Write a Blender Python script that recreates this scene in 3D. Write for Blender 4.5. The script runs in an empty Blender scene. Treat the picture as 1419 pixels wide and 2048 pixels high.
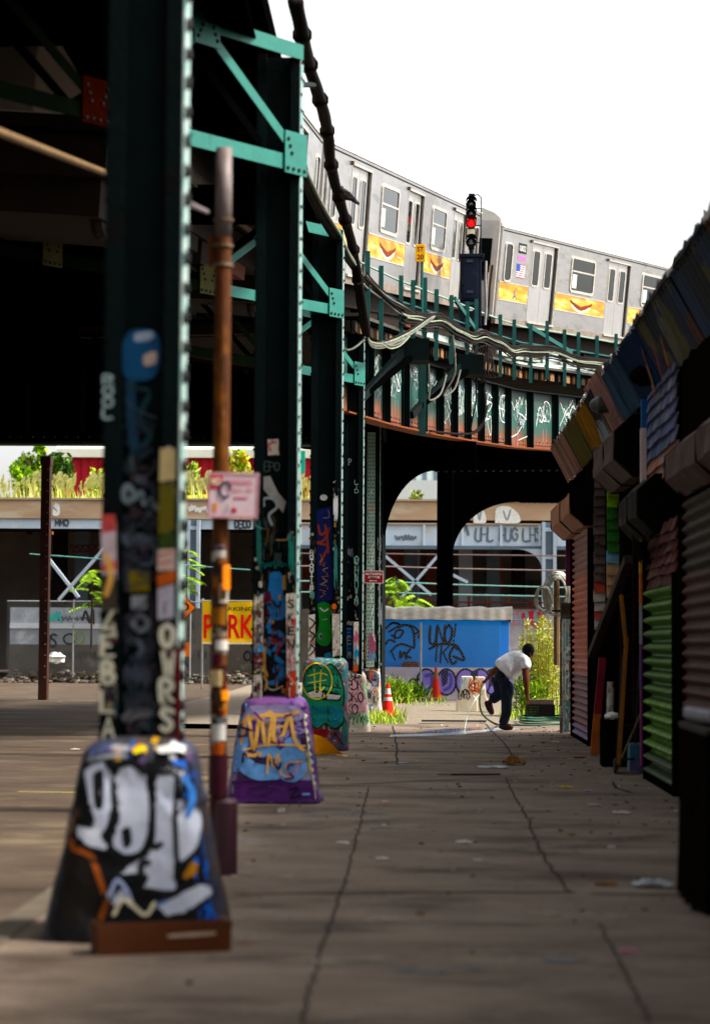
import bpy, bmesh, math, random
from mathutils import Vector, Matrix
from mathutils.bvhtree import BVHTree
from mathutils import noise as mnoise
V = Vector
R = math.radians
rnd = random.Random(7)
SC = bpy.context.scene
COL = SC.collection
# ------------------------------------------------------------ camera
EYE = V((0, 0, 1.5))
FPX = 4400.0                       # focal length in pixels of the 1419 x 2048 frame
YAW, PITCH, ROLL = 1.697, 3.395, 0.35
def cam_axes():
    y, p, r = R(YAW), R(PITCH), R(ROLL)
    f = V((-math.sin(y)*math.cos(p), math.cos(y)*math.cos(p), math.sin(p)))
    rt = V((math.cos(y), math.sin(y), 0)); up = rt.cross(f)
    return rt*math.cos(r)+up*math.sin(r), up*math.cos(r)-rt*math.sin(r), f
RT, UP, FW = cam_axes()
cam = bpy.data.objects.new('camera', bpy.data.cameras.new('camera'))
COL.objects.link(cam); SC.camera = cam
cam.matrix_world = Matrix(((RT.x, UP.x, -FW.x, EYE.x), (RT.y, UP.y, -FW.y, EYE.y), (RT.z, UP.z, -FW.z, EYE.z), (0, 0, 0, 1)))
cd = cam.data
cd.sensor_fit = 'VERTICAL'; cd.sensor_height = 36; cd.sensor_width = 36; cd.lens = FPX/2048*36
cd.clip_start = 0.3; cd.clip_end = 3000
cd.dof.use_dof = True; cd.dof.focus_distance = 42; cd.dof.aperture_fstop = 1.65; cd.dof.aperture_blades = 0
# ------------------------------------------------------------ light
SC.cycles.diffuse_bounces = 2; SC.cycles.glossy_bounces = 2; SC.cycles.max_bounces = 6; SC.cycles.transparent_max_bounces = 24
SUN_EL, SUN_AZ = 50, 94          # azimuth measured from +Y towards +X
SC.view_settings.view_transform = 'Standard'; SC.view_settings.look = 'None'
SC.view_settings.exposure = 1.8; SC.view_settings.gamma = 1
w = bpy.data.worlds.new('World'); SC.world = w; w.use_nodes = True
nt = w.node_tree; bg = nt.nodes['Background']
sky = nt.nodes.new('ShaderNodeTexSky'); sky.sky_type = 'NISHITA'; sky.sun_disc = False
sky.sun_elevation = R(SUN_EL); sky.sun_rotation = R(SUN_AZ); sky.dust_density = 4; sky.air_density = 1.2
hs = nt.nodes.new('ShaderNodeHueSaturation'); hs.inputs['Saturation'].default_value = 0.12   # thin white overcast
nt.links.new(sky.outputs[0], hs.inputs['Color']); nt.links.new(hs.outputs[0], bg.inputs['Color'])
bg.inputs['Strength'].default_value = 0.10
sl = bpy.data.lights.new('sun', 'SUN'); sl.energy = 2.4; sl.angle = R(9); sl.color = (1, .95, .86)
so = bpy.data.objects.new('sun', sl); COL.objects.link(so)
sd = V((math.sin(R(SUN_AZ))*math.cos(R(SUN_EL)), math.cos(R(SUN_AZ))*math.cos(R(SUN_EL)), math.sin(R(SUN_EL))))
so.rotation_euler = sd.to_track_quat('Z', 'Y').to_euler(); so.location = (20, -20, 60)
# ------------------------------------------------------------ where a sight line meets a real plane
def ray(px, py): return (RT*((px-709.5)/FPX)+UP*((1024-py)/FPX)+FW)
def P(px, py, Y):
    d = ray(px, py); return EYE+d*(Y/d.y)
def G(px, py, z=0.0):
    d = ray(px, py); return EYE+d*((z-EYE.z)/d.z)
def PX(px, py, X):
    d = ray(px, py); return EYE+d*(X/d.x)
def PP(px, py, p0, n):
    d = ray(px, py); return EYE+d*((p0-EYE).dot(n)/d.dot(n))
# ------------------------------------------------------------ materials
def hx(h):
    h = h.lstrip('#'); o = []
    for i in (0, 2, 4):
        c = int(h[i:i+2], 16)/255; o.append(c/12.92 if c <= .04045 else ((c+.055)/1.055)**2.4)
    l = .2126*o[0]+.7152*o[1]+.0722*o[2]
    return tuple(min(1, max(0, l+(c-l)*1.22)) for c in o)+(1,)
MC = {}
def M(name, col, rough=.6, metal=0., col2=None, scale=4., mix=.5, bump=0., bscale=30., st=(1, 1, 1), sharp=.25, spec=.16, third=None, tscale=1.3, tamt=.45):
    """Principled surface mottled between col and col2 by fractal noise, optional third wear colour."""
    if name in MC: return MC[name]
    m = bpy.data.materials.new(name); m.use_nodes = True; t = m.node_tree; b = t.nodes['Principled BSDF']
    c = hx(col) if isinstance(col, str) else tuple(col)+(1,)
    b.inputs['Base Color'].default_value = c; b.inputs['Roughness'].default_value = rough
    b.inputs['Metallic'].default_value = metal; b.inputs['Specular IOR Level'].default_value = spec
    if col2 is not None or bump:
        tc = t.nodes.new('ShaderNodeTexCoord'); mp = t.nodes.new('ShaderNodeMapping'); mp.inputs['Scale'].default_value = st
        t.links.new(tc.outputs['Object'], mp.inputs[0])
    if col2 is not None:
        c2 = hx(col2) if isinstance(col2, str) else tuple(col2)+(1,)
        n = t.nodes.new('ShaderNodeTexNoise'); n.inputs['Scale'].default_value = scale; n.inputs['Detail'].default_value = 8; n.inputs['Roughness'].default_value = .65
        t.links.new(mp.outputs[0], n.inputs['Vector'])
        mr = t.nodes.new('ShaderNodeMapRange'); mr.inputs[1].default_value = mix-sharp; mr.inputs[2].default_value = mix+sharp
        t.links.new(n.outputs[0], mr.inputs[0])
        mx = t.nodes.new('ShaderNodeMix'); mx.data_type = 'RGBA'; mx.inputs[6].default_value = c2; mx.inputs[7].default_value = c
        t.links.new(mr.outputs[0], mx.inputs[0]); out = mx.outputs[2]
        if third is not None:
            n3 = t.nodes.new('ShaderNodeTexNoise'); n3.inputs['Scale'].default_value = tscale; n3.inputs['Detail'].default_value = 10; n3.inputs['Roughness'].default_value = .72
            t.links.new(mp.outputs[0], n3.inputs['Vector'])
            r3 = t.nodes.new('ShaderNodeMapRange'); r3.inputs[1].default_value = 1-tamt-.06; r3.inputs[2].default_value = 1-tamt+.06
            t.links.new(n3.outputs[0], r3.inputs[0])
            m3 = t.nodes.new('ShaderNodeMix'); m3.data_type = 'RGBA'; m3.inputs[7].default_value = hx(third)
            t.links.new(r3.outputs[0], m3.inputs[0]); t.links.new(out, m3.inputs[6]); out = m3.outputs[2]
        t.links.new(out, b.inputs['Base Color'])
    if bump:
        n2 = t.nodes.new('ShaderNodeTexNoise'); n2.inputs['Scale'].default_value = bscale; n2.inputs['Detail'].default_value = 6
        t.links.new(mp.outputs[0], n2.inputs['Vector'])
        bp = t.nodes.new('ShaderNodeBump'); bp.inputs['Strength'].default_value = bump; bp.inputs['Distance'].default_value = .03
        t.links.new(n2.outputs[0], bp.inputs['Height']); t.links.new(bp.outputs[0], b.inputs['Normal'])
    MC[name] = m; return m
def mess(name, cols, scale=3.5, rough=.6, warp=.8, st=(1, 1, 1), fine=True):
    """many layers of spray paint: warped cells, each cell one colour, plus speckle"""
    if name in MC: return MC[name]
    m = bpy.data.materials.new(name); m.use_nodes = True; t = m.node_tree; b = t.nodes['Principled BSDF']
    b.inputs['Roughness'].default_value = rough
    tc = t.nodes.new('ShaderNodeTexCoord'); mp = t.nodes.new('ShaderNodeMapping'); mp.inputs['Scale'].default_value = st
    t.links.new(tc.outputs['Object'], mp.inputs[0])
    n = t.nodes.new('ShaderNodeTexNoise'); n.inputs['Scale'].default_value = scale*1.3; n.inputs['Detail'].default_value = 5
    t.links.new(mp.outputs[0], n.inputs['Vector'])
    sc = t.nodes.new('ShaderNodeVectorMath'); sc.operation = 'SCALE'; sc.inputs[3].default_value = warp
    t.links.new(n.outputs['Color'], sc.inputs[0])
    ad = t.nodes.new('ShaderNodeVectorMath'); ad.operation = 'ADD'; t.links.new(mp.outputs[0], ad.inputs[0]); t.links.new(sc.outputs[0], ad.inputs[1])
    vo = t.nodes.new('ShaderNodeTexVoronoi'); vo.inputs['Scale'].default_value = scale; t.links.new(ad.outputs[0], vo.inputs['Vector'])
    sp = t.nodes.new('ShaderNodeSeparateColor'); t.links.new(vo.outputs['Color'], sp.inputs[0])
    rp = t.nodes.new('ShaderNodeValToRGB'); rp.color_ramp.interpolation = 'CONSTANT'
    e = rp.color_ramp.elements
    while len(e) < len(cols): e.new(.5)
    for i, c in enumerate(cols): e[i].position = i/len(cols); e[i].color = hx(c)
    t.links.new(sp.outputs[0], rp.inputs[0]); out = rp.outputs[0]
    if fine:
        n2 = t.nodes.new('ShaderNodeTexNoise'); n2.inputs['Scale'].default_value = scale*9; n2.inputs['Detail'].default_value = 8; n2.inputs['Roughness'].default_value = .75
        t.links.new(mp.outputs[0], n2.inputs['Vector'])
        mr = t.nodes.new('ShaderNodeMapRange'); mr.inputs[1].default_value = .5; mr.inputs[2].default_value = .66; t.links.new(n2.outputs[0], mr.inputs[0])
        mx = t.nodes.new('ShaderNodeMix'); mx.data_type = 'RGBA'; mx.inputs[7].default_value = hx(cols[0]); mx.blend_type = 'MIX'
        ml = t.nodes.new('ShaderNodeMath'); ml.operation = 'MULTIPLY'; ml.inputs[1].default_value = .75; t.links.new(mr.outputs[0], ml.inputs[0])
        t.links.new(ml.outputs[0], mx.inputs[0]); t.links.new(out, mx.inputs[6]); out = mx.outputs[2]
        bp = t.nodes.new('ShaderNodeBump'); bp.inputs['Strength'].default_value = .25; bp.inputs['Distance'].default_value = .02
        t.links.new(n2.outputs[0], bp.inputs['Height']); t.links.new(bp.outputs[0], b.inputs['Normal'])
    t.links.new(out, b.inputs['Base Color']); MC[name] = m; return m
def emit(name, col, strength):
    m = bpy.data.materials.new(name); m.use_nodes = True; b = m.node_tree.nodes['Principled BSDF']
    b.inputs['Base Color'].default_value = hx(col); b.inputs['Emission Color'].default_value = hx(col); b.inputs['Emission Strength'].default_value = strength
    return m
def K(h, rough=.55):
    """sprayed paint of one colour, slightly worn"""
    r_, g_, b_ = hx(h)[:3]
    return M('paint_'+h.lstrip('#'), h, rough, col2=(r_*.72, g_*.72, b_*.72), scale=14, mix=.42, sharp=.12)
# ------------------------------------------------------------ mesh builder
class MB:
    def __init__(s, T=None): s.v = []; s.f = []; s.m = []; s.mats = []; s.T = T
    def mi(s, m):
        if m not in s.mats: s.mats.append(m)
        return s.mats.index(m)
    def add(s, vs, fs, m):
        o = len(s.v); k = s.mi(m)
        s.v += [V(p) for p in vs]
        for f in fs: s.f.append(tuple(o+i for i in f)); s.m.append(k)
    def box(s, x0, x1, y0, y1, z0, z1, m):
        s.add([(x, y, z) for z in (z0, z1) for y in (y0, y1) for x in (x0, x1)],
              [(0, 2, 3, 1), (4, 5, 7, 6), (0, 1, 5, 4), (2, 6, 7, 3), (0, 4, 6, 2), (1, 3, 7, 5)], m)
    def obox(s, c, a, b, d, m):
        c, a, b, d = V(c), V(a), V(b), V(d)
        s.add([c+a*x+b*y+d*z for z in (-1, 1) for y in (-1, 1) for x in (-1, 1)],
              [(0, 2, 3, 1), (4, 5, 7, 6), (0, 1, 5, 4), (2, 6, 7, 3), (0, 4, 6, 2), (1, 3, 7, 5)], m)
    def bar(s, p0, p1, w, h, m, side=None):
        p0, p1 = V(p0), V(p1); d = (p1-p0); L = d.length/2; d = d.normalized()
        a = V(side) if side is not None else (V((0, 0, 1)) if abs(d.z) < .9 else V((0, 1, 0)))
        u = (a-d*a.dot(d)).normalized(); q = d.cross(u)
        s.obox((p0+p1)/2, d*L, q*(w/2), u*(h/2), m)
    def tube(s, pts, r, m, n=8, cap=True):
        pts = [V(p) for p in pts]; N = len(pts); vs = []; ref = None
        for i, p in enumerate(pts):
            d = (pts[min(i+1, N-1)]-pts[max(i-1, 0)]).normalized()
            if ref is None: ref = V((0, 0, 1)) if abs(d.z) < .8 else V((1, 0, 0))
            u = (ref-d*ref.dot(d)).normalized(); ref = u; q = d.cross(u)
            rr = r[i] if isinstance(r, (list, tuple)) else r
            for k in range(n):
                a = 2*math.pi*k/n; vs.append(p+(u*math.cos(a)+q*math.sin(a))*rr)
        fs = [(i*n+k, i*n+(k+1) % n, (i+1)*n+(k+1) % n, (i+1)*n+k) for i in range(N-1) for k in range(n)]
        if cap: fs += [tuple(range(n-1, -1, -1)), tuple((N-1)*n+k for k in range(n))]
        s.add(vs, fs, m)
    def prism(s, poly, d, m):
        n = len(poly); d = V(d); vs = [V(p) for p in poly]+[V(p)+d for p in poly]
        s.add(vs, [tuple(range(n)), tuple(range(2*n-1, n-1, -1))]+[(i, i+n, (i+1) % n+n, (i+1) % n) for i in range(n)], m)
    def lathe(s, c, prof, m, n=20, ax=None):
        c = V(c); vs = []
        for r, z in prof:
            for k in range(n):
                a = 2*math.pi*k/n; p = V((r*math.cos(a), r*math.sin(a), z))
                vs.append(c+(ax @ p if ax else p))
        L = len(prof)
        fs = [(i*n+k, i*n+(k+1) % n, (i+1)*n+(k+1) % n, (i+1)*n+k) for i in range(L-1) for k in range(n)]
        fs += [tuple(range(n-1, -1, -1)), tuple((L-1)*n+k for k in range(n))]
        s.add(vs, fs, m)
    def loft(s, rings, m, cap=True):
        n = len(rings[0]); L = len(rings); vs = [V(p) for r_ in rings for p in r_]
        fs = [(i*n+k, i*n+(k+1) % n, (i+1)*n+(k+1) % n, (i+1)*n+k) for i in range(L-1) for k in range(n)]
        if cap: fs += [tuple(range(n-1, -1, -1)), tuple((L-1)*n+k for k in range(n))]
        s.add(vs, fs, m)
    def poly(s, pts, m): s.add(pts, [tuple(range(len(pts)))], m)
    def sheet(s, f, nu, nv, m):
        vs = [f(i/nu, j/nv) for j in range(nv+1) for i in range(nu+1)]
        s.add(vs, [(j*(nu+1)+i, j*(nu+1)+i+1, (j+1)*(nu+1)+i+1, (j+1)*(nu+1)+i) for j in range(nv) for i in range(nu)], m)
    def ball(s, c, r, m, nu=12, nv=8, jit=0):
        c = V(c); r = V(r) if hasattr(r, '__len__') else V((r, r, r)); rings = []
        for j in range(1, nv):
            t = math.pi*j/nv; ring = []
            for k in range(nu):
                a = 2*math.pi*k/nu; q = 1+jit*rnd.uniform(-1, 1)
                ring.append(c+V((r.x*math.sin(t)*math.cos(a)*q, r.y*math.sin(t)*math.sin(a)*q, -r.z*math.cos(t)*q)))
            rings.append(ring)
        s.loft(rings, m)
    def rivet(s, p, n, r, m):
        """little six-sided rivet head standing on a surface"""
        p, n = V(p), V(n).normalized(); u = (V((0, 0, 1)) if abs(n.z) < .8 else V((1, 0, 0))); u = (u-n*u.dot(n)).normalized(); q = n.cross(u)
        ring = lambda k, h: [p+n*h+(u*math.cos(i*math.pi/3)+q*math.sin(i*math.pi/3))*k for i in range(6)]
        s.add(ring(r, 0)+ring(r*.62, r*.7), [(i, (i+1) % 6, (i+1) % 6+6, i+6) for i in range(6)]+[(6, 7, 8, 9, 10, 11)], m)
    def build(s, name, parent=None, smooth=False, bevel=0, label=None):
        vs = [(s.T @ p if s.T is not None else p) for p in s.v]
        if parent is not None: org = ORG[parent.name]
        else:
            org = V((0, 0, 0))
            if vs:
                xs = [p.x for p in vs]; ys = [p.y for p in vs]
                org = V(((min(xs)+max(xs))/2, (min(ys)+max(ys))/2, min(p.z for p in vs)))
        me = bpy.data.meshes.new(name); me.from_pydata([tuple(p-org) for p in vs], [], s.f)
        for m in s.mats: me.materials.append(m)
        me.polygons.foreach_set('material_index', s.m)
        if smooth: me.polygons.foreach_set('use_smooth', [True]*len(s.f))
        me.update(); o = bpy.data.objects.new(name, me); COL.objects.link(o)
        ORG[o.name] = org
        if parent is not None: o.parent = parent
        else: o.location = org
        if bevel:
            b = o.modifiers.new('bevel', 'BEVEL'); b.width = bevel; b.segments = 2; b.limit_method = 'ANGLE'; b.angle_limit = R(40)
        if label: o['label'] = label
        return o
ORG = {}
def thing(name, label, cat, loc=(0, 0, 0), group=None):
    o = bpy.data.objects.new(name, None); COL.objects.link(o); o.location = loc; o.empty_display_size = .2
    ORG[o.name] = V(loc); o['label'] = label; o['category'] = cat
    if group: o['group'] = group
    return o
def tag(o, label, cat, group=None):
    o['label'] = label; o['category'] = cat
    if group: o['group'] = group
    return o
def kind(o, k='structure'): o['kind'] = k; return o
# ------------------------------------------------------------ paint strokes lying on a surface
def smooth2(pts, k=5):
    if len(pts) < 3: return pts
    out = []; N = len(pts)
    for i in range(N-1):
        a, b, c, d = pts[max(i-1, 0)], pts[i], pts[i+1], pts[min(i+2, N-1)]
        for j in range(k):
            t = j/k
            out.append(tuple(.5*((2*b[q])+(-a[q]+c[q])*t+(2*a[q]-5*b[q]+4*c[q]-d[q])*t*t+(-a[q]+3*b[q]-3*c[q]+d[q])*t**3) for q in range(len(b))))
    out.append(pts[-1]); return out
def ribbon(mb, pts, n, w, m, off=.004):
    n = V(n).normalized(); pts = [V(p) for p in pts]
    q = [pts[0]]
    for p in pts[1:]:
        if (p-q[-1]).length > 1e-4: q.append(p)
    if len(q) < 2: return
    N = len(q); A = []; B = []
    for i, p in enumerate(q):
        d = (q[min(i+1, N-1)]-q[max(i-1, 0)]).normalized(); sd_ = n.cross(d).normalized(); o = n*(off+.0007*i/N)
        if i == 0: p = p-d*(w*.3)
        if i == N-1: p = p+d*(w*.3)
        k = .5 if 0 < i < N-1 else .32
        A.append(p+sd_*w*k+o); B.append(p-sd_*w*k+o)
    mb.add(A+B, [(i, i+1, N+i+1, N+i) for i in range(N-1)], m)
def chipped(m):
    """the same paint, worn through in small chips"""
    k = m.name+'_chipped'
    if k in MC: return MC[k]
    c = m.copy(); c.name = k; t = c.node_tree; b = t.nodes['Principled BSDF']
    tc = t.nodes.new('ShaderNodeTexCoord'); n = t.nodes.new('ShaderNodeTexNoise'); n.inputs['Scale'].default_value = 11; n.inputs['Detail'].default_value = 9; n.inputs['Roughness'].default_value = .78
    t.links.new(tc.outputs['Object'], n.inputs['Vector']); r_ = t.nodes.new('ShaderNodeMapRange'); r_.inputs[1].default_value = .335; r_.inputs[2].default_value = .375
    t.links.new(n.outputs[0], r_.inputs[0]); t.links.new(r_.outputs[0], b.inputs['Alpha']); MC[k] = c; return c
class Paint:
    """strokes given by sight lines that land on the plane (p0, n); each one lies a hair above the last"""
    def __init__(s, p0, n, off=.004): s.p0 = V(p0); s.n = V(n).normalized(); s.mb = MB(); s.off = off; s.i = 0
    def at(s, x, y): return PP(x, y, s.p0, s.n)
    def line(s, w, m, pts, sm=True):
        q = smooth2(pts) if sm else pts
        ribbon(s.mb, [s.at(*p) for p in q], s.n, w, m, s.off+s.i*.0005); s.i += 1
    def area(s, m, pts, sm=False):
        q = smooth2(list(pts)+[pts[0]])[:-1] if sm else pts
        s.mb.poly([s.at(*p)+s.n*(s.off+s.i*.0005) for p in q], m); s.i += 1
    def word(s, txt, x, y, h, wd, m, lw, slant=0, jit=.12, vert=False, sm=True, dy=0):
        """hand-drawn letters: x,y top-left in picture units, h height, wd width of one letter"""
        for c in txt:
            for stx in LET.get(c, []):
                pts = [(x+(a/4+slant*(1-b/6))*wd+rnd.uniform(-jit, jit)*wd*.5, y+(1-b/6)*h+rnd.uniform(-jit, jit)*h*.3) for a, b in stx]
                ribbon(s.mb, [s.at(*p) for p in (smooth2(pts, 4) if sm else pts)], s.n, lw, m, s.off+s.i*.0005)
            s.i += .15
            if vert: y += h*1.15
            else: x += wd*1.12; y += dy
        s.i += 1
    def scrawl(s, x, y, w_, h, m, lw, n=7):
        """an unreadable quick tag: loops running along"""
        pts = []
        for i in range(n):
            a = x+w_*i/(n-1); pts += [(a, y+h*rnd.uniform(0, .35)), (a+w_/n*rnd.uniform(-.2, .8), y+h*rnd.uniform(.6, 1))]
        s.line(lw, m, pts)
    def clutter(s, x0, x1, y0, y1, n, sz=(6, 14), lw=.006, pal=None):
        """scraps of old stickers, drips and part-covered tags"""
        pal = pal or ['#8a847a', '#6d6258', '#a39a8e', '#5a3a34', '#3a4450', '#7a6a3a', '#4a2a30', '#2a3a3a', '#b4aca0', '#1c1c20', '#5a5a64']
        for i in range(n):
            x, y = rnd.uniform(x0, x1), rnd.uniform(y0, y1); a, b = rnd.uniform(*sz)*.5, rnd.uniform(*sz)*.5*rnd.uniform(.6, 1.8); m = K(rnd.choice(pal)); k = rnd.random()
            a = min(a, x-x0+.5, x1-x+.5)
            if a < .8: continue
            if k < .45: s.area(m, [(x-a, y-b), (x+a, y-b+rnd.uniform(-1, 1)), (x+a*rnd.uniform(.7, 1), y+b), (x-a, y+b*rnd.uniform(.7, 1))])
            elif k < .75: s.line(lw, m, [(x+rnd.uniform(-a, a), y-b+2*b*j/4) for j in range(5)])
            else: s.line(lw*1.6, m, [(x, y-b), (x+rnd.uniform(-.5, .5), y), (x, y+b*1.5)])
            s.i -= .7
    def build(s, parent, name='graffiti', onto=None):
        if not s.mb.v: return None
        mb = s.mb
        if onto is not None:                    # lay the paint on the curved body itself
            og = ORG[onto.name]; bv = BVHTree.FromPolygons([v.co+og for v in onto.data.vertices], [tuple(q.vertices) for q in onto.data.polygons])
            bm = bmesh.new(); vv = [bm.verts.new(v) for v in mb.v]
            for f, k in zip(mb.f, mb.m):
                try: bm.faces.new([vv[i] for i in f]).material_index = k
                except ValueError: pass
            bmesh.ops.triangulate(bm, faces=bm.faces[:])
            for _ in range(4):
                ed = [e for e in bm.edges if e.calc_length() > .07]
                if not ed: break
                bmesh.ops.subdivide_edges(bm, edges=ed, cuts=1); bmesh.ops.triangulate(bm, faces=[f for f in bm.faces if len(f.verts) > 3])
            dead = []
            for v in bm.verts:
                off = (v.co-s.p0).dot(s.n); h_, n_, i_, d_ = bv.ray_cast(v.co+s.n*.4, -s.n, .9)
                if h_ is None: dead.append(v)
                else: v.co = h_+s.n*max(.003, off)
            bmesh.ops.delete(bm, geom=dead, context='VERTS'); bm.verts.index_update(); nm = MB(); nm.mats = mb.mats
            nm.v = [v.co.copy() for v in bm.verts]; nm.f = [tuple(v.index for v in f.verts) for f in bm.faces]; nm.m = [f.material_index for f in bm.faces]; bm.free(); mb = nm
        mb.mats = [chipped(m) for m in mb.mats]
        return mb.build(name, parent)
LET = {'A': [[(0, 0), (2, 6), (4, 0)], [(.8, 2), (3.2, 2)]], 'B': [[(0, 0), (0, 6), (3, 5.4), (2.6, 3.4), (0, 3)], [(0, 3), (3.8, 2.3), (3, .2), (0, 0)]], 'C': [[(4, 5), (2, 6), (0, 3), (2, 0), (4, 1)]],
 'D': [[(0, 0), (0, 6), (3.6, 4.6), (3.6, 1.4), (0, 0)]], 'E': [[(4, 6), (0, 6), (0, 0), (4, 0)], [(0, 3), (3, 3)]], 'F': [[(4, 6), (0, 6), (0, 0)], [(0, 3), (3, 3)]], 'G': [[(4, 5), (2, 6), (0, 3), (2, 0), (4, 1), (4, 3), (2.4, 3)]],
 'H': [[(0, 0), (0, 6)], [(4, 0), (4, 6)], [(0, 3), (4, 3)]], 'I': [[(2, 0), (2, 6)]], 'J': [[(3, 6), (3, 1), (1, 0), (0, 1.6)]], 'K': [[(0, 0), (0, 6)], [(4, 6), (0, 2.8)], [(1.2, 3.4), (4, 0)]], 'L': [[(0, 6), (0, 0), (4, 0)]],
 'M': [[(0, 0), (.4, 6)], [(.4, 6), (2, 2)], [(2, 2), (3.6, 6)], [(3.6, 6), (4, 0)]], 'N': [[(0, 0), (0, 6)], [(0, 6), (4, 0)], [(4, 0), (4, 6)]], 'O': [[(2, 6), (0, 4.4), (.2, 1.4), (2, 0), (3.8, 1.4), (4, 4.4), (2, 6)]],
 'P': [[(0, 0), (0, 6), (3.6, 5.2), (3.4, 3.2), (0, 2.8)]], 'Q': [[(2, 6), (0, 3), (2, 0), (4, 3), (2, 6)], [(2.4, 1.6), (4, -.4)]], 'R': [[(0, 0), (0, 6), (3.6, 5.2), (3.4, 3.4), (0, 2.8)], [(1.2, 2.9), (4, 0)]],
 'S': [[(4, 5.2), (2, 6), (.2, 4.6), (3.6, 2), (2, 0), (0, .8)]], 'T': [[(0, 6), (4, 6)], [(2, 6), (2, 0)]], 'U': [[(0, 6), (.2, 1), (2, 0), (3.8, 1), (4, 6)]], 'V': [[(0, 6), (2, 0)], [(2, 0), (4, 6)]],
 'W': [[(0, 6), (1, 0)], [(1, 0), (2, 4)], [(2, 4), (3, 0)], [(3, 0), (4, 6)]], 'X': [[(0, 0), (4, 6)], [(0, 6), (4, 0)]], 'Y': [[(0, 6), (2, 3)], [(4, 6), (2, 3)], [(2, 3), (2, 0)]], 'Z': [[(0, 6), (4, 6)], [(4, 6), (0, 0)], [(0, 0), (4, 0)]],
 '!': [[(1.6, 6), (1.2, 2)], [(1.1, .8), (1, .3)]], '1': [[(1, 5), (2.4, 6), (2.4, 0)]], '2': [[(0, 5), (2, 6), (3.8, 4.4), (0, 0), (4, 0)]], '3': [[(0, 5.4), (2, 6), (3.6, 4.6), (1.6, 3.2), (3.8, 1.6), (2, 0), (0, .6)]],
 '7': [[(0, 6), (4, 6), (1.4, 0)]], '8': [[(2, 3.2), (.4, 4.6), (2, 6), (3.6, 4.6), (2, 3.2), (0, 1.5), (2, 0), (4, 1.5), (2, 3.2)]], '9': [[(3.6, 4.4), (2, 6), (.4, 4.6), (2, 3.2), (3.6, 4.4), (3, 0)]], '.': [[(1.6, .2), (2, .6)]], '-': [[(.5, 3), (3.5, 3)]]}
TXC = {}
def text2d(txt, bold=0.):
    k = (txt, bold)
    if k in TXC: return TXC[k]
    cu = bpy.data.curves.new('lettering', 'FONT'); cu.body = txt; cu.size = 1; cu.offset = bold; cu.resolution_u = 3; cu.fill_mode = 'FRONT'
    o = bpy.data.objects.new('lettering', cu); COL.objects.link(o)
    dg = bpy.context.evaluated_depsgraph_get(); me = o.evaluated_get(dg).to_mesh()
    vs = [(v.co.x, v.co.y) for v in me.vertices]; fs = [tuple(p.vertices) for p in me.polygons]
    o.evaluated_get(dg).to_mesh_clear(); bpy.data.objects.remove(o); bpy.data.curves.remove(cu)
    if not vs: vs = [(0, 0)]; fs = []
    x0 = min(p[0] for p in vs); x1 = max(p[0] for p in vs); y0 = min(p[1] for p in vs); y1 = max(p[1] for p in vs)
    TXC[k] = ([((a-x0), (b-y0)) for a, b in vs], fs, x1-x0, y1-y0); return TXC[k]
def lettering(mb, txt, c, xd, yd, wd, ht, m, bold=0., off=.004):
    """text fitted into a wd x ht box centred on c, in the plane spanned by xd, yd"""
    vs, fs, a, b = text2d(txt, bold); xd, yd = V(xd).normalized(), V(yd).normalized(); n = xd.cross(yd); c = V(c)
    mb.add([c+xd*((p[0]/a-.5)*wd)+yd*((p[1]/b-.5)*ht)+n*off for p in vs], fs, m)
def leaf_cloud(mb, c, r, n, size, mats, seed=0, shell=.35, up=.25, shape=None, asp=.55):
    """loose leaves spread through a lumpy volume"""
    q = random.Random(seed); c = V(c); r = V(r)
    lumps = [(V((q.uniform(-.6, .6), q.uniform(-.6, .6), q.uniform(-.6, .6))), q.uniform(.35, .6)) for _ in range(9)]
    for i in range(n):
        lc, lr = q.choice(lumps)
        d = V((q.gauss(0, 1), q.gauss(0, 1), q.gauss(0, 1))).normalized()*(q.random()**shell)*lr
        p = lc+d; p = c+V((p.x*r.x, p.y*r.y, p.z*r.z))
        if p.z < .02: p.z = .02+q.random()*.05
        a = V((q.gauss(0, 1), q.gauss(0, 1), q.gauss(0, 1)+up)).normalized(); b = a.cross(V((q.gauss(0, 1), q.gauss(0, 1), q.gauss(0, 1)))).normalized()
        s = size*q.uniform(.6, 1.4)
        mb.add([p-a*s*.5, p+b*s*asp*.5, p+a*s*.6, p-b*s*asp*.5], [(0, 1, 2, 3)], q.choice(mats))
def blades(mb, pts, h, wd, mats, seed=0, lean=.35, per=1):
    q = random.Random(seed)
    for p in pts:
        for _ in range(per):
            hh = h*q.uniform(.5, 1.3); a = q.uniform(0, 6.28); d = V((math.cos(a), math.sin(a), 0)); s = V((-d.y, d.x, 0))*wd*q.uniform(.6, 1.3)
            p0 = V(p)+V((q.uniform(-.04, .04), q.uniform(-.04, .04), 0)); l = lean*q.uniform(.2, 1.4)*hh
            p1 = p0+d*l*.35+V((0, 0, hh*.6)); p2 = p0+d*l+V((0, 0, hh))
            mb.add([p0-s, p0+s, p1+s*.7, p1-s*.7, p2], [(0, 1, 2, 3), (3, 2, 4)], q.choice(mats))
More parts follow.
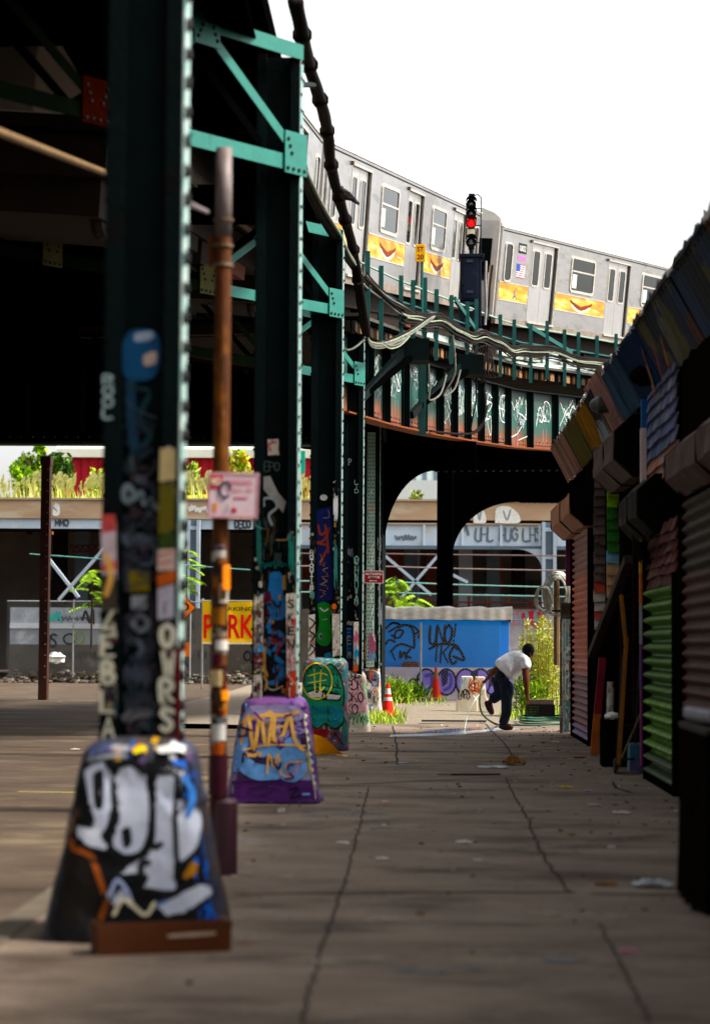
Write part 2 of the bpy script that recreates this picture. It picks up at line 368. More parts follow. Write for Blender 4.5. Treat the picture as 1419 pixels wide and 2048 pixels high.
# ------------------------------------------------------------ shared surfaces
DARK = M('old_green_steel', (.0012, .0072, .0070), .6, spec=.05, col2=(.0006, .0025, .0025), scale=3, bump=.15, bscale=25, third='#0c0907', tscale=2.2, tamt=.40)
SHADE = M('shaded_steel', (.0008, .001, .001), .9, spec=0., col2=(.0008, .0008, .0008), scale=2, third='#030202', tscale=1.5, tamt=.40)  # steel under the decks, its shade put into a near-black colour
TEAL = M('teal_paint', (.012, .165, .125), .5, spec=.25, col2=(.008, .115, .09), scale=5, bump=.08, bscale=30, third='#1c4438', tscale=3, tamt=.36)
PALE = M('pale_lit_teal', (.40, .48, .44), .55, col2=(.12, .28, .25), scale=9, mix=.45, sharp=.12)  # pale copy that puts sunlight into the columns' right flange edges
BOLT = M('bolt_black', (.006, .007, .007), .6)
RUSTG = None
def girder_paint(name):
    """green girder paint that has rusted through along its bottom edge"""
    m = bpy.data.materials.new(name); m.use_nodes = True; t = m.node_tree; b = t.nodes['Principled BSDF']; b.inputs['Roughness'].default_value = .6
    at = t.nodes.new('ShaderNodeAttribute'); at.attribute_name = 'height'
    tc = t.nodes.new('ShaderNodeTexCoord'); n = t.nodes.new('ShaderNodeTexNoise'); n.inputs['Scale'].default_value = 4; n.inputs['Detail'].default_value = 9; n.inputs['Roughness'].default_value = .7
    mp = t.nodes.new('ShaderNodeMapping'); mp.inputs['Scale'].default_value = (1, 1, .3); t.links.new(tc.outputs['Object'], mp.inputs[0]); t.links.new(mp.outputs[0], n.inputs['Vector'])
    ma = t.nodes.new('ShaderNodeMath'); ma.operation = 'MULTIPLY_ADD'; ma.inputs[1].default_value = .9; t.links.new(n.outputs[0], ma.inputs[0]); t.links.new(at.outputs['Fac'], ma.inputs[2])
    r = t.nodes.new('ShaderNodeValToRGB'); e = r.color_ramp.elements
    cols = [(.34, '#33180a'), (.52, '#6d360c'), (.66, '#4c2f14'), (.79, '#153a32'), (1.04, '#15443a'), (1.34, '#0b2823')]
    while len(e) < len(cols): e.new(.5)
    for i, (p_, c_) in enumerate(cols): e[i].position = p_/1.6; e[i].color = hx(c_)
    dv = t.nodes.new('ShaderNodeMath'); dv.operation = 'DIVIDE'; dv.inputs[1].default_value = 1.6
    t.links.new(ma.outputs[0], dv.inputs[0]); t.links.new(dv.outputs[0], r.inputs[0]); t.links.new(r.outputs[0], b.inputs['Base Color'])
    return m
CONC = M('worn_concrete', '#8d8577', .85, col2='#6a6258', scale=3, bump=.3, bscale=18, third='#4a443c', tscale=1.2, tamt=.38)
# ------------------------------------------------------------ ground
mb = MB(); mb.box(-260, 260, -30, 900, -.5, -.12, M('asphalt_old', '#51453b', .9, col2='#342b24', scale=.9, bump=.25, bscale=40, st=(1, 2.2, 1), third='#645849', tscale=.5, tamt=.42))
kind(mb.build('ground'))
def walk_mat():
    m = M('pavement_concrete', '#84766a', .8, col2='#564b42', scale=1.3, bump=.35, bscale=70, mix=.46, sharp=.22, st=(.7, 1.5, 1), third='#443a32', tscale=.8, tamt=.44)
    t = m.node_tree; b = t.nodes['Principled BSDF']; src = b.inputs['Base Color'].links[0].from_socket
    tc = t.nodes.new('ShaderNodeTexCoord')
    def mixin(fac, col, src, how='MIX'):
        x = t.nodes.new('ShaderNodeMix'); x.data_type = 'RGBA'; x.blend_type = how; x.inputs[7].default_value = col; t.links.new(fac, x.inputs[0]); t.links.new(src, x.inputs[6]); return x.outputs[2]
    def rng(sock, a, b_, lo=0., hi=1.):
        r = t.nodes.new('ShaderNodeMapRange'); r.inputs[1].default_value = a; r.inputs[2].default_value = b_; r.inputs[3].default_value = lo; r.inputs[4].default_value = hi; t.links.new(sock, r.inputs[0]); return r.outputs[0]
    bk = t.nodes.new('ShaderNodeTexBrick'); bk.offset = 0; bk.inputs['Scale'].default_value = 1; bk.inputs['Brick Width'].default_value = 1.62; bk.inputs['Row Height'].default_value = 1.62; bk.inputs['Mortar Size'].default_value = .004; bk.inputs['Color1'].default_value = (0, 0, 0, 1); bk.inputs['Color2'].default_value = (1, 1, 1, 1)
    t.links.new(tc.outputs['Object'], bk.inputs['Vector']); src = mixin(rng(bk.outputs['Color'], 0, 1, 0, .16), hx('#3a322b'), src)
    for sc_, th, c_, f_ in ((5.5, .055, '#1c1611', .75), (2.1, .05, '#8a7c6c', .55), (11, .045, '#8f8478', .5), (9, .06, '#191310', .6)):
        vo = t.nodes.new('ShaderNodeTexVoronoi'); vo.inputs['Scale'].default_value = sc_; t.links.new(tc.outputs['Object'], vo.inputs['Vector']); src = mixin(rng(vo.outputs['Distance'], th*.6*sc_/5, th*sc_/5, f_, 0), hx(c_), src)
    n = t.nodes.new('ShaderNodeTexNoise'); n.inputs['Scale'].default_value = 38; n.inputs['Detail'].default_value = 8; n.inputs['Roughness'].default_value = .8; t.links.new(tc.outputs['Object'], n.inputs['Vector'])
    src = mixin(rng(n.outputs[0], .52, .68, 0, .5), hx('#241c16'), src); src = mixin(rng(n.outputs[0], .40, .28, 0, .45), hx('#a09282'), src)
    t.links.new(src, b.inputs['Base Color']); return m
mb = MB(); WK = walk_mat()
mb.box(-2.05, 3.0, -6, 41, -.2, 0, WK)
mb.box(-2.22, -2.05, -6, 41, -.2, .012, M('kerb_stone', '#625a4e', .8, col2='#4a433b', scale=4, bump=.2))
PAV = kind(mb.build('pavement'))
# cracks, joints and paint spilt on the pavement: marks of the slab itself
CR = M('crack_dirt', '#1d1712', 1); SP_B = K('#4a6273', .8); SP_W = M('spilt_white', '#a9a49c', .8, col2='#7d7469', scale=6, mix=.5, sharp=.1)
def ground_line(pts, w, m, jit=0, off=.005):
    q = []
    for i in range(len(pts)-1):
        a, b = pts[i], pts[i+1]; k = max(2, int(math.hypot(a[0]-b[0], a[1]-b[1])/4))
        q += [(a[0]+(b[0]-a[0])*j/k, a[1]+(b[1]-a[1])*j/k) for j in range(k)]
    q.append(pts[-1]); L = [G(x, y)+V((rnd.uniform(-jit, jit), 0, 0)) for x, y in q]
    ribbon(mb, L, (0, 0, 1), w, m, off)
mb = MB()
ground_line([(738, 1575), (732, 1600), (722, 1640), (710, 1690), (697, 1740), (680, 1790), (655, 1860), (628, 1950), (612, 2010), (600, 2048)], .013, CR, .014)
ground_line([(1010, 1556), (1030, 1592), (1052, 1632), (1066, 1668), (1085, 1712), (1110, 1750), (1140, 1785)], .014, CR, .018, .0058)
ground_line([(1195, 1848), (1230, 1910), (1270, 1990), (1300, 2048)], .010, CR, .012, .0066)
ground_line([(470, 1789), (700, 1787), (950, 1786), (1145, 1786)], .045, CR, .004, .0074)
ground_line([(1180, 1788), (1290, 1791), (1419, 1788)], .04, CR, .01, .0074)
ground_line([(580, 1703), (800, 1699), (1080, 1697)], .018, CR, .004, .0082)
ground_line([(640, 1640), (770, 1644), (900, 1650)], .012, CR, .004, .009)
ground_line([(1040, 1555), (900, 1560), (700, 1570)], .05, CR, .004, .0082)
ground_line([(1228, 1565), (1232, 1578), (1262, 1586), (1312, 1588)], .03, CR, .02, .0066)
ground_line([(786, 1452), (790, 1480), (794, 1500), (792, 1530)], .025, CR, .012, .0058)
ground_line([(962, 1440), (985, 1465), (1010, 1490), (1025, 1512)], .02, CR, .012, .0066)
ground_line([(700, 1496), (830, 1499), (1000, 1498), (1120, 1493)], .03, CR, .004, .0074)
ground_line([(1080, 1700), (1180, 1690), (1300, 1700)], .015, CR, .01, .009)
mb.build('crack', PAV)
def blot(c, rx, ry, m, k, off):
    pts = []
    for i in range(26):
        a = 2*math.pi*i/26; q = 1+.22*math.sin(a*3+k)+.16*math.sin(a*7+2*k)+rnd.uniform(-.08, .08)
        pts.append(G(c[0]+math.cos(a)*rx*q, c[1]+math.sin(a)*ry*q)+V((0, 0, off)))
    mb.poly(pts, m)
mb = MB()
wear_b = M('worn_blue_spill', '#5a6d7a', .8, col2='#4c5a64', scale=5, mix=.52, sharp=.08, st=(1, 2, 1))
wear_w = M('worn_white_spill', '#a39a8e', .8, col2='#8a8074', scale=5, mix=.6, sharp=.12, st=(1, 2, 1))
wear_p = M('worn_red_spill', '#8c4c44', .8, col2='#74443c', scale=5, mix=.6, sharp=.12, st=(1, 2, 1))
for i, (x, y, rx, ry, m) in enumerate([(668, 1627, 90, 8, wear_b), (770, 1660, 35, 4, wear_b), (520, 1688, 60, 6, wear_b), (1190, 1833, 110, 9, wear_w), (500, 1872, 60, 10, wear_w), (1100, 1917, 80, 10, wear_b), (470, 1888, 50, 7, wear_p), (740, 1497, 30, 3, wear_p), (1260, 1676, 40, 3, wear_p), (690, 1925, 90, 12, wear_w), (560, 1752, 60, 5, wear_w), (990, 1728, 45, 4, wear_w), (760, 1842, 50, 5, wear_w), (920, 1622, 26, 3, wear_w), (1075, 1830, 60, 5, wear_w), (860, 1940, 110, 8, wear_b)]):
    blot((x, y), rx, ry, m, i, .0042+i*.0002)
def patchy(m):
    c = m.copy(); c.name = m.name+'_patchy'; t = c.node_tree; b_ = t.nodes['Principled BSDF']; tc = t.nodes.new('ShaderNodeTexCoord'); mp = t.nodes.new('ShaderNodeMapping'); mp.inputs['Scale'].default_value = (1, 2.4, 1)
    n = t.nodes.new('ShaderNodeTexNoise'); n.inputs['Scale'].default_value = 3.2; n.inputs['Detail'].default_value = 10; n.inputs['Roughness'].default_value = .75; t.links.new(tc.outputs['Object'], mp.inputs[0]); t.links.new(mp.outputs[0], n.inputs['Vector'])
    r = t.nodes.new('ShaderNodeMapRange'); r.inputs[1].default_value = .48; r.inputs[2].default_value = .62; r.inputs[4].default_value = .85; t.links.new(n.outputs[0], r.inputs[0]); t.links.new(r.outputs[0], b_.inputs['Alpha']); return c
mb.mats = [patchy(m) for m in mb.mats]
mb.build('paint_spill', PAV)
# strip of wet ground where the hose runs, reflected sky put in as a pale colour
mb = MB(); wet = M('wet_film', '#6f6a62', .06, spec=1.0); 
mb.poly([G(x, y)+V((0, 0, .006)) for x, y in [(778, 1474), (850, 1473), (920, 1470), (1000, 1461), (1050, 1459), (1000, 1456), (930, 1463), (880, 1467), (820, 1469), (782, 1470)]], M('pale_water_sheen', '#c9cccf', .15, col2='#8b8780', scale=9, mix=.45, sharp=.1, spec=.9))
mb.poly([G(x, y)+V((0, 0, .0065)) for x, y in [(830, 1465), (900, 1458), (960, 1455), (990, 1457), (960, 1460), (890, 1466)]], wet)
kind(mb.build('water_runoff'), 'structure')
mb = MB(); pud = M('puddle_water', '#1b1a18', .03, spec=.9)
for k, (pts) in enumerate([[(362, 1443), (390, 1438), (430, 1436), (470, 1437), (476, 1443), (440, 1447), (400, 1450), (370, 1448)], [(440, 1430), (470, 1428), (480, 1432), (455, 1434)]]):
    mb.poly([G(x, y, -.12)+V((0, 0, .005+k*.001)) for x, y in pts], pud)
kind(mb.build('puddle'))
mb = MB()
ribbon(mb, [G(40, 1584, -.12), G(150, 1586, -.12), G(210, 1587, -.12)], (0, 0, 1), .09, K('#a79a63', .8), .006)
ribbon(mb, [G(436, 1454, -.12), G(470, 1452, -.12), G(505, 1450, -.12)], (0, 0, 1), .22, M('worn_yellow_line', '#c39c4a', .8, col2='#75654d', scale=6, mix=.45, sharp=.1), .006)
kind(mb.build('road_marking'))
# gravel apron and grass bank past the end of the pavement
mb = MB(); GRAV = M('gravel', '#8a8073', .95, col2='#5c5348', scale=14, bump=.8, bscale=30, third='#a79d90', tscale=22, tamt=.36)
mb.sheet(lambda u, v: V((-6+16*u, 41.02+46*v, -.03+.05*math.sin(u*17+v*9)*.5-.02)), 30, 40, GRAV)
kind(mb.build('gravel_apron'))
# ------------------------------------------------------------ steel columns of the elevated line
GREENP = ['#0b2422', '#123532', '#08201f']
B_SETS = {
 1: ['#141214', '#1a1820', '#1c2c50', '#241a16', '#3a2a22', '#16203a'],
 2: ['#4a2260', '#5a3070', '#40264e', '#7a6a8a', '#55285f', '#8b7ba0', '#3a1d4c', '#9a8a94'],
 3: ['#1c6a54', '#6a2a3a', '#14606a', '#4a2a50', '#6a6f75', '#98887f', '#1a4a50'],
 4: ['#b9b0a4', '#8d8a80', '#a9c79a', '#c7a6a0', '#7b8074', '#d0cabd'],
 5: ['#a89f92', '#8a7f74', '#c7beb0', '#6d6358', '#b06a50', '#b9b2a8']}
def column(no, X, Y, top, W, D, label, base_h, bt, bb, low_cols, foot):
    """built-up H column: web between two riveted flanges on a battered concrete base"""
    o = thing('steel_column', label, 'column', (X, Y, 0), 'green steel columns along the pavement')
    y0 = Y-D/2; zb = base_h-.05
    aw = .085; tk = .016
    b = MB(); b.box(X-W/2+tk+.001, X+W/2-tk-.001, Y-.012-D*.18, Y+.012-D*.18, zb, top, DARK)
    for s in (-1, 1):                                    # angles tying web to flanges
        b.box(X+s*(W/2-tk-.03)-.028, X+s*(W/2-tk-.03)+.028, Y-D*.18-.03, Y-D*.18-.0125, zb, top, DARK)
    web = b.build('web', o)
    b = MB()
    fl = []
    for s in (-1, 1):
        b = MB(); xo = X+s*W/2
        xa, xb = sorted((xo, xo-s*tk)); b.box(xa, xb, y0, Y+D/2, zb, top, DARK)
        xa, xb = sorted((xo-s*tk, xo-s*aw)); b.box(xa, xb, y0, y0+tk, zb, top, DARK)
        xa, xb = sorted((xo, xo+s*.010)); b.box(xa, xb, y0+.002, y0+.11, zb, top, PALE if s > 0 else DARK);  # right-hand flange faces coloured lighter, as if the sun fell on them
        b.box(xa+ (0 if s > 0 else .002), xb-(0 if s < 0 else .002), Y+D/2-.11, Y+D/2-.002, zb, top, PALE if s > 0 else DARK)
        if s > 0: b.box(xo, xo+.006, y0+.1101, Y+D/2-.1101, zb, top, M('lit_flange_teal', (.10, .30, .27), .55, col2=(.03, .13, .12), scale=7))
        fl.append(b.build('flange', o))
    b = MB(); st = .155 if no < 3 else .165
    k = int((top-zb)/st)
    for i in range(k):
        z = zb+.08+i*st
        b.rivet((X+W/2+.010, y0+.055, z), (1, 0, 0), .04 if no == 1 else .021, BOLT if no == 1 else DARK)
        if i % 2 == 0: b.rivet((X+W/2+.010, Y+D/2-.055, z+.07), (1, 0, 0), .021, DARK)
        if no <= 3: b.rivet((X-W/2-.010, y0+.055, z), (-1, 0, 0), .02, DARK)
    b.build('rivet_row', o)
    # base: battered, rounded shoulders
    b = MB(); rings = []; N = 56; h = base_h; NZ = 16
    for j in range(NZ+5):
        if j <= NZ: f = j/NZ; z = foot+(h-.06-foot)*f; wd = bb+(bt-bb)*f**.92; q = .30
        else: k = j-NZ; a = k/4*math.pi/2; z = h-.06+.085*math.sin(a); wd = bt-.16*(1-math.cos(a))-.03*k; q = .34+.02*k
        if j == 0: wd *= 1.015
        ring = []
        for i in range(N):
            a = 2*math.pi*(i+.5)/N; ca, sa = math.cos(a), math.sin(a)
            p_ = V((X+wd/2*math.copysign(abs(ca)**q, ca), Y+wd/2*math.copysign(abs(sa)**q, sa), z)); c_ = V((X, Y, z))
            nz = mnoise.fractal(p_*4.5, 1, 2, 4)*.012+min(0, mnoise.noise(p_*7+V((no, 0, 0)))+.25)*.045
            ring.append(c_+(p_-c_)*(1+nz/max(.2, wd/2)))
        rings.append(ring)
    b.loft(rings, mess('base_paint_%d' % no, B_SETS[no], 6.5 if no != 2 else 3.2, .65, .5)); base = b.build('concrete_base', o, smooth=True)
    ORG[base.name] = ORG[o.name]
    # plane of the base's front face
    tilt = (bb-bt)/2/(h-.06-foot); n = V((0, -1, tilt)).normalized(); p0 = V((X, Y-bb/2+.0, foot+.0))+n*.006
    return dict(o=o, web=web, fl=fl, base=base, n=n, p0=p0, yweb=Y-.012-D*.18, yfl=y0, y1=Y+D/2, X=X, Y=Y, W=W)
c1 = column(1, -1.44, 11.45, 9.2, .385, .27, 'nearest steel column, out of focus, with large white bubble letters on its black and blue base', .985, .56, .93, None, -.02)
c2 = column(2, -1.365, 20.95, 7.12, .40, .46, 'green steel column with S K letters, standing on the purple and light blue painted base', .97, .62, .90, None, -.02)
c3 = column(3, -1.315, 30.9, 7.3, .42, .46, 'green steel column on the block with a teal sleepy eyed face and yellow circle tag', 1.27, .62, .66, None, -.02)
c4 = column(4, -1.145, 37.6, 7.05, .34, .44, 'slim green steel column on a pale pinkish tagged base with grass at its foot', 1.0, .46, .64, None, -.06)
c5 = column(5, -1.03, 47.2, 6.4, .33, .40, 'farthest riveted steel column on the pavement line, carrying the red no standing sign', 1.0, .36, .48, None, -.12)
# the far one shows its riveted plate to the viewer
b = MB(); X5 = c5['X']-.02
b.box(X5-.085, X5+.085, c5['yfl']-.03, c5['yfl']-.001, .98, 6.0, M('riveted_plate_teal', (.16, .33, .29), .55, col2=(.34, .42, .36), scale=2.2, st=(1, 1, .5), third='#a8b8a8', tscale=3, tamt=.42))
pl = b.build('cover_plate', c5['o']); b = MB()
for i in range(62):
    for dx in ((-.055, 0, .055) if i % 3 else (-.04, .04)): b.rivet((X5+dx, c5['yfl']-.03, 1.05+i*.08), (0, -1, 0), .016, DARK)
b.build('rivet_row', c5['o'])
# ------------------------------------------------------------ paint on the columns and bases
Wt, Bk, Bl, LB = K('#dcdcd6'), K('#0c0b0d'), K('#1d4f9a'), K('#6f9bd0')
Pu, Ye, Or, Rd = K('#5a2478'), K('#d8c81e'), K('#d8641c'), K('#b0222c')
Gn, Pk, Tn, Te = K('#1f9a45'), K('#c86a86'), K('#d8a868'), K('#0f6f68')
Gy, Cy, Cr = K('#8d9096'), K('#3f8fc0'), K('#d8cfb4')
SOFTB = M('bubble_white', '#c6c9d4', .55, col2='#9aa0b4', scale=5, mix=.42)
# first column
p = Paint(c1['p0'], c1['n'], .006)
p.clutter(180, 380, 1490, 1560, 40, (10, 40), .02, ['#8a8a90', '#5a4a6a', '#b08a2a', '#3a3a44', '#c8c8cc', '#6a3a2a', '#2a4a7a'])
p.area(Bk, [(140, 1620), (160, 1545), (215, 1505), (380, 1520), (400, 1640), (440, 1840), (440, 1900), (110, 1900)], True)
p.area(K('#2a62c0'), [(345, 1520), (392, 1515), (420, 1650), (452, 1830), (400, 1850), (385, 1700), (360, 1600)])
p.area(K('#120c08'), [(128, 1700), (175, 1690), (205, 1750), (215, 1850), (112, 1850)])
p.line(.03, K('#8a4a1c'), [(150, 1620), (142, 1690), (180, 1710), (200, 1760), (212, 1800), (200, 1840)])
zz_ = lambda q: [(80+x/2.365, 1280+y/2.365) for x, y in q]
def bubble(q, slot=None):
    q = zz_(q); p.line(.034, Bk, q+[q[0], q[1]]); p.area(SOFTB, q, True); p.line(.020, Bk, q+[q[0], q[1]])
    if slot: p.area(Bk, zz_(slot), True)
bubble([(205, 605), (300, 560), (345, 640), (352, 770), (325, 880), (300, 930), (340, 985), (270, 1000), (175, 940), (165, 860), (240, 880), (235, 810), (212, 700)], [(252, 635), (298, 620), (300, 780), (270, 800), (255, 760)])
bubble([(365, 600), (430, 582), (500, 640), (525, 760), (520, 900), (480, 1000), (400, 1022), (345, 985), (340, 930), (365, 830), (352, 700)], [(385, 900), (425, 885), (435, 960), (400, 985)])
bubble([(545, 620), (600, 598), (672, 615), (680, 680), (655, 740), (700, 765), (750, 810), (755, 900), (730, 1000), (670, 1060), (642, 1080), (640, 1190), (480, 1195), (500, 1120), (350, 1125), (420, 1060), (520, 985), (535, 800)])
bubble([(545, 1250), (660, 1190), (760, 1150), (805, 1165), (780, 1225), (700, 1290), (620, 1315), (570, 1295)])
for q, w_ in (([(556, 632), (648, 640), (640, 800), (646, 1000), (650, 1185), (486, 1180)], .026), ([(520, 930), (540, 980), (575, 965)], .03), ([(690, 772), (640, 842)], .022), ([(742, 985), (690, 1090)], .03), ([(340, 1125), (470, 1130), (480, 1060), (520, 1055)], .03), ([(175, 700), (150, 800), (165, 870)], .02), ([(330, 985), (360, 1010), (420, 1050)], .04), ([(300, 1230), (345, 1160), (330, 1290)], .02)): p.line(w_, Bk, zz_(q))
for q, c_, w_ in (([(330, 1200), (360, 1240), (400, 1190), (430, 1250)], '#b8bcc8', .035), ([(560, 1250), (600, 1235)], '#5a78b4', .02), ([(680, 650), (720, 720), (700, 830)], '#3f6fb0', .03), ([(440, 520), (480, 500), (500, 530)], '#c09028', .02), ([(690, 1120), (730, 1060), (720, 1110)], '#a87420', .03), ([(140, 900), (150, 840)], '#b08020', .02)): p.line(w_, K(c_), zz_(q))
p.line(.02, Cr, [(228, 1830), (250, 1800), (290, 1830), (310, 1806)]); p.line(.02, K('#9aa6c8'), [(222, 1790), (236, 1760), (260, 1790)])
p.line(.04, Wt, [(322, 1500), (360, 1494), (384, 1504)]); p.line(.03, Ye, [(272, 1504), (290, 1496)]); p.line(.03, Gy, [(180, 1520), (240, 1510)])
p.build(c1['base'], onto=c1['base'])
def column_face(c, front=True): return Paint((0, c['yfl'] if front else c['yweb'], 0), (0, -1, 0))
p = column_face(c1)                                       # flange strips
p.clutter(206, 234, 1040, 1490, 70, (6, 18), .01); p.clutter(321, 352, 900, 1490, 80, (6, 18), .01); p.i += 3
for ch, y in zip('ZEBLA', (1238, 1292, 1346, 1404, 1456)): p.word(ch, 207+rnd.uniform(-2, 2), y-21, 40, 22, K('#cfccb8'), .026, jit=.05, sm=ch in 'B')
for ch, y in zip('OWRS', (1272, 1328, 1382, 1440)): p.word(ch, 325+rnd.uniform(-2, 2), y-22, 42, 23, K('#d6d2c0'), .028, jit=.05, sm=ch in 'OSR')
p.word('ROOL', 209, 752, 19, 18, K('#8fa0a0'), .014, jit=.08, vert=True)
p.area(K('#c0aeb4'), [(204, 1050), (234, 1046), (236, 1160), (206, 1164)]); p.area(K('#b04a48'), [(204, 1030), (232, 1030), (234, 1062), (206, 1066)]); p.area(K('#c2584e'), [(206, 1130), (234, 1120), (235, 1140), (207, 1142)])
p.area(K('#3a3228'), [(206, 1150), (234, 1148), (236, 1220), (205, 1220)]); p.line(.03, Tn, [(214, 1110), (224, 1150), (214, 1190)])
p.area(K('#b3a17a'), [(322, 898), (352, 898), (352, 960), (320, 965)]); p.area(K('#57500f'), [(320, 970), (352, 968), (350, 1060), (318, 1070)]); p.area(K('#2a3a12'), [(320, 1072), (350, 1064), (352, 1095), (319, 1098)])
p.area(K('#b9a59a'), [(318, 1100), (352, 1098), (352, 1140), (316, 1142)]); p.line(.012, Rd, [(320, 1112), (346, 1106)]); p.line(.012, Rd, [(320, 1128), (346, 1122)]); p.area(K('#b05a28'), [(317, 1150), (352, 1140), (352, 1164), (317, 1175)])
p.area(K('#a8a2ae'), [(317, 1178), (350, 1168), (350, 1235), (317, 1240)]); p.line(.012, Bk, [(332, 1205), (330, 1228)]); p.area(K('#5a121a'), [(352, 1300), (364, 1290), (364, 1480), (354, 1490)])
p.area(K('#8a887e'), [(206, 1480), (234, 1478), (234, 1492), (206, 1494)])
p.build(c1['fl'][0])
p = column_face(c1, False)
p.clutter(248, 314, 900, 1480, 130, (8, 26), .01, ['#2a3036', '#3a4048', '#1c2226', '#4a3a40', '#2a2a38', '#5a5f66', '#3a2a2a', '#23343a']); p.i += 3
p.area(K('#1c4a6e'), [(246, 690), (262, 664), (296, 660), (318, 676), (320, 730), (300, 760), (252, 756)], True); p.area(K('#9aa5b4'), [(270, 668), (304, 664), (306, 680), (272, 684)], True); p.area(K('#c0a89c'), [(288, 712), (312, 704), (312, 728), (290, 732)], True)
p.line(.05, K('#173a52'), [(262, 760), (264, 830), (270, 900)]); p.line(.03, K('#123038'), [(300, 790), (280, 840), (302, 870), (280, 900)])
p.line(.03, K('#7f8c90'), [(246, 990), (256, 972), (270, 990), (256, 1004), (246, 990)]); p.line(.025, K('#7f8c90'), [(270, 1000), (284, 985), (290, 1010), (302, 1000), (316, 1020)])
p.scrawl(246, 1064, 66, 34, K('#5a6670'), .012); p.line(.014, K('#5a6670'), [(292, 1080), (312, 1100), (306, 1126), (284, 1130)])
p.area(K('#8a7a12'), [(260, 1142), (300, 1140), (300, 1182), (260, 1184)]); p.area(K('#a2a4a8'), [(264, 1192), (296, 1190), (296, 1218), (264, 1220)]); p.line(.03, K('#7a8088'), [(266, 1246), (282, 1232), (298, 1248), (282, 1262), (266, 1246)])
p.line(.03, K('#6d7280'), [(276, 1280), (288, 1300), (278, 1310)]); p.scrawl(250, 1320, 50, 60, K('#4a505c'), .01, 8); p.scrawl(250, 1380, 54, 40, K('#3c404a'), .01); p.line(.05, K('#7d7a80'), [(252, 1436), (280, 1426), (300, 1424)])
for i in range(26): p.line(.008, rnd.choice((K('#3a4650'), K('#2a3038'), K('#4a4450'), K('#20363a'))), [(rnd.uniform(246, 316), yy) for yy in [770+i*28+q*rnd.uniform(5, 14) for q in range(4)]])
p.build(c1['web'])
# second column
p = Paint(c2['p0'], c2['n'], .006)
p.clutter(462, 630, 1405, 1600, 70, (8, 30), .02, ['#5a2478', '#4b2560', '#7a6a9a', '#301238', '#9a8ab4', '#6f9bd0', '#c8a080', '#2a1030'])
circ = lambda cx, cy, rx, ry, a0=0, a1=360, k=18: [(cx+rx*math.cos(R(a0+(a1-a0)*i/k)), cy+ry*math.sin(R(a0+(a1-a0)*i/k))) for i in range(k+1)]
p.area(K('#431a58'), [(462, 1560), (632, 1560), (636, 1604), (455, 1604)]); p.area(K('#8f86a8'), [(500, 1412), (590, 1412), (600, 1440), (490, 1440)], True)
p.line(.15, LB, circ(532, 1500, 54, 46, -20, 205)); p.line(.06, LB, circ(582, 1528, 26, 30, 0, 340)); p.line(.1, LB, [(520, 1506), (540, 1500), (556, 1512)])
p.line(.05, LB, [(470, 1540), (480, 1480), (492, 1446)])
for q in ([(482, 1488), (496, 1430), (508, 1500), (520, 1430), (530, 1490)], [(520, 1440), (544, 1426), (536, 1492)], [(484, 1444), (520, 1432), (570, 1430), (596, 1424)], [(550, 1430), (548, 1480), (566, 1470), (576, 1432)], [(540, 1458), (570, 1452)], [(580, 1430), (590, 1480), (606, 1500)]): p.line(.034, Tn, q)
p.line(.018, Tn, [(486, 1500), (540, 1490), (610, 1492)]); p.line(.02, Tn, [(534, 1548), (538, 1508), (548, 1534), (556, 1508), (562, 1550)]); p.line(.016, Tn, [(562, 1548), (580, 1556), (572, 1530), (606, 1522)]); p.scrawl(488, 1504, 34, 14, Tn, .014)
for q in ([(500, 1578), (530, 1574), (556, 1580)], [(520, 1590), (545, 1584)], [(575, 1580), (596, 1576), (580, 1596), (604, 1590)], [(470, 1566), (560, 1560)]): p.line(.014, K('#1a0c20'), q)
p.line(.05, Cr, [(612, 1430), (622, 1500), (632, 1570), (636, 1600)]); p.line(.016, Ye, [(614, 1506), (620, 1540)])
for i in range(14):
    x, y = rnd.uniform(478, 612), rnd.uniform(1425, 1595); p.line(.02, rnd.choice((Pu, K('#4b2560'), LB, K('#8a7aa0'), K('#301238'))), [(x, y), (x+rnd.uniform(-14, 14), y+rnd.uniform(-12, 12)), (x+rnd.uniform(-16, 16), y+rnd.uniform(-6, 16))])
p.build(c2['base'], onto=c2['base'])
WORN = mess('sticker_layers', ['#d4cdbf', '#b8aea0', '#c9c2b6', '#8d6a60', '#a89a8c', '#5f5a55', '#d8d2c6', '#b5a79d'], 9, .6, .5, (1, 1, .6))
p = column_face(c2)
p.clutter(509, 526, 1020, 1180, 16, (4, 9), .006); p.clutter(574, 591, 1040, 1180, 16, (4, 9), .006)
p.area(WORN, [(508, 1190), (526, 1188), (526, 1290), (508, 1292)]); p.area(Cy, [(508, 1292), (526, 1290), (526, 1304), (508, 1306)]); p.area(K('#6a1520'), [(508, 1308), (526, 1306), (526, 1330), (508, 1336)]); p.line(.03, Ye, [(510, 1344), (526, 1340)]); p.area(WORN, [(506, 1350), (524, 1348), (524, 1398), (506, 1400)])
p.area(WORN, [(572, 1188), (592, 1186), (593, 1286), (573, 1288)]); p.area(K('#c9b9b4'), [(573, 1288), (593, 1286), (593, 1340), (573, 1344)]); p.area(K('#c04a2a'), [(573, 1346), (593, 1340), (593, 1392), (573, 1398)])
p.i += 2
p.clutter(508, 525, 1190, 1396, 60, (4, 12), .006); p.clutter(574, 592, 1232, 1396, 50, (4, 12), .006, ['#c04a4a', '#d8d0c8', '#b49a94', '#2a2226', '#d0c4b8', '#8a2a30']); p.i += 3
for i, ch in enumerate('SKEN'): lettering(p.mb, ch, p.at(582, 1208+i*27), (1, 0, 0), (0, 0, 1), .062, .085, Bk, .02, .010+p.i*.0005)
for i in range(8): p.line(.006, Rd if i % 2 else Pk, [(574+rnd.uniform(0, 16), 1290+i*6), (574+rnd.uniform(0, 16), 1296+i*6)])
